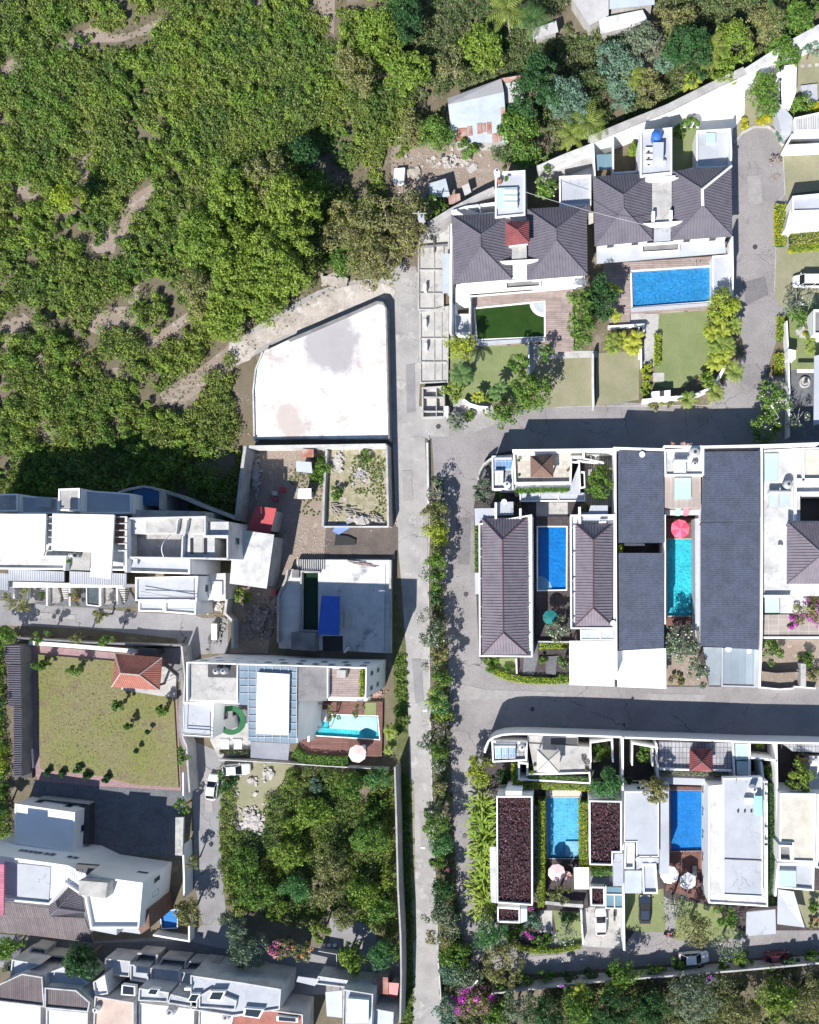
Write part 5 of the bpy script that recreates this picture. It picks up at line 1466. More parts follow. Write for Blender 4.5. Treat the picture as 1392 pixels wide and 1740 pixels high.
palm('green palm outside the front wall left of the other', 600, 915, 65, 3.4, 'palm', n=13)
shrub('round grey-green bush in front of the letterbox', 395, 952, 32, 1.0, 'olive')
shrub('small lime bush right of the round grey bush', 440, 935, 18, .7, 'lime')
shrub('olive bush near the front wall beside the palm', 495, 942, 22, .8, 'olive')
# ---- right edge
fr('e8')
G('lawn', [(228, 150), (480, 140), (480, 380), (300, 400), (262, 440), (262, 320)], .05, M_LAWND)
G('lawn', [(218, 680), (480, 690), (480, 1000), (240, 1000), (205, 940)], .05, M_LAWND)
G('lawn', [(270, 1000), (480, 980), (480, 1330), (280, 1330)], .06, M_LAWN)
fr('full')
t = house('villa', 'flat white house cut by the right edge below the dry lawn', 1370, 360)
q = P([(1347, 333), (1420, 326), (1420, 358), (1347, 360)], 4.2); flat_house(t, q, 4.2, rm=M_PALE, win=False)
part(t, 'lower_wall', [(1343, 356), (1420, 352), (1420, 380), (1335, 388)], 3.2, M_WHITE)
fr('e6')
t = house('villa', 'white walled house in the top right corner', 1230, 600)
part(t, 'white_wall_block', [(1135, 445), (1242, 428), (1238, 620), (1200, 720), (1125, 700)], 2.6, M_WHITE)
part(t, 'curved_wall', [(1100, 740), (1140, 700), (1215, 790), (1205, 890), (1140, 880)], 2.2, M_PALE)
q = P([(1225, 790), (1480, 735), (1480, 880), (1230, 880)], 2.8); flat_house(t, q, 2.8, rm=mat('ribbed_pale_roof', (.55, .55, .55), fine=.1, pat=('planks', 20, .35, .06, 90), pcol=(.55, .55, .55)), ph=.1, win=False)
part(t, 'terrace', [(1268, 575), (1380, 562), (1384, 680), (1300, 680)], .6, M_PALE)
lines(t, 'garden_wall', [[(1130, 350), (1130, 700)], [(1215, 900), (1170, 980), (1480, 965)]], .3, 0, 2.6, M_WHITE)
G('garden_bed', [(1140, 400), (1480, 200), (1480, 700), (1140, 720)], .06, M_LAWND)
shrub('bushy dark green shrub with golden edge in the top right garden', 1290, 690, 95, 2.4, 'grass', ry=65)
shrub('golden shrubs along the right of the top right garden', 1370, 720, 50, 1.2, 'gold')
tree('grey-green tree against the top right boundary wall', 1345, 320, 60, 3.5, 'silver')
for i in range(4): slab('stepping_stone', ('first', 'second', 'third', 'fourth')[i] + ' stepping stone from the left in the top right garden', 'stepping stone', [(1268 + i * 48, 434 - i * 4), (1292 + i * 48, 432 - i * 4), (1292 + i * 48, 452 - i * 4), (1268 + i * 48, 454 - i * 4)], .1, M_CONCL, group='stepping stones in the top right garden')
fr('e8')
hedge('golden flowering hedge along the right of the cul-de-sac', [(240, 455), (238, 560), (240, 670)], 55, .9, 'gold', flowers='grass', fs=.25)
hedge('mixed hedge in front of the flat white house', [(290, 610), (480, 600)], 100, 1.2, 'olive', flowers='gold', fs=.2)
hedge('fresh green grass hedge under the mixed hedge', [(290, 690), (480, 672)], 35, .6, 'lime')
shrub('single bright yellow bush by the dry lawn', 288, 695, 14, .8, 'gold')
shrub('pale dry bush on the left tip of the upper dry lawn', 215, 215, 28, 1.2, 'dry')
car('white van half cut off by the right edge', 395, 855, 180, carpaint('white_car_paint', (.8, .8, .8)), 5.0, 1.95, 1.9, van=True)
hedge('thin lime hedge at the corner of the cul-de-sac', [(240, 1045), (240, 1130), (232, 1170)], 30, .8, 'lime')
hedge('golden low hedge in front of the white fence', [(232, 1240), (232, 1345)], 40, .9, 'gold', flowers='grass', fs=.3)
tree('sparse grey tree above the white fence on the right', 330, 975, 90, 4.0, 'sparse')
tree('round green crown under the sparse grey tree', 320, 1050, 62, 3.0, 'grass')
tree('frangipani with white flowers by the white fence, upper half', 195, 1470, 85, 4.2, 'frangigreen', ry=95)
tree('dark frangipani with white flowers below it at the road corner', 165, 1640, 88, 4.4, 'frangigreen', ry=90)
tree('bare-branched white-flowered frangipani behind the white fence', 330, 1590, 62, 4.0, 'sparse', ry=100)
wall('long white fence down the right of the cul-de-sac', [(270, 1070), (278, 1220), (285, 1450), (282, 1680)], 2.0, .2)
slab('gatehouse', 'white square block on top of the fence', 'gate pillar', [(278, 1218), (318, 1225), (318, 1268), (280, 1268)], 2.6, M_WHITE)
t = house('villa', 'house with a dark opening at the right edge beside the fence', 430, 1100)
q = P([(412, 1010), (480, 1010), (480, 1140), (412, 1140)], 4.0); flat_house(t, q, 4.0, rm=M_CONCD, win=False)
part(t, 'awning', [(415, 1255), (480, 1240), (480, 1600), (412, 1620)], 2.8, M_PALE, 2.6)
slab('pergola', 'striped white pergola roof at the right edge behind the fence', 'pergola', [(325, 1325), (412, 1325), (412, 1342), (325, 1342)], 2.4, M_WHITE, z0=2.2)
G('paving', [(288, 1330), (480, 1330), (480, 1700), (285, 1700)], .07, M_PAVE)
t = house('fountain', 'round stone fountain bowl behind the white fence', 367, 1392, 'fountain')
p = W(367, 1392, .6); q = MB(); q.lathe(p.x, p.y, [(.8, 0), (.85, .5), (.7, .55), (.45, .3)], 18); q.build('bowl', M_CONCL, t)
q = MB(); q.lathe(p.x, p.y, [(.2, .3), (.15, .9), (.3, 1.0), (.05, 1.1)], 12); q.build('pedestal', M_DMETAL, t)
palm('small palm beside the opening at the right edge', 395, 1190, 55, 3.0, 'palm', stems=2, n=10)
shrub('yellow tall shrub between lawn and opening at the right edge', 385, 1110, 22, 1.6, 'gold', ry=40)
debris('paving_heap', 'small grey stone slab heap on the lawn behind the fence', 345, 1130, 22, 18, 12, .4, M_CONC, .2, 5)
lamp_post('slim street lamp leaning out of the frangipani at the road corner', 175, 1618, 5.5, 125, 1.8)
fr('full')
t = house('utility_pole', 'leaning utility pole with a transformer box above the stalls', 726, 400, 'utility pole')
a = W(733, 410, 0); b = W(695, 342, 9.0)
q = MB(); q.tube((a.x, a.y, 0), (a.x - .3, a.y + .2, 9.0), .17, .11, 8); q.build('pole', M_CONCL, t)
q = MB(); q.box(a.x - .25, a.y + .35, 6.2, .9, .7, 1.1); q.build('transformer', M_METAL, t)
q = MB(); q.tube((a.x - 1.2, a.y + .2, 8.6), (a.x + .8, a.y + .2, 8.6), .05, .05, 6); q.build('crossarm', M_METAL, t)
def cable(label, a, b, sag, r=.02):
    q = MB(); n = 14; A = Vector(a); B = Vector(b); pr = A
    for i in range(1, n + 1):
        f = i / n; c_ = A.lerp(B, f); c_.z -= sag * 4 * f * (1 - f); q.tube(pr, c_, r, r, 5, caps=False); pr = c_
    tag(thing_mesh('overhead_cable', q, M_METAL, a), label, 'cable')
e = W(893, 328, 9.5); w_ = W(998, 370, 9.2); v_ = W(1095, 383, 9.2)
cable('thin pale cable crossing the two grey tiled roofs', (*e, 9.8), (*v_, 9.4), .4, .03)
# ================================================================ MIDDLE ROW
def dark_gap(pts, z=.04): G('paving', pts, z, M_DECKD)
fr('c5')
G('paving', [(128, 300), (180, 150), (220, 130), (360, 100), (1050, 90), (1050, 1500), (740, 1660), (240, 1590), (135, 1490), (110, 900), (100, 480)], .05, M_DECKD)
t = house('villa', 'long grey-violet hipped roof villa framed by a white parapet left of the deep blue pool', 310, 1000)
b = P([(132, 592), (490, 530), (494, 1490), (135, 1486)], 6.2)
q = MB(); q.prism(b, 0, 5.5); q.build('wall', M_WHITE, t); auto_windows(t, b, 5.5)
q = MB(); q.ring(b, 5.503, 6.2, .22); q.build('parapet', M_WHITE, t)
hip_roof(t, [(155, 556), (455, 552), (462, 1470), (155, 1475)], 6.1, [(292, 702), (298, 1325)], 8.2, M_ROOFP, capm=M_ROOFR, cap=.09)
part(t, 'corner_slab', [(104, 490), (246, 488), (247, 545), (160, 556), (150, 600), (108, 604)], 5.7, M_PALE, 5.4)
part(t, 'rear_slab', [(244, 448), (365, 445), (366, 532), (250, 536)], 5.3, M_PALE, 5.0)
part(t, 'bay_roof', [(106, 922), (156, 922), (156, 1066), (110, 1066)], 4.0, M_PALE)
for y in (760, 815, 960, 1150, 1230, 1350): lines(t, 'gutter_bracket', [[(134, y), (155, y)]], .12, 6.0, 6.15, M_METAL)
for y in (590, 816, 970, 1152, 1350): lines(t, 'gutter_bracket', [[(462, y), (488, y)]], .12, 6.0, 6.15, M_METAL)
for (x0, x1, y0) in ((247, 256, 450), (412, 430, 490)): lines(t, 'parapet_post', [[(x0, y0), (x0, 560)]], .3, 5.0, 6.4, M_WHITE)
t2_ = dish('white dish on the rear slab of the long grey-violet villa', 303, 446, 19, 5.6)
t = house('villa', 'narrower grey-violet hipped roof villa right of the deep blue pool', 900, 900)
b = P([(746, 532), (1050, 530), (1048, 1300), (750, 1300)], 6.2)
q = MB(); q.prism(b, 0, 5.5); q.build('wall', M_WHITE, t)
q = MB(); q.ring(b, 5.503, 6.2, .22); q.build('parapet', M_WHITE, t)
hip_roof(t, [(782, 592), (1030, 594), (1030, 1278), (780, 1280)], 6.1, [(903, 702), (902, 1160)], 8.0, M_ROOFP, capm=M_ROOFR, cap=.09)
for y in (620, 800, 975, 1075, 1240): lines(t, 'gutter_bracket', [[(750, y), (780, y)]], .12, 6.0, 6.15, M_METAL)
part(t, 'glass_porch_roof', [(816, 1305), (1038, 1300), (1040, 1372), (818, 1375)], 4.6, M_ZINCB, 4.4)
lines(t, 'porch_frame', [[(818, 1303), (820, 1372), (1038, 1370)], [(950, 1305), (950, 1370)]], .15, 4.6, 4.75, M_WHITE)
part(t, 'rear_slab', [(885, 470), (1000, 470), (1000, 590), (822, 585), (822, 520), (870, 515)], 5.6, M_PALE, 5.2)
lines(t, 'parapet_post', [[(810, 480), (812, 590)]], .35, 5.0, 6.4, M_WHITE)
part(t, 'white_sill', [(940, 578), (990, 576), (990, 586), (942, 588)], 6.6, M_WHITE, 6.22)
dish('white dish at the bottom right corner of the narrower violet roof', 1035, 1262, 20, 5.8)
dish('white dish on the glass porch below the narrower violet roof', 998, 1305, 18, 4.9)
G('paving', [(520, 450), (730, 450), (730, 545), (520, 545)], .08, M_CONCL)
deck('dark stone deck round the deep blue pool', [(516, 545), (745, 545), (745, 1385), (516, 1385)], .5, M_DECKD, holes=[[(526, 610), (726, 610), (724, 1040), (526, 1044)]], name='stone_deck')
pool('deep blue narrow pool with curved steps in its bottom left corner', [(531, 616), (721, 616), (719, 1034), (531, 1038)], water=W_CLEAR, tile=T_DBLUE, cope=.18, steps=(531, 1038, 95, 5))
umbrella('dark teal parasol partly under the white-flowered tree', 612, 1222, 50, 3.4, mat('teal_cloth', (.02, .19, .19), (.015, .14, .15), fine=.1), n=10)
tree('white-flowered frangipani beside the teal parasol', 655, 1290, 85, 3.9, 'frangipani', dens=1.4)
# north pavilion of the first villa
t = house('roof_terrace', 'beige roof terrace pavilion with a brown pyramid roof at the corner of the middle row', 600, 250, 'pavilion')
b = P([(362, 112), (842, 100), (845, 150), (760, 150), (755, 322), (372, 326)], 4.6)
flat_house(t, b, 4.6, rm=M_BEIGE, ph=.7, pw=.28)
for (x, y) in ((500, 150), (620, 150), (500, 262), (620, 262)):
    p = W(x, y, 6); q = MB(); q.box(p.x, p.y, 3.9, .22, .22, 2.2); q.build('gazebo_post', M_WOODB, t)
hip_roof(t, [(480, 138), (632, 130), (634, 280), (482, 282)], 6.1, [(557, 208)], 7.6, M_BROWNR, pitch=.3, cap=.06, name='gazebo_roof', rh=.03)
part(t, 'lower_roof', [(372, 328), (755, 324), (812, 175), (815, 395), (372, 395)], 3.4, M_PALE)
part(t, 'south_slab', [(412, 394), (845, 384), (845, 440), (412, 442)], 3.0, M_PALE, 2.7)
lines(t, 'slab_rib', [[(412, 396), (412, 440), (845, 438), (845, 384)], [(542, 396), (542, 440)], [(670, 394), (670, 440)]], .18, 3.0, 3.25, M_WHITE)
lines(t, 'roof_frame', [[(750, 178), (808, 176), (815, 350), (845, 345), (842, 245), (820, 245)], [(800, 170), (975, 186)], [(815, 150), (970, 180)]], .16, 3.4, 4.4, M_WHITE)
wall('white north wall of the middle row along the shaded road, left part', [(358, 100), (700, 96), (1048, 92)], 5.6, .28)
wall('white wall between the narrow violet villa and the slate roofs', [(1050, 92), (1052, 600), (1056, 1370), (1058, 1640)], 6.0, .3)
G('paving', [(845, 110), (1045, 105), (1045, 480), (845, 480)], .07, mat('ribbed_paving', (.45, .43, .4), fine=.15, pat=('planks', 8, .35, .08, 90), pcol=(.5, .5, .5)))
hedge('trailing green vine along the lower edge of the beige roof terrace', [(376, 372), (560, 366), (740, 362)], 26, .9, 'grass', z0=3.0)
for i, (x0, x1, y0, y1) in enumerate(((385, 412, 150, 200), (385, 410, 230, 300), (728, 748, 170, 300))):
    shrub(('upper left', 'lower left', 'right hand')[i] + ' potted greenery on the beige roof terrace', (x0 + x1) / 2, (y0 + y1) / 2, 13, 5.0, 'grass' if i < 2 else 'orangef', ry=(y1 - y0) / 2, name='potted_plant', cat='potted plant', dens=2)
t = house('service_roof', 'white rimmed service roof with blue collectors at the corner of the middle row', 290, 250, 'outbuilding')
b = P([(220, 137), (362, 128), (366, 362), (222, 365)], 4.3); flat_house(t, b, 4.3, rm=M_GREYT, win=False)
solar_heater('two rows of blue solar collectors on the service roof', [(238, 162), (356, 160), (356, 232), (238, 234)], 3.9, rows=4)
solar_heater('grey solar heater frames below the blue collectors', [(240, 250), (300, 250), (300, 330), (240, 330)], 3.9, rows=2, m=M_ZINC)
tank('white water tank at the lower right of the service roof', 322, 328, 24, 4.0, 1.2, M_WHITE)
wall('curved grey wall round the corner garden of the middle row', [(128, 290), (140, 240), (165, 195), (200, 165), (222, 150)], 2.0, .25, M_CONCL)
G('paving', [(135, 300), (160, 220), (222, 160), (222, 300)], .07, M_PAVE)
tree('grey-green tree at the rounded corner of the middle row', 160, 385, 78, 4.5, 'grey', ry=100, dens=1.5)
shrub('bright leafy bush right of the grey-green corner tree', 270, 390, 45, 2.0, 'grass', ry=28)
shrub('orange and yellow flower bush behind the long violet villa', 393, 475, 32, 1.8, 'orangef')
shrub('golden flower bush behind the narrower violet villa', 838, 478, 34, 1.8, 'orangef')
tree('dense round grey-green tree at the head of the narrower violet villa', 935, 340, 92, 5.5, 'broad', ry=110)
shrub('lighter leaves above the dense tree', 960, 240, 60, 2.5, 'light')
hedge('thin hedge between the road and the long violet villa', [(118, 610), (118, 915)], 20, .8, 'broad')
# carports
t = house('carport', 'plain bright white carport roof, left one of the pair', 890, 1530, 'carport')
part(t, 'roof', [(741, 1380), (1042, 1378), (1044, 1686), (742, 1676)], 3.2, M_WHITE, 3.0)
for (x, y) in ((760, 1400), (1030, 1400), (760, 1660), (1030, 1670)): p = W(x, y, 3); q = MB(); q.box(p.x, p.y, 0, .14, .14, 3.0); q.build('post', M_METAL, t)
G('lawn', [(160, 1500), (380, 1495), (380, 1600), (240, 1590)], .07, M_LAWN)
G('paving', [(440, 1400), (530, 1390), (530, 1500), (505, 1610), (430, 1600)], .08, M_PAVE)
slab('paving_slab', 'grey paved step under the small garden by the white carport', 'slab', [(580, 1485), (662, 1480), (650, 1610), (585, 1600)], .3, M_PAVE)
hedge('bright hedge strip at the foot of the teal parasol deck', [(540, 1414), (735, 1410)], 36, 1.2, 'lime')
hedge('curved lime hedge along the road below the long violet villa', [(240, 1590), (330, 1625), (450, 1645), (600, 1650), (735, 1645)], 40, .8, 'lime')
shrub('leafy bush at the lower left corner below the long violet villa', 215, 1545, 60, 1.6, 'broad', ry=70)
shrub('small round bush beside the white wall post', 340, 1570, 38, 1.2, 'grass')
tree('small frangipani beside the left white carport', 695, 1560, 50, 3.4, 'frangigreen', ry=95)
shrub('low bush at the paved step', 560, 1500, 28, .9, 'grass')
wall('white wall stub between garden strips below the long violet villa', [(385, 1500), (388, 1600)], 1.0, .2)
wall('wall at the foot of the parasol deck', [(525, 1385), (745, 1388)], 1.2, .2, M_WORN)
# slate roofed house
fr('c6')
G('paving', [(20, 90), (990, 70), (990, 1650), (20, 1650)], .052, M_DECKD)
def slate(label, pts, h0, h1, ins=.25):
    c = cen(P(pts, h0)); t = thing('slate_roof_house', label, 'house', (c.x, c.y, 0))
    mono_roof(t, pts, (h0, h0, h1, h1), M_SLATE)
    b = inset(P(pts, (h0 + h1) / 2), ins); q = MB(); q.prism(b, 0, min(h0, h1) - .22); q.build('wall', M_WHITE, t); return t
slate('upper left dark slate roofed wing with a white dish on its edge', [(40, 100), (338, 110), (345, 705), (44, 705)], 6.6, 6.2)
slate('lower left dark slate roofed wing beside the turquoise pool', [(44, 772), (342, 772), (342, 1398), (46, 1410)], 6.4, 6.0)
slate('upper part of the big dark slate roof right of the turquoise pool', [(606, 106), (972, 102), (972, 568), (583, 570)], 6.9, 6.8)
slate('lower part of the big dark slate roof right of the turquoise pool', [(583, 573), (968, 570), (964, 1408), (583, 1382)], 6.5, 6.1)
wall('white gutter wall on the right of the left slate roofs', [(349, 520), (350, 1240)], 6.0, .2)
wall('bright white north wall of the slate roofed house', [(8, 82), (335, 92), (345, 72), (612, 74), (968, 66), (1361, 52)], 6.9, .3)
wall('long white wall to the right of the big slate roof', [(984, 72), (986, 700), (982, 1300), (970, 1660)], 6.2, .32)
slab('gap_roof', 'thin white sheet in the dark gap between the two left slate roofs', 'awning', [(80, 708), (215, 708), (215, 724), (82, 724)], 4.0, M_PALE, z0=3.9)
shrub('small bright plant in the dark gap between the left slate roofs', 62, 738, 24, 5.0, 'lime', name='potted_plant', cat='plant', dens=2)
dish('white dish on the top edge of the upper left slate roof', 198, 125, 20, 6.6)
t = house('service_terrace', 'white service terrace between the slate roofs with tanks and machines', 470, 170, 'terrace')
b = P([(345, 92), (606, 78), (605, 262), (348, 264)], 6.9); flat_house(t, b, 6.9, rm=M_WORN, win=False)
tank('round steel water tank on the service terrace between the slate roofs', 547, 108, 34, 6.4, 1.3, M_METAL)
tank('small pale tank below the steel one on the service terrace', 545, 185, 20, 6.4, .9, M_WORN)
solar_heater('pale solar collectors on the service terrace', [(402, 172), (495, 172), (495, 245), (402, 245)], 6.45, rows=1, m=M_WORN)
debris('machine_parts', 'pipes and pumps at the top wall of the service terrace', 430, 120, 70, 28, 26, .3, M_RUST, .1, 8)
bpy.data.objects['machine_parts'].location.z = 6.45
slab('roof_terrace', 'beige roof deck with a glazed lantern above the pink parasol', 'roof terrace', [(346, 268), (584, 266), (584, 472), (346, 472)], 5.9, M_WOOD, z0=0)
bpy.data.objects['roof_terrace.001'].data.materials[0] = mat('beige_wood', (.42, .36, .33), (.34, .3, .28), fine=.15, pat=('planks', 6, .3, .03, 90), pcol=(.8, .8, .8))
slab('skylight', 'pale glass lantern in the middle of the beige roof deck', 'skylight', [(412, 278), (520, 278), (520, 415), (410, 420)], 6.3, M_FROST, z0=5.91)
slab('balcony', 'white balcony strip where towels hang above the pink parasol', 'balcony', [(345, 488), (585, 486), (580, 522), (350, 524)], 3.4, M_WORN, z0=3.1)
for (lb, x, mm) in (('turquoise towel hanging on the balcony above the pink parasol', 438, M_TEAL), ('pink towel hanging on the balcony above the pink parasol', 490, mat('pink_cloth', (.72, .2, .28), (.8, .45, .5), fine=.05))):
    slab('towel', lb, 'towel', [(x - 20, 475), (x + 10, 470), (x + 22, 498), (x + 5, 528), (x - 22, 526)], 3.7, mm, z0=3.55)
deck('reddish deck under and beside the pink parasol', [(355, 545), (545, 545), (548, 1250), (355, 1250)], .5, M_WOODB, holes=[[(358, 676), (528, 676), (526, 1188), (362, 1188)]])
pool('narrow turquoise pool between the slate roofs', [(361, 683), (525, 683), (523, 1182), (365, 1184)], water=W_CLEAR, tile=T_TURQ, cope=.15, copem=M_BEIGE)
umbrella('bright pink parasol at the head of the turquoise pool', 450, 612, 64, 3.0, mat('deep_pink_cloth', (.78, .08, .16), fine=.04), mat('light_pink_cloth', (.80, .16, .25), fine=.04), n=8)
wall('broad white wall between the turquoise pool and the big slate roof', [(562, 545), (565, 1280)], 3.6, .75, M_PALE)
tree('big white-flowered frangipani at the lower end of the turquoise pool', 455, 1365, 118, 6.0, 'frangipani', ry=130, dens=1.3)
tree('second paler frangipani beside the grey-blue carport', 565, 1540, 75, 4.5, 'frangipani', ry=110)
t = house('carport', 'plain bright white carport roof, right one of the pair', 200, 1530, 'carport')
part(t, 'roof', [(34, 1416), (356, 1398), (357, 1664), (36, 1652)], 3.4, M_WHITE, 3.2)
for (x, y) in ((60, 1640), (340, 1640)): p = W(x, y, 3); q = MB(); q.box(p.x, p.y, 0, .14, .14, 3.2); q.build('post', M_METAL, t)
t = house('carport', 'grey-blue ribbed carport roof below the big slate roof', 800, 1530, 'carport')
part(t, 'roof', [(726, 1396), (950, 1404), (946, 1636), (730, 1632)], 3.3, mat('grey_blue_roof', (.26, .31, .36), (.22, .27, .32), fine=.08, pat=('planks', 30, 1.1, .03, 90), pcol=(.7, .7, .7)), 3.1)
part(t, 'side_roof', [(600, 1390), (722, 1394), (712, 1642), (640, 1640)], 2.9, mat('grey_blue_roof2', (.27, .31, .34), (.2, .23, .27), fine=.15), 2.7)
lines(t, 'frame', [[(726, 1396), (724, 1645), (955, 1652), (962, 1404)]], .2, 3.0, 3.5, M_PALE)
dish('left white dish under the big slate roof edge', 766, 1402, 22, 3.6); dish('right white dish under the big slate roof edge', 902, 1418, 16, 3.6)
shrub('low plants in the front bed beside the right white carport', 420, 1600, 60, .8, 'olive', ry=45)
G('garden_bed', [(358, 1440), (560, 1440), (640, 1645), (358, 1640)], .07, M_SOIL)
# right hand house of the middle row
t = house('villa', 'flat pale concrete roofed house with a dark opening, ending the middle row', 1180, 700)
b = P([(1002, 92), (1480, 70), (1480, 1055), (1002, 1055)], 5.4)
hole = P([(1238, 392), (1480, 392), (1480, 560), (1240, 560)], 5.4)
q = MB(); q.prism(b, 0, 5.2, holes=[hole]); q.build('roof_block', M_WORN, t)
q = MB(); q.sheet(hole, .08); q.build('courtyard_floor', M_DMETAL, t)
lines(t, 'roof_beam', [[(1205, 80), (1205, 560)], [(1215, 290), (1480, 288)], [(1215, 378), (1480, 376)], [(1255, 80), (1258, 300)], [(1002, 1056), (1170, 1056)]], .35, 5.203, 5.9, M_WHITE)
part(t, 'skylight', [(1003, 118), (1095, 118), (1090, 304), (1003, 302)], 5.5, M_FROST, 5.203)
part(t, 'roof_patch', [(1270, 95), (1480, 85), (1480, 275), (1272, 278)], 5.3, M_CREAM, 5.203)
part(t, 'lower_skylight', [(1004, 1060), (1100, 1058), (1100, 1165), (1006, 1165)], 4.5, M_FROST, 4.3)
part(t, 'lower_slab', [(990, 1178), (1480, 1170), (1480, 1318), (990, 1318)], 3.3, mat('striped_beige_slab', (.36, .32, .29), (.3, .27, .25), fine=.12, pat=('grid', 1.5, .9, .04, 0), pcol=(1.4, 1.4, 1.4)))
part(t, 'balcony', [(1105, 1050), (1480, 1050), (1480, 1168), (1105, 1168)], 4.2, M_WORN)
lines(t, 'lower_parapet', [[(988, 1328), (1480, 1328)]], .3, 0, 3.6, M_WHITE)
hip_roof(t, [(1152, 572), (1560, 572), (1560, 975), (1150, 975)], 7.2, [(1362, 760), (1366, 795)], 9.6, M_ROOFP, cap=.08)
part(t, 'hip_wall', [(1165, 590), (1540, 590), (1540, 955), (1165, 955)], 7.0, M_WHITE, 5.203)
solar_heater('pale solar heater on the flat concrete roof', [(1030, 378), (1176, 378), (1170, 470), (1026, 470)], 5.21, rows=2, m=mat('pale_solar', (.42, .5, .62), fine=.05, rough=.3))
tank('steel water tank with a dark lid on the flat concrete roof', 1162, 320, 30, 5.21, 1.4, M_METAL)
dish('white dish standing left of the grey hipped roof', 1105, 738, 20, 5.3)
shrub('straggly orange plant at the corner of the flat concrete roof', 1050, 112, 45, 6.0, 'orangef', ry=26, name='potted_plant', cat='plant', dens=.9)
tree('big bougainvillea with magenta edges at the right side', 1300, 1140, 120, 5.5, 'magenta', ry=115)
tree('magenta bougainvillea spray hanging left of the big one', 1185, 1235, 45, 4.2, 'magenta', ry=60, name='bougainvillea')
G('garden_bed', [(985, 1340), (1480, 1340), (1480, 1650), (985, 1650)], .07, M_SOIL)
tree('green bush in the brown garden at the right end of the middle row', 1055, 1420, 75, 2.8, 'broad', ry=80)
shrub('bush by the white gate post at the right end of the middle row', 1290, 1470, 55, 2.2, 'broad')
shrub('ochre bush at the right edge above the third road', 1340, 1580, 60, 1.8, 'olive')
wall('thin dark fence across the brown garden', [(985, 1548), (1080, 1560), (1230, 1552)], 1.4, .08, M_DMETAL, name='fence', cat='fence')
wall('white angular front wall of the brown garden', [(975, 1655), (1100, 1668), (1190, 1662), (1200, 1650), (1340, 1662)], .9, .2)
slab('gate_post', 'white gate post with a lamp on it in front of the brown garden', 'gate post', [(1240, 1500), (1275, 1500), (1275, 1650), (1240, 1650)], 1.8, M_CONCL)
# ================================================================ BOTTOM RIGHT ROW
fr('c7')
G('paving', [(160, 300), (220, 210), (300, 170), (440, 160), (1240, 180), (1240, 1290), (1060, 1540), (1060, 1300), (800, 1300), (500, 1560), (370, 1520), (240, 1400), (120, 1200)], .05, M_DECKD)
wall('tall white curved wall sweeping along the shaded road at the head of the bottom right row', [(165, 300), (172, 262), (190, 225), (225, 200), (280, 184), (350, 179), (430, 179), (760, 189), (1050, 199)], 4.8, .28)
fr('c8')
wall('tall white wall along the shaded road, continuing to the right edge', [(62, 202), (500, 216), (900, 232), (1331, 240), (1500, 248)], 4.8, .28)
fr('c7')
t = house('service_roof', 'white rimmed service roof with collectors at the curved corner', 300, 290, 'outbuilding')
b = P([(208, 222), (440, 232), (438, 352), (215, 362)], 4.0); flat_house(t, b, 4.0, rm=M_GREYT, win=False, pw=.25)
solar_heater('blue solar collectors at the curved corner', [(228, 262), (365, 262), (365, 335), (232, 338)], 3.6, rows=3)
tank('round water tank with dark lid beside the collectors at the curved corner', 405, 268, 22, 3.6, 1.1, M_WORN)
slab('roof_box', 'white solar tank cover above the blue collectors', 'roof box', [(232, 240), (362, 242), (362, 258), (232, 256)], 4.5, M_WHITE, z0=3.6)
t = house('roof_terrace', 'pale roof terrace with a white four panel pergola roof', 650, 350, 'pavilion')
part(t, 'terrace', [(450, 240), (850, 262), (850, 430), (485, 428)], 3.5, M_CONCL)
for (x, y) in ((515, 290), (635, 295), (632, 415), (515, 412)): p = W(x, y, 5.5); q = MB(); q.box(p.x, p.y, 3.5, .18, .18, 2.1); q.build('pergola_post', M_WHITE, t)
hip_roof(t, [(500, 278), (650, 284), (646, 430), (500, 424)], 5.7, [(574, 350)], 6.3, M_CREAM, pitch=0, cap=.05, name='pergola_roof', capm=M_METAL)
lines(t, 'parapet', [[(385, 365), (440, 370), (438, 440), (838, 428), (843, 495), (385, 470), (385, 365)]], .25, 0, 3.9, M_WHITE)
part(t, 'north_lean_to', [(440, 190), (765, 196), (765, 262), (640, 250), (440, 236)], 3.3, M_CONCL)
part(t, 'light_slot', [(590, 205), (762, 203), (762, 250), (590, 246)], 3.33, M_DMETAL, 3.31)
shrub('dry pink flowering shrub on the pale roof terrace', 825, 350, 42, 5.0, 'dry', dens=1.5)
shrub('dark pink flower pot on the pale roof terrace', 830, 405, 26, 4.6, 'pinkf', ry=20)
shrub('yellow-green plant at the left of the pergola roof', 468, 412, 24, 4.6, 'lime')
hedge('lime planter hedge along the left of the pergola terrace', [(360, 372), (362, 490), (380, 512)], 42, 1.0, 'lime', z0=2.5)
hedge('long lime planter hedge along the bottom of the pergola terrace', [(385, 510), (600, 518), (850, 530)], 34, 1.0, 'lime', z0=2.3, flowers='dry', fs=.15)
hedge('narrow green planter between white rims of the pergola terrace', [(450, 452), (830, 470)], 22, .7, 'grass', z0=3.2, flowers='dry', fs=.2)
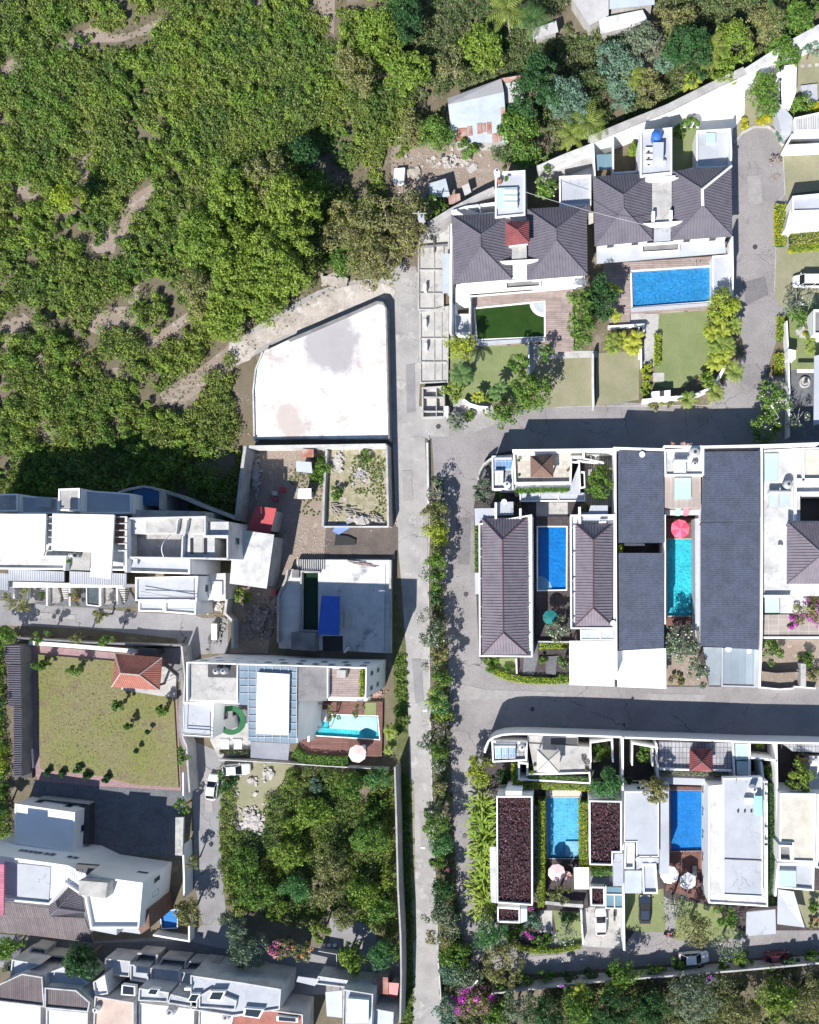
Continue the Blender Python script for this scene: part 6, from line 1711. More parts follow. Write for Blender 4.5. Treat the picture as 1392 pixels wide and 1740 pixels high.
def redroof(label, pts, h, name='villa'):
    c = cen(P(pts, h)); t = thing(name, label, 'house', (c.x, c.y, 0)); b = P(pts, h)
    flat_house(t, b, h, rm=M_GRAVR, ph=.55, pw=.2)
    xs = [p.x for p in b]; ys = [p.y for p in b]; ins = inset(b, .3); A = (max(xs) - min(xs)) * (max(ys) - min(ys)); n = int(A * 34)
    X = rng.uniform(min(xs), max(xs), n); Y = rng.uniform(min(ys), max(ys), n); k = inpoly(X, Y, ins); X, Y = X[k], Y[k]
    C = np.stack([X - c.x, Y - c.y, h - .5 + rng.uniform(0, .3, len(X))], 1)
    o = quads_mesh('plant_bed', leafquads(C, np.tile([[0, 0, 1.]], (len(X), 1)), .13, .8, .5), LM['redleaf'], t); o['label'] = 'dark red planted roof bed with pale flecks'
    return t
redroof('long villa with a dark red planted roof left of the light blue pool', [(240, 578), (472, 578), (474, 1282), (243, 1265)], 6.4)
redroof('shorter villa with a dark red planted roof right of the light blue pool', [(836, 606), (1046, 610), (1046, 942), (990, 942), (988, 1024), (838, 1020)], 6.4)
redroof('small dark red planted roof square at the foot of the long villa', [(246, 1290), (392, 1300), (392, 1395), (246, 1390)], 3.4, 'porch')
redroof('small dark red roof patch beside the driveway', [(846, 1160), (936, 1162), (938, 1286), (846, 1284)], 4.4, 'porch')
slab('roof_box', 'small brown topped white box at the head of the long red roof', 'roof box', [(300, 544), (405, 546), (405, 572), (300, 572)], 6.6, M_WHITE)
slab('porch', 'grey-blue slab beside the small dark red roof square', 'porch', [(396, 1302), (438, 1302), (438, 1380), (396, 1395)], 3.2, M_ZINCB)
slab('balcony', 'thin white balcony left of the long dark red roof', 'balcony', [(197, 905), (238, 905), (240, 1265), (205, 1260)], 4.2, M_WORN, z0=4.0)
hedge('vertical lime hedge on the left of the light blue pool', [(534, 612), (532, 1000), (528, 1290)], 36, 3.4, 'lime')
hedge('grey-brown planting strip between the red roof and the lime hedge', [(497, 640), (494, 1260)], 30, 3.2, 'dry', flowers='grass', fs=.25)
deck('dark deck round the light blue pool', [(555, 540), (790, 542), (832, 1300), (545, 1260)], .5, M_DECKD, holes=[[(556, 582), (782, 582), (778, 980), (566, 980)]], name='stone_deck')
slab('pool_edge', 'cream sunny ledge at the head of the light blue pool', 'ledge', [(556, 540), (790, 540), (790, 580), (560, 580)], .62, M_CREAM, z0=.5)
pool('light blue tiled pool between the two dark red roofs', [(561, 588), (777, 588), (773, 975), (571, 975)], water=W_CLEAR, tile=T_LBLUE, cope=.15, copem=M_PALE)
slab('pool_step', 'square pale blue bench in the lower right corner of the light blue pool', 'pool bench', [(684, 868), (772, 868), (770, 970), (684, 965)], .36, mat('pale_bench_tile', (.35, .6, .75), fine=.1), z0=.04)
hedge('mixed green and ochre hedge on the right of the light blue pool', [(798, 622), (800, 1010), (815, 1046), (984, 1050)], 46, 2.6, 'lime', flowers='orange', fs=.08)
umbrella('pink-white parasol beside a round salmon table', 627, 1075, 57, 3.0, mat('pale_pink_cloth', (.74, .56, .55), (.66, .46, .46), fine=.08), n=9)
t = house('round_table', 'round salmon table half under the pink-white parasol', 695, 1088, 'table')
p = W(695, 1088, 1.2); q = MB(); q.lathe(p.x, p.y, [(.62, 1.1), (.66, 1.14), (.62, 1.18)], 22); q.build('tabletop', mat('salmon_top', (.72, .42, .36), fine=.1), t); q = MB(); q.tube((p.x, p.y, .5), (p.x, p.y, 1.12), .06, .06, 8); q.build('leg', M_DMETAL, t)
t = house('awning', 'square white awning right of the pink-white parasol', 786, 1105, 'awning')
part(t, 'canopy', [(738, 1036), (836, 1036), (836, 1176), (742, 1176)], 3.0, M_WHITE, 2.92)
for (x, y) in ((750, 1045), (750, 1165)): p = W(x, y, 3); q = MB(); q.box(p.x, p.y, .5, .08, .08, 2.42); q.build('post', M_METAL, t)
tree('leafy tree below the pink-white parasol', 655, 1205, 80, 4.6, 'olive', ry=62, dens=1.6)
t = house('porch', 'pale slab and glass roof beside the driveway of the dark red roofed villas', 1000, 1150, 'porch')
part(t, 'slab', [(992, 948), (1056, 948), (1056, 1156), (992, 1156)], 5.6, M_PALE)
part(t, 'glass_roof', [(946, 1162), (1060, 1164), (1060, 1298), (946, 1295)], 4.4, M_GLASS, 4.36)
part(t, 'base', [(950, 1166), (1056, 1168), (1056, 1292), (950, 1290)], 3.9, M_ZINCB)
lines(t, 'frame', [[(944, 1158), (944, 1298), (1062, 1300), (1062, 1160)], [(944, 1210), (1060, 1212)], [(1000, 1212), (1000, 1298)]], .14, 4.0, 4.6, M_WHITE)
part(t, 'rear_block', [(842, 1060), (985, 1060), (985, 1148), (842, 1150)], 3.2, M_CONCD)
hedge('green planter over the grey rear block beside the driveway', [(850, 1076), (980, 1074)], 30, .8, 'grass', z0=3.2)
G('driveway', [(800, 1290), (1060, 1290), (1058, 1560), (795, 1540)], .06, M_CONCL)
wall('long white wall on the right of the driveway with the white hatchback', [(1052, 200), (1052, 900), (1058, 1250), (1062, 1570)], 5.2, .3)
car('white hatchback with a black windscreen parked nose up on the driveway', 913, 1393, 92, MATS['white_car_paint'], 4.2, 1.8, 1.5)
motorbike('dark scooter parked to the right of the white hatchback', 1000, 1347, 90, M_DMETAL)
wall('white low wall on the left of the driveway', [(786, 1310), (790, 1420), (798, 1530)], 1.4, .25)
wall('grey-topped wall above the small front garden', [(552, 1262), (700, 1278), (798, 1285)], 1.8, .5, M_CONCL)
G('lawn', [(600, 1310), (785, 1320), (790, 1520), (640, 1520)], .08, M_LAWN)
G('paving', [(520, 1310), (600, 1312), (598, 1460), (520, 1450)], .08, M_CONCL)
hedge('curved lime hedge round the front garden beside the driveway', [(305, 1480), (345, 1525), (400, 1558), (500, 1578), (620, 1578), (780, 1545)], 30, .8, 'lime')
tree('pale grey flowering frangipani in the small front garden', 690, 1470, 95, 3.2, 'sparse', ry=75, dens=1.7)
tree('bougainvillea with a magenta tuft in the front garden', 450, 1472, 42, 2.6, 'magenta', name='bougainvillea')
shrub('blue-green bush above the magenta tuft', 470, 1385, 80, 2.4, 'silver', ry=58)
shrub('small magenta and purple flowers by the small red roof square', 440, 1308, 42, 4.2, 'magenta', ry=16)
shrub('dark bushes right of the magenta tuft', 545, 1515, 85, 1.8, 'broad', ry=45)
shrub('dark bushes left of the magenta tuft', 360, 1455, 60, 2.2, 'broad', ry=55)
shrub('bush in the dark corner beside the frangipani garden wall', 690, 1360, 60, 1.6, 'dark', ry=40)
tree('feathery bright green tree over the white wall between the plots', 945, 490, 108, 7.0, 'feather', ry=115)
shrub('dark plants in the shady light well behind the feathery tree', 915, 300, 68, 3.0, 'broad', ry=60)
lines(house('light_well', 'white framed light well behind the feathery tree', 915, 300, 'light well'), 'frame', [[(845, 235), (985, 215), (990, 360)], [(845, 235), (848, 360)]], .22, 0, 3.8, M_WHITE)
tree('round lime-green tree by the road at the curved corner', 128, 425, 88, 4.2, 'lime', ry=98, dens=1.3)
shrub('dark bushes between the round lime-green tree and the red roof', 285, 440, 60, 2.2, 'dark', ry=60)
tree('leafless brown shrub above the long dark red roof', 215, 560, 58, 2.6, 'dry', ry=45)
for i in range(11):
    banana_clump('broad yellow-green leaf clump number %s down the strip beside the long red roof' % ('one two three four five six seven eight nine ten eleven'.split()[i]), 145 + (i % 2) * 22 - 8 + i * 2, 620 + i * 68, 62, 2.2, n=44, group='broad-leaved plants beside the long red roof', ll=1.0)
# ---------------------------------------------------------------- bottom right, second villa and beyond
fr('c8')
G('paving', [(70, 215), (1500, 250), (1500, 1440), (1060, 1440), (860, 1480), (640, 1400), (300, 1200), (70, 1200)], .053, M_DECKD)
G('lawn', [(75, 1205), (330, 1170), (345, 1450), (200, 1450), (90, 1430)], .07, M_LAWN)
G('lawn', [(420, 1240), (640, 1280), (870, 1470), (640, 1520), (400, 1500)], .07, M_LAWN)
G('lawn', [(1160, 1180), (1500, 1180), (1500, 1420), (1250, 1420)], .08, M_LAWND)
t = house('roof_terrace', 'grey tiled roof terrace with a red pyramid roof above the deep blue pool', 540, 320, 'pavilion')
part(t, 'terrace', [(305, 232), (772, 238), (770, 412), (305, 402)], 3.6, M_GREYT)
lines(t, 'parapet', [[(286, 240), (298, 460)], [(305, 405), (770, 416)], [(778, 235), (790, 490)]], .25, 0, 4.2, M_WHITE)
part(t, 'gazebo_body', [(515, 290), (632, 290), (632, 400), (515, 400)], 5.4, M_WOODB, 3.61)
hip_roof(t, [(500, 272), (645, 272), (648, 416), (498, 416)], 5.6, [(578, 356)], 7.0, M_RED, pitch=.28, cap=.06, name='gazebo_roof', capm=M_DMETAL)
part(t, 'lower_ledge', [(305, 455), (712, 470), (712, 512), (320, 500)], 2.8, M_PALE)
hedge('dry planting strip under the grey tiled terrace', [(315, 426), (750, 442)], 22, .6, 'dry', z0=3.0, flowers='grass', fs=.3)
lines(house('light_well', 'white framed light well with a bushy plant left of the grey terrace', 200, 310, 'light well'), 'frame', [[(130, 382), (132, 240), (300, 270)], [(262, 275), (262, 385)]], .2, 0, 3.8, M_WHITE)
shrub('bright bushy plant in the framed light well', 198, 315, 58, 3.0, 'grass', ry=60)
tree('pale olive round tree standing over the corner of the flat grey roof', 272, 530, 92, 8.0, 'olive', dens=1.5)
shrub('dark plants in the gap left of the pale olive tree', 110, 490, 42, 3.0, 'dark', ry=60)
t = house('villa', 'flat pale grey roofed house left of the deep blue wooden-decked pool', 190, 800)
flat_house(t, P([(82, 548), (302, 548), (302, 968), (158, 968), (158, 872), (80, 872)], 6.3), 6.3, ph=.15, pw=.12)
flat_house(t, P([(84, 880), (146, 880), (144, 1046), (80, 1046)], 6.0), 6.0, rm=M_WORN, win=False)
part(t, 'glass_roof', [(80, 1058), (192, 1056), (190, 1202), (82, 1202)], 5.0, M_ZINCB)
flat_house(t, P([(196, 1012), (284, 1012), (296, 1206), (200, 1206)], 5.4), 5.4, win=False)
part(t, 'side_strip', [(314, 495), (366, 500), (368, 1078), (306, 1080)], 5.4, M_PALE)
dish('left white dish on the low roof above the dark car', 166, 985, 16, 5.8); dish('right white dish on the low roof above the dark car', 248, 990, 17, 5.8)
part(t, 'link_slab', [(158, 975), (300, 975), (300, 1006), (158, 1050)], 5.2, M_PALE)
deck('reddish wooden deck round the deep blue pool of the second bottom villa', [(370, 515), (612, 520), (618, 1260), (340, 1180), (368, 1080)], .5, M_WOODB, holes=[[(372, 536), (598, 538), (596, 930), (376, 934)]])
pool('deep blue pool beside the flat grey roofs', [(374, 540), (596, 542), (593, 926), (378, 930)], water=W_CLEAR, tile=T_DBLUE, cope=.1, copem=M_WOOD)
umbrella('white parasol, left of the pair at the wooden deck', 372, 1090, 60, 3.0, M_WHITE, n=8)
umbrella('greyish white patterned parasol, right of the pair at the wooden deck', 490, 1130, 58, 2.8, mat('patterned_cloth', (.66, .66, .68), (.40, .41, .44), s=3, fine=.1), n=6)
lounger('dark cushioned daybed by the patterned parasol', 530, 1062, 90, .5, m=M_CONC)
t = house('villa', 'large flat pale roof with a raised middle right of the deep blue pool', 800, 900)
b = P([(622, 512), (1000, 480), (1002, 1290), (620, 1266)], 6.0); flat_house(t, b, 6.0, rm=M_WORN, ph=.25)
flat_house(t, P([(716, 462), (966, 458), (970, 1226), (716, 1214)], 6.8), 6.8, rm=M_PALE, ph=.18, pw=.14, z0=5.6, win=False, name=('upper_wall', 'upper_roof', 'upper_parapet'))
lines(t, 'roof_step', [[(718, 985), (966, 996)], [(800, 455), (800, 500)]], .12, 6.62, 6.8, M_CONC)
slab('awning', 'mint green panel on the large flat roof', 'panel', [(914, 578), (966, 578), (966, 704), (918, 704)], 7.6, M_TEAL, z0=7.5)
tank('white water tank with a big shadow at the top of the large flat roof', 916, 540, 22, 6.65, 1.6, M_WHITE)
ac_unit('cluster of pumps left of the mint green panel', 880, 610, 6.65, 0, sx=1.2, sy=.8)
for i, x in enumerate((812, 855, 897)): slab('vent_pipe', ('left', 'middle', 'right')[i] + ' dark vent cap in the row under the pumps', 'vent', [(x - 5, 674), (x + 5, 674), (x + 5, 684), (x - 5, 684)], 6.9, M_DMETAL, z0=6.63)
for i, y in enumerate((510, 570, 600, 780, 860, 880)):
    part(t, 'wall_vent', [(984, y), (998, y), (998, y + 34), (984, y + 34)], 6.3, M_WHITE, 6.0)
part(t, 'porch_roof', [(865, 1325), (1050, 1305), (1054, 1462), (862, 1478)], 3.2, M_PALE, 2.9)
t = house('light_well', 'glass skylights and white frames at the top right of the large flat roof', 840, 340, 'skylight')
part(t, 'glass', [(792, 240), (880, 242), (880, 340), (794, 345)], 4.3, M_FROST)
part(t, 'lower_glass', [(800, 352), (882, 352), (882, 442), (804, 440)], 4.1, M_FROST)
lines(t, 'frame', [[(884, 240), (886, 446)], [(884, 330), (1060, 350)], [(960, 360), (975, 480)], [(1056, 240), (1070, 1000), (1050, 1222)]], .3, 0, 4.6, M_WHITE)
shrub('small bush with yellow leaves in the white framed well', 945, 262, 40, 3, 'light', ry=24); shrub('second bush beside the white framed glass', 1020, 420, 42, 3, 'grass', ry=70)
hedge('narrow dark green hedge right of the large flat roof', [(1022, 500), (1024, 900), (1022, 1215)], 40, 3.6, 'dark', dens=.8)
shrub('bright grass tuft at the end of the narrow hedge', 1025, 1262, 30, 1.5, 'grass')
t = house('villa', 'cream flat roofed house at the right edge of the bottom row', 1200, 800)
flat_house(t, P([(1080, 560), (1312, 562), (1304, 1004), (1160, 1000), (1160, 885), (1078, 884)], 6.2), 6.2, rm=M_CREAM, ph=.3)
flat_house(t, P([(1074, 892), (1158, 896), (1156, 1000), (1074, 996)], 6.6), 6.6, rm=M_CONCD, ph=.6, win=False)
flat_house(t, P([(1066, 1012), (1302, 1008), (1298, 1188), (1066, 1168)], 5.0), 5.0, win=False)
part(t, 'skylight', [(1070, 1056), (1184, 1060), (1184, 1162), (1070, 1158)], 5.1, M_FROST, 4.55)
flat_house(t, P([(1318, 566), (1480, 560), (1480, 1050), (1312, 1040)], 5.6), 5.6, rm=M_WORN, win=False)
tree('round tree with yellow fruit at the head of the cream roof', 1200, 450, 92, 6.0, 'light', ry=98)
shrub('orange brown crown edge of the tree by the cream roof', 1215, 350, 55, 5.0, 'orangef', ry=30)
part(t, 'striped_roof', [(1100, 245), (1480, 255), (1480, 305), (1160, 290)], 3.2, M_GREYT)
part(t, 'white_frame', [(1270, 320), (1480, 320), (1480, 540), (1270, 545)], 3.0, M_WORN)
q = MB(); A, B, C_, D = (*W(1066, 1176, 3.4), 3.4), (*W(1168, 1190, 3.6), 3.6), (*W(1238, 1422, 2.4), 2.4), (*W(1062, 1400, 2.6), 2.6)
M_ = tuple((A[i] + B[i] + C_[i] + D[i]) / 4 - (.35 if i == 2 else 0) for i in range(3))
q.add([A, B, C_, D, M_], [(4, 1, 0), (4, 2, 1), (4, 3, 2), (4, 0, 3)]); q.add([(*v[:2], v[2] - .02) for v in (A, B, C_, D, M_)], [(4, 0, 1), (4, 1, 2), (4, 2, 3), (4, 3, 0)])
tag(thing_mesh('shade_sail', q, M_PALE, (A[0], A[1], 0)), 'triangular pale shade sail over the driveway at the right edge', 'shade sail')
car('dark blue saloon on the grass between white wall and trees', 213, 1312, 90, carpaint('dark_blue_paint', (.025, .035, .06)), 4.4, 1.85, 1.5)
car('white estate car parked along the shaded bottom road', 528, 1622, 4, MATS['white_car_paint'], 4.6, 1.85, 1.55)
car('dark red car in the deep shade at the bottom right', 1065, 1620, 5, carpaint('dark_red_paint', (.22, .03, .04)), 3.9, 1.7, 1.5)
motorbike('red and white scooter on the edge of the drive', 372, 1478, 170, M_REDM)
tree('sparse grey tree with bare branches below the white parasol', 410, 1290, 105, 5.5, 'sparse', ry=120, dens=1.4)
tree('olive green tree above the white estate car', 535, 1430, 130, 6.0, 'olive', ry=130)
tree('palm-leaved dark tree at the foot of the large flat roof', 725, 1350, 95, 5.0, 'broad', ry=70)
tree('half bare grey tree to the right of the white estate car', 745, 1530, 130, 5.0, 'sparse', ry=105, dens=1.5)
tree('lime-tipped bush under the half bare tree', 800, 1600, 80, 3.0, 'light', ry=50)
shrub('clipped green bush at the right edge by the sail', 1290, 1295, 38, 2.0, 'broad', ry=48)
shrub('orange flower bush at the right edge by the sail', 1290, 1400, 45, 1.2, 'orangef', ry=30)
fr('full')
tree('spreading dark tree casting shade on the bottom road by the white car', 1060, 1655, 26, 4.5, 'broad')
# boundary wall at the bottom and bushes along it
wall('thin grey wall running between the bottom road and the wild trees', [(835, 1689), (930, 1678), (1010, 1669), (1110, 1661), (1250, 1650), (1392, 1637), (1500, 1630)], 2.4, .25, M_CONCL)
for i in range(15):
    x = 850 + i * 38; y = 1676 - i * 2.7 - (i % 3) * 5
    shrub('green bush %s from the left in the row along the bottom wall' % ('first second third fourth fifth sixth seventh eighth ninth tenth eleventh twelfth thirteenth fourteenth fifteenth'.split()[i]), x, y, random.uniform(13, 21), random.uniform(1.5, 2.5), random.choice(['grass', 'broad', 'dark', 'broad', 'feather']), group='bushes along the bottom wall', ry=random.uniform(9, 14))
tree('pink and magenta bougainvillea at the bottom by the main road', 805, 1703, 42, 3.5, 'magenta', name='bougainvillea', ry=34)
tree('purple flowering bush poking over the bottom wall', 1208, 1663, 14, 4, 'purplef', ry=16); tree('slim purple flowering bush left on the bottom wall', 960, 1675, 7, 3.5, 'purplef', ry=14)
tree('big dry palm-like tree at the left end of the bottom road', 855, 1640, 44, 5.0, 'olive', ry=40); tree('blue-green tree below the banana strip', 835, 1588, 32, 4.5, 'feather', ry=26)
lamp_post('street lamp with a round yellow globe at the bottom left of the compound', 806, 1650, 5.0, 50, 1.4)
# ================================================================ MEDIAN TREES
MED = [(744, 833, 19, 4.2, 'sparse'), (733, 840, 10, 3, 'dry'), (741, 872, 25, 4.6, 'olive'), (742, 902, 22, 4.2, 'lime'), (742, 952, 19, 5.5, 'grass'), (730, 975, 20, 5.5, 'sparse'), (743, 985, 16, 5, 'broad'), (740, 1012, 15, 4, 'dark'),
 (728, 1050, 18, 4.5, 'sparse'), (737, 1080, 25, 5, 'frangipani'), (750, 1108, 17, 5, 'olive'), (733, 1128, 16, 4.5, 'sparse'), (750, 1155, 18, 6, 'grass'), (747, 1192, 20, 5, 'feather'), (750, 1215, 20, 3, 'light'), (748, 1238, 18, 3.4, 'dry'),
 (728, 1262, 18, 4.6, 'grey'), (746, 1275, 15, 5, 'broad'), (742, 1310, 17, 4, 'sparse'), (748, 1340, 18, 5, 'sparseg'), (740, 1398, 23, 6, 'grass'), (735, 1375, 18, 5, 'grey'), (751, 1430, 20, 5.5, 'feather'), (745, 1462, 15, 3.5, 'broad'),
 (758, 1478, 10, 3, 'redf'), (752, 1510, 20, 4.5, 'dark'), (742, 1545, 24, 4.5, 'grey'), (760, 1570, 28, 5, 'sparse'), (752, 1590, 24, 4.5, 'olive'), (775, 1620, 26, 4, 'broad'), (790, 1660, 28, 3.6, 'grey'), (768, 1652, 22, 3.5, 'silver')]
ORD = 'first second third fourth fifth sixth seventh eighth ninth tenth eleventh twelfth thirteenth fourteenth fifteenth sixteenth seventeenth eighteenth nineteenth twentieth'.split()
ORD += ['twenty-' + o for o in ORD[:9]] + ['thirtieth', 'thirty-first', 'thirty-second']
DES = {'sparse': 'thin grey half bare tree', 'dry': 'dry brownish bush', 'olive': 'olive green tree', 'lime': 'yellow-green tree', 'grass': 'fresh green tree', 'broad': 'mid green tree', 'dark': 'dark green tree', 'frangipani': 'white-flowered grey-green tree', 'feather': 'feathery deep green tree', 'light': 'light green bush', 'grey': 'grey-green tree', 'sparseg': 'thin olive tree', 'redf': 'dark pink flowering bush', 'silver': 'blue-green bush'}
for i, (x, y, r, h, k) in enumerate(MED):
    tree('%s, %s from the top in the strip between the two roads' % (DES[k], ORD[i]), x, y, r, h, k, group='trees in the strip between the two roads', dens=1.3)
palm('green palm in the strip between the two roads', 740, 1186, 20, 4.6, 'palm', n=13)
wall('thin white kerb wall at the top of the strip between the two roads', [(726, 752), (728, 855)], .7, .3, M_WORN)
lamp_post('slender lamp pole among the lower trees of the road strip', 748, 1416, 6.5, 175, 1.4)
lamp_post('lamp pole at the middle of the road strip near the palm', 748, 1196, 6, 180, 1.2)
fr('d8')
t = house('metal_frame', 'grey metal gate frame by the bottom end of the road strip', 225, 1480, 'gate')
lines(t, 'gate_leaf', [[(215, 1365), (222, 1450), (232, 1600)], [(240, 1400), (250, 1480)]], .15, 0, 2.2, M_METAL)
# ================================================================ LEFT: APARTMENTS
fr('d1')
t = house('apartment_building', 'white apartment block with two huge plain white roofs at the left edge', 330, 480)
Z = 11.5
for pts, h in (([(-200, 255), (272, 255), (264, 478), (255, 502), (-200, 502)], 12.2), ([(311, 253), (676, 260), (656, 640), (534, 624), (542, 482), (305, 470)], 12.6)):
    part(t, 'roof_canopy', pts, h, M_WHITE, h - .3)
b = P([(-200, 270), (745, 285), (740, 590), (380, 585), (-200, 580)], 10.5); flat_house(t, b, 10.5, rm=M_WORN, ph=.4)
for k_, (x0, x1) in enumerate(((268, 308), (676, 752))):
    for i in range(6): y = 272 + i * 40; lines(t, 'lattice_beam', [[(x0, y), (x1, y)]], .14, 11.6, 11.75, M_WORN)
part(t, 'lattice_floor', [(676, 275), (752, 275), (740, 440), (672, 436)], 11.0, M_BROWNR, 10.51)
lines(t, 'terrace_wall', [[(225, 510), (385, 512), (380, 590)], [(745, 275), (745, 600)], [(660, 470), (740, 470)]], .25, 10.5, 11.6, M_WHITE)
part(t, 'roof_terrace_floor', [(400, 480), (540, 480), (530, 590), (400, 585)], 10.6, M_CONC, 10.3)
for a_, (x0, y0, x1, y1) in enumerate(((50, 588, 380, 650), (412, 600, 745, 672), (-200, 600, 50, 700))):
    part(t, 'slatted_pergola', [(x0, y0 - 6), (x1, y0 + 8), (x1, y1 + 6), (x0, y1)], 8.2, mat('slatted_grey', (.23, .24, .27), fine=.15, pat=('planks', 20, .32, .09, 90), pcol=(1.7, 1.7, 1.7)), 8.0)
b = P([(-200, 650), (730, 672), (726, 690), (-200, 690)], 7.6); q = MB(); q.prism(b, 0, 7.6); q.build('front_wall', M_WHITE, t)
shrub('potted palms on the roof terrace between the white roofs', 490, 545, 32, 12.2, 'grass', ry=45, name='potted_plant', cat='potted plant'); shrub('red and green pot plants left on the roof terrace', 90, 535, 32, 11.8, 'redf', name='potted_plant', cat='potted plant')
tank('dark round tank on the roof terrace between the white roofs', 442, 498, 18, 10.5, 1, M_CONC); tank('white drum beside the dark tank on the roof terrace', 412, 498, 13, 10.5, .9, M_WHITE)
t = house('courtyard_row', 'row of small walled front courtyards with stone paths and a blue pool', 400, 720, 'courtyards')
q = MB(); q.prism(P([(-60, 640), (735, 660), (820, 800), (590, 815), (280, 795), (-60, 750)], .3), 0, .3); q.build('floor', M_PAVE, t)
for x in (80, 160, 275, 410, 592, 690): lines(t, 'party_wall', [[(x, 650), (x + 3, 800 if x > 200 else 755)]], .25, .3, 1.7, M_WORN)
for x, y0 in ((165, 660), (285, 665), (602, 672)): part(t, 'stone_patio', [(x, y0), (x + 45, y0), (x + 75 + (x > 600) * 20, y0 + 75), (x + 70, y0 + 110), (x, y0 + 125)], 1.0, M_STONE, .3)
for x, y0 in ((235, 655), (372, 670), (710, 690)):
    for i in range(7): part(t, 'step', [(x - 15 + i * 3, y0 + i * 13), (x + 30, y0 + i * 13), (x + 30, y0 + 9 + i * 13), (x - 12 + i * 3, y0 + 9 + i * 13)], 1.6 - i * .15, M_CONCL, .31)
pool('small deep blue plunge pool in a front courtyard of the left apartments', [(516, 682), (588, 682), (588, 798), (518, 790)], water=W_CLEAR, tile=T_DBLUE, cope=.12)
shrub('yellow and green plants beside the small plunge pool', 440, 730, 32, 2.4, 'orangef', ry=60); shrub('green plants in the second front courtyard', 245, 735, 28, 1.6, 'grass', ry=20)
# lower rooms behind
t = house('rear_roofs', 'lower grey and blue-shaded roofs behind the white apartment block', 300, 200, 'building')
flat_house(t, P([(-200, 140), (105, 135), (105, 240), (-200, 240)], 9.0), 9.0, rm=M_CONC, ph=.2, win=False)
flat_house(t, P([(105, 145), (345, 160), (345, 252), (105, 252)], 8.0), 8.0, rm=M_ZINCB, ph=.2, win=False)
flat_house(t, P([(346, 106), (472, 102), (470, 236), (343, 236)], 10.2), 10.2, rm=M_CONC, ph=.1, win=False)
flat_house(t, P([(474, 112), (776, 134), (778, 252), (474, 252)], 8.6), 8.6, rm=M_ZINCB, ph=.15, win=False)
part(t, 'terrace', [(780, 230), (1210, 240), (1210, 282), (780, 282)], 7.5, M_CONCL)
part(t, 'white_skylight', [(216, 155), (292, 158), (292, 218), (214, 212)], 8.6, M_PALE, 7.9)
t = house('awning', 'round-topped dark blue awning behind the apartment block', 860, 150, 'awning')
part(t, 'canopy', [(780, 135), (800, 112), (850, 100), (900, 105), (945, 120), (945, 212), (780, 196)], 5.5, mat('dark_blue_cloth', (.05, .12, .26), fine=.1), 5.3)
lines(t, 'frame', [[(695, 128), (760, 108), (850, 92), (900, 100), (948, 118), (948, 230)]], .3, 0, 5.9, M_CONCL)
wall('long grey wall descending diagonally at the top right of the apartments', [(950, 118), (1060, 150), (1200, 210), (1340, 262), (1385, 280)], 4.5, .4, M_CONC)
G('paving', [(950, 130), (1380, 280), (1200, 300), (800, 280)], .08, M_CONCD)
t = house('apartment_building', 'apartment block with open rooms and a white corner roof left of the white shed', 1050, 550)
b = P([(748, 280), (1212, 272), (1214, 300), (1345, 300), (1345, 520), (1120, 520), (745, 512)], 10.8)
q = MB(); hole = P([(760, 372), (1075, 372), (1065, 505), (760, 505)], 10.8); h2 = P([(1262, 395), (1338, 395), (1335, 512), (1262, 512)], 10.8)
q.prism(b, 0, 10.4, holes=[hole, h2]); q.build('wall', M_WORN, t); auto_windows(t, b, 10)
q = MB(); q.prism(inset(hole, -.0), 0, 8.6); q.build('sunken_terrace', M_CONC, t)
q = MB(); q.sheet(h2, 5.0); q.build('light_well_floor', M_WOODB, t)
for x0, x1, y0, y1 in ((865, 1205, 285, 368), (1145, 1200, 385, 515)): part(t, 'roof_floor', rect(x0, y0, x1, y1), 10.45, M_CONCL, 10.402)
lines(t, 'parapet', [[(745, 282), (1212, 272), (1212, 385), (1345, 385), (1345, 520)], [(748, 512), (1345, 520)], [(1080, 385), (1075, 512)], [(1040, 372), (1050, 290)], [(1092, 372), (1105, 290)]], .22, 10.403, 11.2, M_WORN)
for x in (1125, 1205): part(t, 'roof_opening', rect(x, 400, x + 18, 490), 10.5, M_BLACK, 10.403)
flat_house(t, P([(742, 512), (1122, 516), (1122, 612), (738, 600)], 9.8), 9.8, ph=.5)
flat_house(t, P([(800, 630), (1172, 622), (1165, 770), (800, 770)], 7.6), 7.6, ph=.3)
flat_house(t, P([(818, 770), (970, 770), (970, 836), (818, 832)], 5.6), 5.6, ph=.3, win=False)
flat_house(t, P([(972, 770), (1160, 768), (1158, 852), (972, 838)], 6.0), 6.0, ph=.3)
lines(t, 'balcony_rail', [[(815, 640), (1148, 632), (1148, 765), (830, 712)], [(830, 735), (1148, 745)], [(975, 765), (975, 815), (1145, 815)], [(760, 590), (1040, 600), (1110, 598)]], .04, 8.0, 8.12, M_DMETAL)
part(t, 'east_wing', [(1172, 612), (1335, 605), (1335, 760), (1170, 770)], 4.2, M_WORN)
for x in (1180, 1255): part(t, 'east_bay', rect(x, 655, x + 58, 735), 4.5, M_WHITE, 4.21)
q = MB(); pr = None
for i in range(14):
    a = 1.9 + i * .085; p = Vector((*W(940 + i * 3.2, 520 - i * 11.5, 12.5), 11.0 + 1.6 * math.sin(i / 13 * 3.1)))
    if pr is not None: q.tube(pr, p, .05, .05, 6)
    pr = p
tag(thing_mesh('curved_pipe', q, M_WHITE, (*W(940, 520, 0), 0)), 'curved white pole arching over the sunken roof terrace', 'pole')
debris('junk_heap', 'sacks and clutter in the walled corner at the end of the apartment road', 1285, 800, 45, 40, 160, .22, M_RUBBLE, .6, 21)
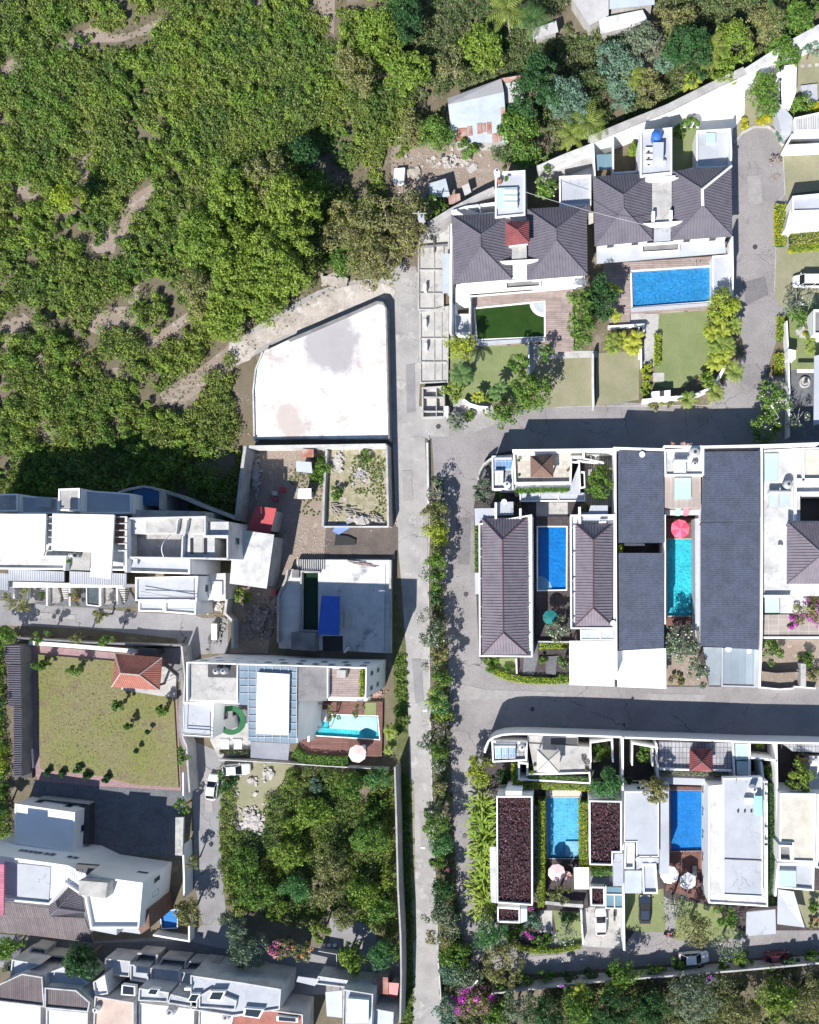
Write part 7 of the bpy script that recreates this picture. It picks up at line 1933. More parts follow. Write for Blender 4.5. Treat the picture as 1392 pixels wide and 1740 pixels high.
lines(house('walled_corner', 'small walled bay full of clutter at the right end of the apartment road', 1270, 800, 'walled bay'), 'wall', [[(1165, 850), (1235, 770), (1338, 762), (1325, 852)], [(1232, 770), (1228, 850)]], .2, 0, 1.8, M_WORN)
debris('junk_heap', 'grey junk along the wall below the walled bay', 1290, 950, 45, 90, 260, .2, M_STONE, .5, 22)
for i, (x, y, r) in enumerate(((110, 780, 80), (600, 850, 48), (45, 975, 55), (245, 985, 45), (460, 985, 38), (638, 1010, 48))):
    tree(('olive tree at the left end of the apartment road', 'small olive tree against the apartment front', 'green tree at the left edge under the apartment road', 'second small tree along the lawn wall', 'third small tree along the lawn wall', 'fourth small tree along the lawn wall')[i], x, y, r, 4.0, ('olive', 'olive', 'grass', 'grass', 'olive', 'grass')[i], dens=.9)
slab('white_bin', 'white box with a dark hole standing by the junk below the walled bay', 'box', rect(1250, 905, 1282, 1000), 1.0, M_WHITE)
# ================================================================ TALL WHITE BUILDING
fr('d4')
t = house('apartment_building', 'tall white building with a huge glazed roof beside the swimming pool terrace', 600, 300)
b = P([(62, 158), (372, 165), (720, 184), (893, 190), (1124, 192), (1118, 372), (893, 385), (716, 388), (708, 640), (425, 625), (420, 415), (62, 388)], 11.8)
q = MB(); q.prism(b, 0, 11.3); q.build('wall', M_WHITE, t)
NB = ccw(b)
nw, ne, se_ = P([(62, 158), (1124, 192), (1118, 372)], 11.8)
windows(t, ne, nw, 8.6, 9.3, 11, .9); windows(t, ne, nw, 5.2, 5.9, 8, .9); windows(t, se_, ne, 8.2, 9.4, 2, .7); windows(t, se_, ne, 4.5, 5.7, 2, .7)
part(t, 'west_roof', [(70, 170), (356, 176), (356, 388), (70, 380)], 11.6, M_CONCL, 11.303)
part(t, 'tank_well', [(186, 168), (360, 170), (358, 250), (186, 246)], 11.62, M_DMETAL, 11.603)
lines(t, 'parapet', [[(62, 388), (62, 160), (1122, 192), (1118, 372)], [(360, 165), (358, 405)], [(893, 190), (893, 372)]], .16, 11.303, 12.2, M_WHITE)
part(t, 'glass_roof', [(372, 170), (718, 188), (708, 638), (422, 622), (420, 412), (372, 408)], 12.0, mat('roof_glazing', (.20, .27, .33), (.28, .35, .42), s=.4, fine=.1, rough=.12), 11.9)
for i in range(7): x = 425 + i * 47.5; lines(t, 'glazing_bar', [[(x, 175 + i * 2), (x, 620 + i * 2.5)]], .09, 12.003, 12.09, M_PALE)
for i in range(10): y = 215 + i * 43; lines(t, 'glazing_bar', [[(372 if i < 4 else 422, y - 2), (714, y + 4)]], .09, 12.003, 12.1, M_PALE)
part(t, 'white_roof_panel', [(478, 218), (668, 228), (662, 588), (470, 580)], 12.5, M_WHITE, 12.2)
part(t, 'grey_roof', [(722, 186), (890, 191), (888, 386), (720, 388)], 11.9, M_CONCD, 11.303)
part(t, 'roof_deck', [(897, 196), (1112, 198), (1108, 366), (897, 362)], 11.36, M_WOOD, 11.303)
hedge('narrow lime planter along the right end of the tall roof deck', [(1096, 205), (1094, 360)], 22, .8, 'lime', z0=11.3)
slab('roof_box', 'small pale box on the tall roof deck', 'roof box', rect(948, 205, 1000, 250), 12.4, M_CONCL, z0=11.36)
for i, x in enumerate((228, 272)): tank(('left', 'right')[i] + ' steel tank in the dark well on the concrete roof', x, 212, 19, 11.63, 1.2, M_METAL)
t = house('terrace_block', 'white lower roof block with a railing left of the green spiral awning', 130, 500, 'building')
flat_house(t, P([(38, 392), (222, 400), (212, 606), (30, 594)], 8.6), 8.6, ph=.12)
lines(t, 'rail', [[(40, 400), (32, 592), (215, 604)], [(200, 450), (200, 600)], [(35, 575), (212, 586)]], .05, 9.3, 9.42, M_DMETAL)
t = house('spiral_awning', 'green curved awning winding round an open white stair', 320, 500, 'awning')
q = MB(); c = W(322, 502, 5); pts_o = []; pts_i = []
for i in range(25):
    a = math.radians(130 - i * 13.5); pts_o.append(c + Vector((math.cos(a), math.sin(a))) * L(86, 5)); pts_i.append(c + Vector((math.cos(a), math.sin(a))) * L(56, 5))
q.prism(pts_o + pts_i[::-1], 4.8, 5.0); q.build('canopy', mat('green_canvas', (.035, .14, .06), (.02, .09, .04), fine=.15), t)
part(t, 'straight_canopy', rect(218, 418, 300, 446), 5.02, MATS['green_canvas'], 4.85)
q = MB(); q.lathe(c.x, c.y, [(L(52), 0), (L(52), .2)], 20); q.build('patio', M_PAVE, t); q = MB(); q.lathe(c.x, c.y + .3, [(L(22), .2), (L(24), 1.0), (L(18), 1.3)], 16); q.build('stair_drum', M_WORN, t)
part(t, 'white_step', rect(300, 505, 340, 545), 1.0, M_WHITE, .21)
G('paving', [(215, 400), (440, 420), (440, 700), (250, 720), (200, 620)], .06, M_CONCL)
for i, x in enumerate((262, 338)): solar_heater(('left', 'right')[i] + ' pale solar panel below the spiral awning', rect(x, 620, x + 52, 672), 2.6, rows=1, m=M_PALE)
slab('canopy', 'grey sheet canopy below the glazed roof', 'canopy', [(440, 628), (670, 640), (660, 738), (438, 722)], 3.6, mat('grey_blue_sheet', (.22, .23, .27), (.3, .31, .34), fine=.15), z0=3.45)
hedge('red leaved border under the pale solar panels', [(255, 688), (425, 692)], 24, .8, 'redleaf', flowers='grass', fs=.3)
deck('reddish deck round the turquoise pool of the tall building', [(715, 395), (1220, 390), (1215, 715), (760, 715), (718, 610)], .5, M_WOODB, holes=[[(812, 462), (1192, 474), (1204, 616), (815, 592)]])
pool('turquoise pool with a pale upper shelf beside the tall white building', [(816, 466), (1188, 478), (1200, 612), (818, 588)], water=W_CLEAR, tile=T_TURQ, cope=.15)
slab('pool_step', 'pale shallow shelf along the top of the turquoise pool', 'pool shelf', [(905, 472), (1184, 482), (1190, 570), (1130, 545), (1090, 562), (905, 548)], .4, mat('pale_shelf', (.62, .88, .88), fine=.03), z0=.13)
slab('lawn_mat', 'bright green turf mat at the top right of the turquoise pool', 'turf mat', rect(1112, 396, 1182, 472), .56, M_LAWN, z0=.5)
t = house('daybed', 'covered daybed in a dark frame at the left end of the turquoise pool', 860, 470, 'daybed')
part(t, 'mattress', rect(838, 440, 886, 510), 1.0, M_WORN, .5); lines(t, 'frame', [[(822, 402), (898, 408), (896, 545), (824, 540), (822, 402)]], .1, 2.4, 2.55, M_DMETAL)
for x, y in ((822, 402), (898, 408), (896, 545), (824, 540)): lines(t, 'post', [[(x - 2, y), (x + 2, y)]], .1, .5, 2.4, M_DMETAL)
slab('corridor_roof', 'grey strip roof left of the daybed', 'roof', [(716, 392), (768, 392), (765, 612), (716, 610)], 2.8, M_CONC, z0=2.6)
wall('white wall between corridor and pool left of the daybed', [(782, 385), (780, 628)], 3.2, .3); wall('white ledge wall above the turquoise pool', [(782, 386), (900, 378), (1130, 382)], 2.8, .35)
umbrella('pinkish octagonal parasol under the turquoise pool', 1066, 702, 54, 2.9, MATS['pale_pink_cloth'], n=8)
lounger('white sun lounger half hidden behind the pinkish parasol', 1108, 680, 90)
palm('bright palm at the right end of the turquoise pool', 1245, 560, 70, 4.5, 'palm', stems=2, n=12); palm('second palm below it by the white wall', 1255, 660, 55, 3.4, 'palm', stems=2, n=11)
tree('thin tree shading the middle of the turquoise pool', 1075, 440, 42, 4.2, 'sparseg'); tree('thin tree at the left end of the turquoise pool', 930, 470, 42, 3.6, 'sparseg', ry=75)
hedge('green bushes along the bottom of the pool deck', [(690, 690), (760, 730), (900, 745), (1010, 740)], 50, 1.3, 'grass', flowers='gold', fs=.05)
debris('rubble_heap', 'reddish rubble between the tall building and the pool', 1190, 345, 55, 28, 110, .2, M_RUST, .4, 23)
wall('thin fence wall between the tall building garden and the green plot', [(250, 735), (640, 755), (880, 772), (1250, 792)], 1.4, .12, M_WORN)
car('white saloon parked crosswise at the edge of the green plot', 348, 795, 4, MATS['white_car_paint'], 4.3, 1.75, 1.45)
# ================================================================ WALLED LAWN
fr('d3')
G('paving', [(176, 130), (500, 160), (880, 195), (1100, 330), (1130, 1050), (1120, 1100), (250, 985), (200, 900)], .05, M_PINKP)
G('paving', [(860, 150), (1150, 150), (1150, 340), (1000, 420), (1000, 200), (860, 190)], .06, M_CONCD)
G('paving', [(210, 975), (600, 1010), (1140, 1040), (1150, 1460), (200, 1400)], .065, M_PAVE)
t = tag(thing_mesh('walled_lawn', (lambda q: q.prism(P([(225, 190), (720, 232), (755, 400), (1082, 466), (1112, 1020), (830, 1000), (640, 950), (250, 905)], .3), 0, .3))(MB()), M_LAWNY, (*W(600, 600, 0), 0)), 'large raised patchy yellow-green lawn inside the brick path', 'lawn')
t = house('garden_pavilion', 'terracotta tiled pavilion on the corner of the walled lawn', 860, 320, 'pavilion')
part(t, 'plinth', [(740, 215), (990, 235), (1100, 330), (1085, 462), (755, 410)], .5, M_CONCL)
for x, y in ((740, 215), (985, 235), (970, 385), (725, 372)): p = W(x, y, 3); q = MB(); q.box(p.x, p.y, .5, .3, .3, 2.9); q.build('column', M_WOODB, t)
hip_roof(t, [(718, 186), (1010, 210), (992, 412), (697, 392)], 3.6, [(752, 308), (868, 318)], 5.6, M_PINKR, pitch=.32, capm=M_BEIGE, cap=.08, rh=.05)
part(t, 'rear_shed', [(862, 150), (968, 158), (968, 195), (862, 188)], 2.6, M_DMETAL)
lines(t, 'step_rail', [[(1030, 360), (1098, 330), (1098, 460)]], .06, 1.2, 1.28, M_DMETAL)
wall('white wall along the apartment road above the walled lawn', [(105, 88), (300, 100), (560, 118), (850, 128), (1130, 135)], 2.0, .25, M_CONCD)
wall('bright white inner wall along the top brick path', [(178, 118), (450, 138), (850, 172)], 1.0, .6, M_WHITE)
wall('grey wall on the right of the walled lawn by the lane', [(1130, 140), (1150, 330), (1135, 700), (1160, 760), (1180, 1050)], 2.8, .25, M_CONCL)
wall('white inner wall left of the walled lawn', [(178, 130), (175, 500), (195, 900)], .5, .3)
t = house('tile_capped_wall', 'long stepped wall with a dark tile coping at the far left of the walled lawn', 80, 500, 'wall')
for pts in ([(38, 130), (125, 130), (128, 250), (42, 245)], [(52, 250), (128, 252), (132, 520), (62, 515)], [(92, 515), (135, 520), (135, 950), (92, 950)]):
    part(t, 'wall_base', pts, 2.6, M_CONCD)
    c4 = [Vector((*p, 0)) for p in P(pts, 2.8)]; q = MB()
    zs = (3.0, 2.7, 2.7, 3.0)
    f = [Vector((c4[i].x, c4[i].y, zs[i])) for i in range(4)]
    q.add(f, [(3, 2, 1), (3, 1, 0)]); n = int((f[0] - f[3]).length / .33)
    for i in range(n):
        a = f[0].lerp(f[3], (i + .5) / n); b_ = f[1].lerp(f[2], (i + .5) / n); e = Vector((0, 0, .05)); q.tube(a + e, b_ + e, .09, .09, 5)
    q.build('tile_coping', M_ROOF, t)
part(t, 'lower_walk', [(135, 130), (172, 130), (178, 500), (200, 960), (135, 960)], .6, M_DMETAL)
for i, (x, y, h) in enumerate(((235, 262, 3.4), (450, 290, 3.6), (735, 505, 3.4), (1005, 540, 3.4), (795, 640, 2.4))):
    tree(('first young round tree on the lawn, at the top left corner', 'young round tree on the top edge of the lawn', 'young round tree below the terracotta pavilion', 'young round tree at the right edge of the lawn', 'smaller young tree in the middle right of the lawn')[i], x, y, 36 if i < 4 else 26, h, 'grass', 'young round trees on the walled lawn', dens=4, stem=.5)
for i, (x, y) in enumerate(((925, 670), (850, 790))): tree(('upper', 'lower')[i] + ' tiny sapling on the right of the lawn', x, y, 14, 1.4, 'dark', 'saplings on the walled lawn', name='sapling', dens=3)
for i, (x, y) in enumerate(((300, 925), (385, 935), (485, 908), (538, 945), (655, 968))): shrub(ORD[i] + ' small dark bush from the left along the bottom edge of the lawn', x, y, 25, 1.2, 'dark', 'small bushes along the bottom edge of the lawn', dens=3)
tree('grey-green tree hanging over the lane beside the walled lawn', 1130, 815, 48, 3.4, 'grass', dens=1.2)
car('white hatchback parked on the lane beside the green plot', 1318, 1020, 84, MATS['white_car_paint'], 4.0, 1.7, 1.5)
# ================================================================ BOTTOM LEFT
M_BRG = mat('brown_grey_roof', (.17, .145, .15), (.12, .10, .11), s=.6, fine=.2, pat=('planks', 20, .3, .05, 90), pcol=(.6, .6, .6))
fr('d5')
G('paving', [(-100, 880), (550, 950), (1100, 930), (1390, 1000), (1390, 1150), (600, 1100), (-100, 1050)], .066, M_PAVE)
t = house('villa', 'low white roofed annex at the top left of the big white building', 260, 300)
flat_house(t, P([(88, 124), (444, 176), (432, 412), (84, 360)], 3.8), 3.8, rm=M_WHITE, ph=.12)
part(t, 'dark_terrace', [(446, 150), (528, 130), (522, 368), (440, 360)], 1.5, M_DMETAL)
t = house('apartment_building', 'big white building with tall shaded walls at the lower left', 500, 600)
b = P([(-150, 412), (400, 488), (520, 545), (700, 572), (845, 592), (822, 862), (536, 862), (500, 680), (385, 602), (292, 722), (-150, 680)], 8.2)
q = MB(); q.prism(b, 0, 7.7); q.build('wall', M_WHITE, t)
for a0, a1, n_ in (((40, 436), (180, 455), 5), ((190, 456), (260, 464), 2), ((330, 474), (400, 486), 2)): windows(t, P([a1], 8.2)[0], P([a0], 8.2)[0], 5.4, 5.9, n_, .7)
windows(t, *P([(829, 760), (845, 592)], 8.2), 3.5, 5.0, 2, .8)
windows(t, *P([(845, 592), (700, 572)], 8.2), 4.8, 5.2, 1, 1.6)
q = MB(); q.ring(b, 7.703, 8.2, .22); q.build('parapet', M_WHITE, t)
part(t, 'roof_terrace', [(25, 470), (300, 500), (290, 700), (25, 660)], 7.85, M_PALE, 7.703)
part(t, 'rooftop_box', [(468, 578), (636, 592), (626, 686), (465, 664)], 9.5, M_CONCL, 7.703)
for x0 in range(8): lines(t, 'roof_rail', [[(390 + x0 * 13, 520), (385 + x0 * 13, 590)]], .05, 8.3, 8.4, M_PALE)
part(t, 'roof_hatch', [(450, 482), (582, 492), (520, 540), (450, 520)], 8.22, M_DMETAL, 7.71)
part(t, 'front_step_roof', [(540, 812), (690, 822), (690, 900), (530, 870)], 7.4, M_PALE)
part(t, 'east_tower', [(820, 748), (880, 752), (885, 860), (835, 895), (815, 860)], 6.6, M_BROWNR)
part(t, 'front_block', [(720, 800), (820, 800), (830, 895), (720, 880)], 5.0, M_PALE)
t = house('tiled_roof', 'brown-violet tiled roofs in front of the big white building', 250, 800, 'roof')
mono_roof(t, [(-150, 680), (292, 742), (292, 792), (-150, 770)], (5.6, 5.6, 5.0, 5.0), M_BRG)
mono_roof(t, [(-150, 772), (500, 800), (556, 948), (-150, 862)], (5.0, 5.0, 3.8, 3.8), M_BRG)
hip_roof(t, [(298, 612), (470, 600), (500, 765), (290, 790)], 5.6, [(345, 742)], 7.2, M_ROOF, pitch=.35)
q = MB(); q.prism(P([(-150, 700), (480, 740), (520, 900), (-150, 840)], 4), 0, 3.7); q.build('wall', M_WHITE, t)
slab('awning', 'pink ribbed strip roof cut by the left edge', 'roof', [(-100, 470), (24, 484), (22, 785), (-100, 760)], 9.6, mat('pink_sheet', (.55, .2, .28), fine=.1, pat=('planks', 20, .25, .04, 0)), z0=9.4)
wall('low wall with railing across the shaded forecourt', [(230, 92), (525, 126), (520, 360)], 1.4, .15, M_CONCL)
slab('gate_roof', 'narrow grey slab roof on the right of the shaded forecourt', 'gate roof', [(1038, 206), (1086, 204), (1080, 432), (1036, 428)], 3.0, M_CONCL, z0=2.6)
wall('white wall between the big white building and the lane', [(1082, 370), (1088, 560), (1088, 680)], 2.6, .25); wall('white wall piece below the round olive tree', [(1118, 840), (1118, 938), (905, 902)], 1.6, .25)
wall('white wall to the right of the paved forecourt', [(1082, -60), (1084, 110)], 2.8, .2)
pool('small dark blue pool behind the big white building', [(950, 762), (1052, 750), (1048, 856), (960, 860)], water=W_CLEAR, tile=T_DBLUE, cope=.1)
tree('round olive tree at the bottom corner of the lane', 1112, 768, 86, 4.4, 'olive', dens=1.8); tree('small yellow-green tree by the lane wall', 1140, 470, 48, 3.4, 'olive'); tree('small green tree at the top of the lane wall', 1088, 130, 52, 3.4, 'grass')
tree('dense dark green tree among the row houses', 492, 1052, 108, 6.5, 'dark', dens=1.6); tree('dark bush at the left edge above the row houses', 70, 970, 80, 4, 'broad'); tree('grey bush beside it at the left edge', 60, 1060, 60, 3, 'grey')
def rowhouse(label, pts, h, rm, pane=None, lo=None, group='row houses along the bottom edge'):
    c = cen(P(pts, h)); t = thing('row_house', label, 'house', (c.x, c.y, 0), group)
    flat_house(t, P(pts, h), h, wm=M_WORN, rm=rm, ph=.3, pw=.16, win=False)
    if pane: part(t, 'skylight_curb', pane, h + .3, M_WHITE, h - .345); part(t, 'skylight', [tuple(Vector(p).lerp(sum((Vector(k) for k in pane), Vector((0, 0))) / 4, .22)) for p in pane], h + .33, M_DARKG, h + .303)
    if lo:
        part(t, 'front_wall', lo, 3.0, M_WORN)
    return t
rowhouse('brown roofed row house at the bottom left corner', [(0, 1190), (130, 1130), (250, 1150), (262, 1328), (-100, 1285)], 6.2, M_BRG)
rowhouse('white terraced row house under the brown roof at the bottom left corner', [(-100, 1290), (240, 1315), (240, 1520), (-100, 1520)], 5.4, M_WHITE)
rowhouse('brown roofed row house, second from the left', [(264, 1212), (450, 1228), (532, 1300), (520, 1358), (264, 1334)], 6.2, M_BRG)
rowhouse('white terraced row house under the second brown roof', [(272, 1338), (520, 1362), (520, 1520), (272, 1520)], 5.4, M_WHITE)
rowhouse('row house with a pink-beige terrace roof', [(560, 1262), (790, 1300), (790, 1520), (548, 1520)], 5.4, mat('pink_screed', (.56, .44, .38), fine=.1), [(720, 1195), (800, 1205), (800, 1262), (715, 1255)])
rowhouse('row house with a white sky-lit roof right of the pink-beige one', [(822, 1215), (1000, 1240), (990, 1300), (818, 1290)], 6.0, M_PALE, [(885, 1218), (945, 1222), (925, 1258), (865, 1250)])
rowhouse('row house with a dark skylight in the middle of the bottom row', [(1010, 1250), (1170, 1290), (1165, 1335), (990, 1305)], 6.4, M_PALE, [(1130, 1250), (1185, 1250), (1160, 1300), (1105, 1295)])
rowhouse('row house with a large dark skylight, right of the middle one', [(1178, 1260), (1240, 1225), (1400, 1290), (1390, 1345), (1175, 1330)], 6.6, M_PALE, [(1250, 1235), (1335, 1235), (1310, 1290), (1225, 1285)])
rowhouse('white lower roof in front of the sky-lit row houses', [(818, 1300), (1150, 1340), (1145, 1520), (816, 1520)], 4.4, M_WHITE)
rowhouse('bluish lower roof right of the white lower roof', [(1176, 1340), (1400, 1355), (1400, 1520), (1172, 1520)], 4.6, M_WHITE)
for i, (x0, x1, y) in enumerate(((620, 770, 1040), (770, 880, 1075), (890, 1060, 1095), (1060, 1240, 1120), (1240, 1400, 1150))):
    rowhouse('pale front room %s from the left behind the lower lane' % ORD[i], [(x0, y), (x1, y + 15), (x1 - 5, y + 110), (x0, y + 95)], 3.4, M_PALE, group='front rooms of the row houses')
rowhouse('blue-white front block at the far left of the row houses', [(70, 1045), (240, 1075), (130, 1130), (60, 1150)], 5.0, M_ZINCB); rowhouse('pale front block with thin walls left of the dense dark tree', [(270, 1130), (400, 1080), (520, 1190), (440, 1226), (270, 1210)], 5.0, M_PALE)
rowhouse('pale block right of the dense dark tree', [(550, 1180), (620, 1135), (640, 1250), (560, 1262)], 5.2, M_WHITE)
for i, (x0, x1, y) in enumerate(((160, 270, 975), (250, 390, 1020), (790, 930, 1010), (930, 1100, 1040), (1090, 1290, 1060))):
    lines(house('yard_wall', 'grey walled yard %s from the left below the lower lane' % ORD[i], (x0 + x1) / 2, y, 'wall'), 'wall', [[(x0, y + 60), (x0 + 30, y), (x1, y + 12), (x1 - 10, y + 75)]], .25, 0, 2.4, M_CONCL)
tank('dark round tank on the white lower roof of the row houses', 1000, 1365, 28, 4.1, 1.2, M_METAL); tank('second dark round tank at the right of the row houses', 1330, 1395, 24, 4.3, 1.2, M_METAL)
tank('white tank with a dark ring between pink-beige and brown row houses', 560, 1350, 18, 5.0, 1, M_WHITE); ac_unit('small dark unit on the roof of the middle row house', 1110, 1220, 6.1, 0); ac_unit('small unit on the white terrace at the bottom left corner', 100, 1310, 5.1, 0)
# ================================================================ GREEN PLOT AND ITS FOOT
fr('d6')
t = rowhouse('white row house with a tall shaded wall right of the large skylight', [(-60, 1345), (270, 1392), (505, 1432), (495, 1560), (200, 1600), (-60, 1560)], 6.4, M_PALE, [(275, 1550), (400, 1560), (370, 1615), (265, 1600)])
rowhouse('row house with a red-brown tiled terrace at the bottom', [(205, 1600), (420, 1560), (640, 1590), (640, 1800), (150, 1800)], 5.0, M_PINKR, [(475, 1600), (610, 1612), (610, 1640), (475, 1630)])
rowhouse('white framed house with a glass barrel roof at the bottom', [(893, 1432), (1078, 1462), (1062, 1800), (885, 1800)], 5.6, M_PALE, None); slab('skylight', 'curved glass roof in the white frame at the bottom', 'skylight', [(918, 1490), (1050, 1500), (1048, 1640), (912, 1640)], 6.0, M_FROST, z0=5.3)
rowhouse('low grey-white front building above the glass barrel roof', [(735, 1350), (1075, 1400), (1075, 1445), (720, 1400)], 3.2, M_PALE); slab('pergola', 'pale slatted pergola left of the glass barrel roof', 'pergola', [(780, 1450), (885, 1440), (885, 1610), (790, 1600)], 3.0, M_ZINCB, z0=2.9)
shed('small roof of mixed rusty and white sheets at the bottom right of the row', [(1075, 1352), (1170, 1360), (1172, 1465), (1073, 1455)], 3.0, .2, M_RUST)
shed('pink and blue patched sheet roof beside the rusty one', [(1172, 1390), (1238, 1395), (1228, 1480), (1172, 1480)], 2.8, .2, M_REDM); rowhouse('small white framed roof at the very bottom by the main road', [(1068, 1550), (1205, 1575), (1200, 1720), (1068, 1720)], 4.4, M_ZINCB)
slab('canopy', 'pale canopy over the shaded lane at the bottom', 'canopy', [(610, 1352), (745, 1370), (715, 1412), (600, 1385)], 3.0, M_PALE, z0=2.8); lines(house('gate', 'sliding gate with white bars in the shaded lane below the green plot', 790, 1200, 'gate'), 'gate_leaf', [[(735, 1195), (850, 1215), (850, 1320)]], .08, 0, 1.6, M_METAL)
for i, x in enumerate((757, 790, 825)): slab('painted_block', ('left', 'middle', 'right')[i] + ' white block in the row of three on the drive below the plot', 'block', rect(x, 1155, x + 22, 1170), .4, M_WHITE)
wall('long grey wall on the right side of the green plot beside the ditch', [(1212, 50), (1222, 400), (1232, 800), (1248, 1100), (1252, 1340), (1245, 1640)], 3.8, .25, M_CONC)
debris('rubble_heap', 'large heap of white broken concrete in the green plot', 335, 400, 95, 125, 420, .24, M_RUBBLE, .5, 24); debris('rubble_heap', 'small white rubble heap beside the crosswise saloon', 325, 135, 38, 22, 70, .2, M_RUBBLE, .3, 25); debris('rubble_heap', 'white rubble heap at the top of the green plot', 430, 85, 45, 38, 100, .22, M_RUBBLE, .4, 26)
PL = [(180, 150, 50, 2.4, 'dark'), (560, 130, 50, 2.6, 'light'), (720, 165, 55, 2.4, 'silver'), (930, 170, 85, 3.8, 'broad'), (1100, 120, 70, 3.2, 'feather'), (700, 340, 110, 4.5, 'light'), (1040, 470, 130, 6.5, 'grass'), (560, 420, 70, 3.2, 'light'), (1090, 330, 75, 3.4, 'broad'),
 (280, 640, 90, 4.5, 'grass'), (560, 590, 110, 5, 'light'), (820, 660, 120, 7, 'olive'), (330, 830, 130, 5, 'grass'), (200, 760, 60, 4, 'light'), (600, 800, 90, 4.5, 'feather'), (780, 810, 110, 5.5, 'olive'), (1010, 830, 110, 5.5, 'light'), (1170, 740, 55, 4.5, 'light'), (900, 980, 90, 4.5, 'olive'), (1120, 940, 80, 4.5, 'grass'),
 (760, 1070, 62, 4.5, 'light'), (230, 1060, 75, 5, 'grey'), (290, 1200, 115, 5.5, 'grey'), (170, 1000, 60, 4, 'grey'), (950, 1250, 85, 5, 'light'), (930, 1190, 75, 4.5, 'broad'), (1130, 1200, 85, 4.8, 'feather'), (1100, 1275, 45, 4, 'silver'), (1200, 1190, 55, 4.5, 'grass'), (480, 950, 60, 4, 'light')]
KN = {'dark': 'dark green', 'light': 'light green', 'silver': 'blue-green', 'broad': 'mid green', 'feather': 'deep green', 'grass': 'fresh green', 'olive': 'olive', 'grey': 'grey-green', 'lime': 'yellow-green', 'wild': 'dull green', 'sparse': 'half bare', 'sparseg': 'thin olive', 'dry': 'dry brown'}
def place(i, arr): return ORD[i] if i < len(ORD) else 'last'
for i, (x, y, r, h, k) in enumerate(sorted(PL, key=lambda q: q[1])):
    tree('%s tree in the green plot, %s from the top' % (KN[k], ORD[i]), x, y, r, h * (.62 if 250 < y < 960 else .85), k, 'trees of the green plot', dens=1.25)
tree('bushy bougainvillea with pink flowering edge below the green plot', 510, 1170, 92, 4.5, 'pinkf', ry=80, name='bougainvillea'); tree('orange-tipped bougainvillea right of the pink one', 640, 1190, 80, 4.2, 'orangef', ry=70, name='bougainvillea')
fr('full')
scrub('undergrowth', 'dense undergrowth filling the green plot', P([(378, 1300), (668, 1312), (674, 1500), (676, 1600), (610, 1560), (560, 1580), (520, 1570), (395, 1550), (382, 1500), (376, 1420)]), (.3, 1.5), (.5, 1.0), .8, 80, 'scrub', holes=[P([(395, 1300), (500, 1303), (485, 1332), (455, 1352), (452, 1412), (402, 1410)])], thin=.22, leaf=.16, seed=41, cat='undergrowth')
scrub('undergrowth', 'ivy and weeds in the ditch beside the main road', P([(672, 1110), (690, 1110), (697, 1300), (700, 1340), (699, 1400), (701, 1520), (705, 1560), (704, 1800), (684, 1800), (678, 1500), (674, 1250)]), (.1, .6), (.3, .6), .6, 44, 'scrubd', thin=.3, leaf=.14, seed=42, cat='undergrowth')
# ================================================================ WILD TREES AND SHEDS AT THE TOP
fr('e5')
t = house('shed', 'large shed with a grey gabled sheet roof and rusty patches among the wild trees', 440, 780, 'shed')
mono_roof(t, [(240, 665), (605, 530), (622, 620), (245, 705)], (3.4, 3.4, 4.2, 4.2), M_ZINC, .06); mono_roof(t, [(245, 707), (622, 622), (648, 962), (275, 962)], (4.18, 4.18, 3.0, 3.0), M_ZINCB, .06)
q = MB(); q.prism(inset(P([(240, 665), (605, 530), (645, 955), (275, 955)], 3), .3), 0, 2.9); q.build('wall', M_CONC, t)
for (x, y, w, h_) in ((308, 868, 62, 88), (375, 855, 30, 65), (440, 835, 30, 70), (472, 835, 26, 60), (505, 828, 30, 80), (542, 905, 34, 62), (285, 900, 18, 60), (582, 905, 22, 55), (600, 730, 30, 150)):
    a = [(x, y), (x + w, y - 4), (x + w + 4, y + h_ - 4), (x + 4, y + h_)]
    zz = [4.18 - 1.18 * (yy - (707 - (xx - 245) * .225)) / (255 + (xx - 245) * .21) + .13 for xx, yy in a]
    q = MB(); v = [(*W(xx, yy, z_), z_) for (xx, yy), z_ in zip(a, zz)]; q.add(v + [(k[0], k[1], k[2] - .03) for k in v], [(3, 2, 1, 0), (0, 1, 5, 4), (1, 2, 6, 5), (2, 3, 7, 6), (3, 0, 4, 7)]); q.build('rusty_sheet', M_RUST, t)
mono_roof(t, [(626, 560), (756, 545), (752, 680), (632, 700)], (3.0, 3.0, 2.6, 2.6), M_ZINC, .06); mono_roof(t, [(608, 528), (754, 505), (756, 543), (616, 556)], (3.3, 3.3, 3.02, 3.02), M_RUST, .06)
shed('small grey sheet roof with a rusty ridge near the top palms', [(815, 198), (975, 140), (990, 215), (832, 264)], 2.6, .2, M_ZINC)
shed('large pale sheet roof cut by the top edge', [(1050, -60), (1330, -60), (1330, 100), (1200, 172)], 3.2, .3, M_ZINC); shed('white patched roof at the top edge next to the pale sheet roof', [(1335, -60), (1640, -60), (1640, 30), (1335, 60)], 3.2, .2, M_ZINCB); shed('whitish low roof below the patched roof at the top', [(1262, 125), (1560, 65), (1600, 150), (1275, 228)], 2.8, .2, M_WORN)
fr('c1')
shed('zinc hut on the bare ground near the leaning utility pole', [(325, 785), (435, 752), (462, 862), (345, 880)], 2.2, .2, M_ZINCB); shed('small rusty hut beside the slanting grey wall', [(452, 858), (525, 845), (530, 905), (455, 915)], 1.8, .2, M_RUST)
shed('tiny zinc roof right of the two huts', [(535, 800), (580, 782), (596, 838), (555, 860)], 1.8, .2, M_ZINC); slab('water_trough', 'white block with dark holes at the left of the bare ground', 'block', [(112, 690), (178, 684), (172, 775), (105, 778)], 1.0, M_WHITE)
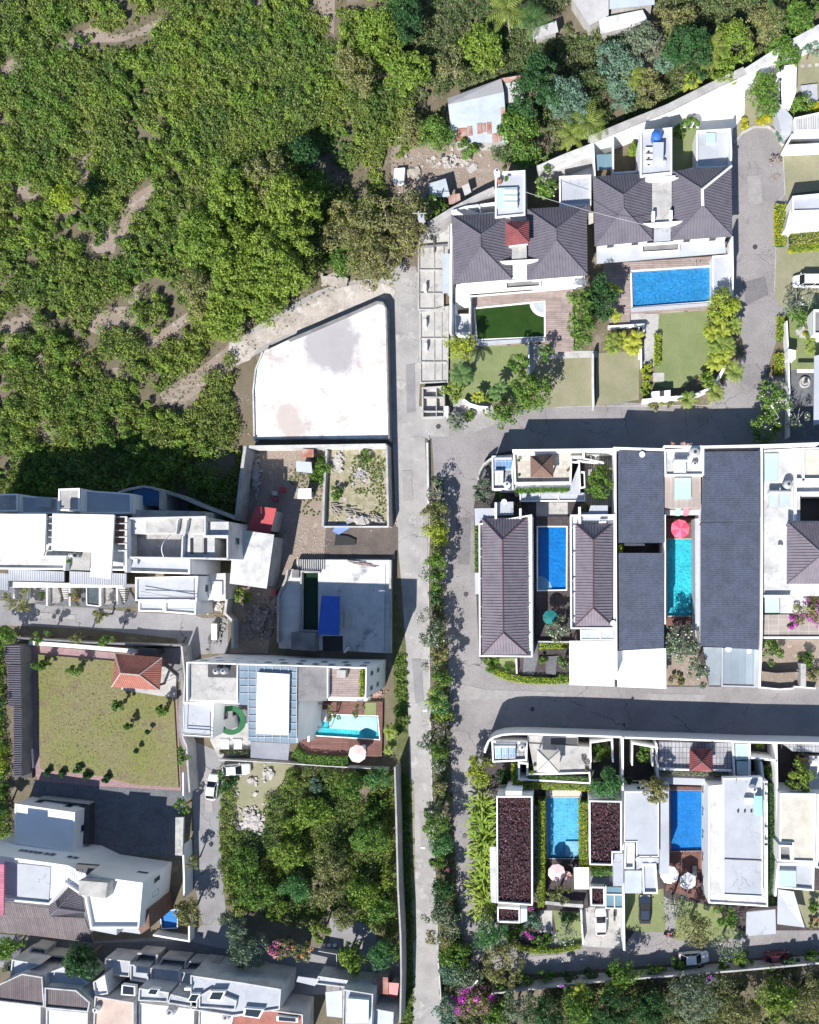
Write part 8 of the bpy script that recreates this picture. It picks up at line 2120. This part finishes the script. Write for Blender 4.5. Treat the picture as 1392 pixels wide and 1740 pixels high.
for i, (x, y) in enumerate(((455, 628), (478, 645), (505, 660), (418, 610))): slab('timber', ORD[i] + ' dark plank piece in the yard below the gabled shed', 'timber', [(x - 9, y - 12), (x + 9, y - 12), (x + 5, y + 14), (x - 10, y + 12)], .3, M_DMETAL, group='plank pieces below the gabled shed')
debris('junk_heap', 'scattered boards and scrap in front of the gabled shed', 500, 650, 190, 70, 150, .22, M_RUBBLE, .2, 27); debris('junk_heap', 'scrap pieces near the utility pole', 230, 720, 100, 60, 50, .3, M_TRUNKL, .2, 28)
slab('rubble_slab', 'grey concrete slab in the middle of the bare ground', 'slab', [(565, 690), (610, 655), (635, 690), (590, 720)], .3, M_CONCL)
fr('full')
WT = [(118, 342, 28, 6.5, 'lime'), (400, 330, 62, 7, 'light'), (345, 400, 58, 6.5, 'light'), (455, 300, 48, 7, 'olive'), (410, 470, 70, 9, 'light'), (495, 350, 52, 9.5, 'light'), (470, 440, 66, 10.5, 'light'), (380, 530, 50, 5.5, 'light'), (350, 500, 45, 6, 'olive'), (450, 505, 44, 6, 'light'), (535, 320, 30, 5, 'broad'), (515, 262, 30, 5, 'dark'),
 (600, 385, 52, 7, 'olive'), (655, 375, 50, 7, 'sparseg'), (690, 400, 36, 7, 'olive'), (635, 440, 52, 6.5, 'olive'), (585, 440, 26, 4, 'grass'), (700, 360, 30, 6, 'olive'), (740, 228, 30, 5.5, 'grass'), (797, 253, 19, 3.8, 'broad'), (905, 165, 40, 9, 'dark'), (918, 125, 30, 8, 'dark'), (962, 172, 42, 7.5, 'silver'), (880, 215, 34, 5.5, 'broad'), (893, 262, 28, 4.5, 'grass'), (735, 350, 26, 3.2, 'frangigreen'),
 (1045, 110, 40, 6.5, 'silver'), (1090, 75, 34, 6, 'grey'), (1000, 145, 32, 5, 'wild'), (1172, 88, 46, 8, 'dark'), (1150, 40, 34, 5.5, 'olive'), (1245, 70, 36, 6, 'light'), (1300, 40, 36, 6, 'olive'), (1330, 90, 30, 5, 'broad'), (1105, 150, 30, 4.5, 'olive'), (1060, 160, 26, 4, 'silver'), (1230, 125, 26, 4.5, 'light'), (650, 60, 46, 6, 'light'), (600, 120, 42, 6, 'olive'), (690, 120, 40, 5.5, 'light'), (820, 75, 40, 5, 'light'), (770, 110, 34, 5, 'sparseg'), (700, 220, 30, 4, 'olive'), (1130, 105, 22, 4.5, 'silver'), (690, 30, 34, 6, 'dark'), (1360, 30, 30, 5.5, 'broad'),
 (880, 1712, 30, 4.5, 'grey'), (925, 1722, 32, 5, 'dark'), (985, 1712, 30, 5, 'broad'), (1040, 1722, 40, 6, 'dark'), (1105, 1718, 36, 5, 'dark'), (1180, 1700, 46, 5.5, 'grey'), (1260, 1722, 34, 5, 'olive'), (1320, 1700, 36, 5, 'light'), (1372, 1700, 34, 5, 'olive'), (760, 1715, 24, 3.5, 'silver'), (845, 1725, 24, 4, 'broad'),
 (-6, 1120, 16, 4, 'dark'), (-4, 1200, 17, 4.5, 'dark'), (2, 1290, 18, 4.2, 'lime'), (-2, 1370, 17, 4, 'dark'), (8, 1082, 20, 4.0, 'grass')]
ZC = {}
for (x, y, r, h, k) in sorted(WT):
    z = 'scrub at the upper left' if x < 560 and y < 600 else 'thicket above the lime terrace' if y < 500 and x < 720 else 'woods beyond the slanting wall' if y < 500 else 'woods under the bottom wall' if x > 700 else 'strip at the left edge'
    n = ZC.get(z, 0); ZC[z] = n + 1
    tree('%s tree, %s from the left in the %s' % (KN.get(k, 'white-flowered'), ORD[min(n, 31)], z), x, y, r, h, k, 'trees of the ' + z, dens=1.15)
for lb, x, y, r, h, k in (('palm with long yellow-green fronds just above the slanting wall', 972, 226, 27, 4.5, 'palm'), ('palm right above the other by the blue-green tree', 1000, 205, 36, 5.5, 'palm'), ('palm at the top edge left of the sheds', 862, 12, 40, 6, 'palm'), ('darker palm at the top edge next to the small grey shed', 905, 30, 34, 5.5, 'palmd'), ('palm with spread fronds right of the dark round crown', 1212, 75, 28, 6, 'palm'), ('palm just below it near the slanting wall', 1203, 100, 24, 5, 'palm'), ('low palm at the foot of the dark round crown', 1178, 134, 20, 3.5, 'palmy'), ('palm by the bare trunk near the slanting wall', 1075, 125, 24, 4.5, 'palm'), ('palm at the top edge right', 1310, 28, 28, 5, 'palmd'), ('banana-like palm in the bottom woods', 985, 1688, 18, 3.5, 'palmy'), ('banana-like palm right of it in the bottom woods', 1040, 1690, 22, 4, 'palm')):
    palm(lb, x, y, r, h, k, n=14, group='palms of the wild woods', nleaf=12)
OUT0 = [P([(395, 598), (450, 590), (660, 505), (664, 750), (436, 752), (420, 762), (412, 800)]), P([(415, 755), (392, 1000), (390, 1120), (700, 1120), (700, 750)])]
LN = [(P([(690, 345), (715, 400), (700, 460), (650, 470), (600, 480), (540, 505), (480, 545), (430, 575), (390, 600), (330, 650), (280, 680)]), 2.2), (P([(440, 590), (415, 650), (418, 760)]), 1.0)]
scrub('scrubland', 'wild green scrub covering the whole slope at the upper left', P([(-130, -130), (715, -130), (700, 250), (665, 300), (690, 470), (600, 480), (480, 545), (400, 590), (440, 600), (425, 640), (432, 755), (412, 800), (395, 905), (340, 880), (300, 855), (240, 838), (110, 848), (-130, 850)]), (.3, 2.3), (.5, 1.15), .74, 84, 'scrub', holes=OUT0, ragged=[inset(P(p), -.7) for p in PATCH], lines=LN, thin=.3, leaf=.165, seed=51)
scrub('woodland_undergrowth', 'mixed undergrowth between the wild trees at the top right', P([(700, -130), (1530, -130), (1530, -60), (1392, 25), (1270, 118), (1130, 175), (1010, 232), (925, 275), (880, 300), (850, 290), (830, 240), (760, 250), (700, 250), (665, 250), (680, 100)]), (.5, 2.4), (.5, 1.1), .85, 80, 'wild', holes=[P([(755, 160), (890, 120), (895, 250), (765, 255)]), P([(900, 30), (960, 30), (965, 70), (905, 70)]), P([(960, -50), (1115, -50), (1115, 30), (960, 45)])], thin=.3, leaf=.17, seed=52, cat='undergrowth')
scrub('woodland_undergrowth', 'undergrowth beneath the bottom wall', P([(752, 1668), (835, 1690), (930, 1680), (1110, 1663), (1392, 1639), (1530, 1630), (1530, 1870), (752, 1870)]), (.4, 2.0), (.5, 1.0), .85, 76, 'wild', thin=.3, leaf=.16, seed=53, cat='undergrowth')
scrub('undergrowth', 'thick growth in the strip between the two roads', P([(736, 815), (752, 815), (755, 900), (752, 960), (760, 1130), (766, 1330), (772, 1480), (790, 1600), (830, 1650), (830, 1690), (752, 1668), (744, 1500), (738, 1330), (736, 1130), (734, 980), (736, 880)]), (.3, 1.4), (.4, .8), .75, 66, 'wild', thin=.3, leaf=.15, seed=54, cat='undergrowth')
scrub('undergrowth', 'dark growth at the left edge beside the tile-capped wall', P([(-130, 1065), (4, 1085), (10, 1200), (18, 1420), (-130, 1400)]), (.4, 1.6), (.6, 1.1), .8, 80, 'scrubd', thin=.15, leaf=.17, seed=55, cat='undergrowth')
debris('timber_pile', 'cut branches and poles heaped at the foot of the olive tree above the lime terrace', 575, 480, 50, 9, 60, .5, M_TRUNKL, .4, 29)
scrub('weeds', 'sparse low weeds on the bare patches of the slope', P([(-130, -130), (715, -130), (700, 400), (440, 590), (300, 690), (-130, 800)]), (.08, .35), (.15, .35), .8, 12, 'wild', thin=.45, leaf=.1, seed=56, cat='weeds')
for i, (sd, mt, nm) in enumerate(((61, 'scrubd', 'darker green'), (62, 'light', 'yellow-green'))):
    scrub('tall_bushes', nm + ' taller bushes standing out of the slope scrub', P([(-130, -130), (700, -130), (690, 240), (560, 250), (300, 300), (300, 600), (385, 560), (380, 590), (270, 660), (400, 790), (385, 880), (300, 850), (110, 840), (-130, 850)]), (1.4, 3.4), (.7, 1.5), 2.3, 190, mt, ragged=[inset(P(p), -.7) for p in PATCH], thin=.52, leaf=.17, seed=sd, cat='bushes')
fr('d3')
scrub('grass_tufts', 'coarse yellowish tufts all over the walled lawn', P([(232, 198), (715, 238), (750, 405), (1076, 472), (1104, 1010), (830, 992), (640, 942), (256, 898)], .3), (.32, .42), (.12, .3), .42, 9, 'tuft', thin=.36, leaf=.09, seed=71, cat='grass')
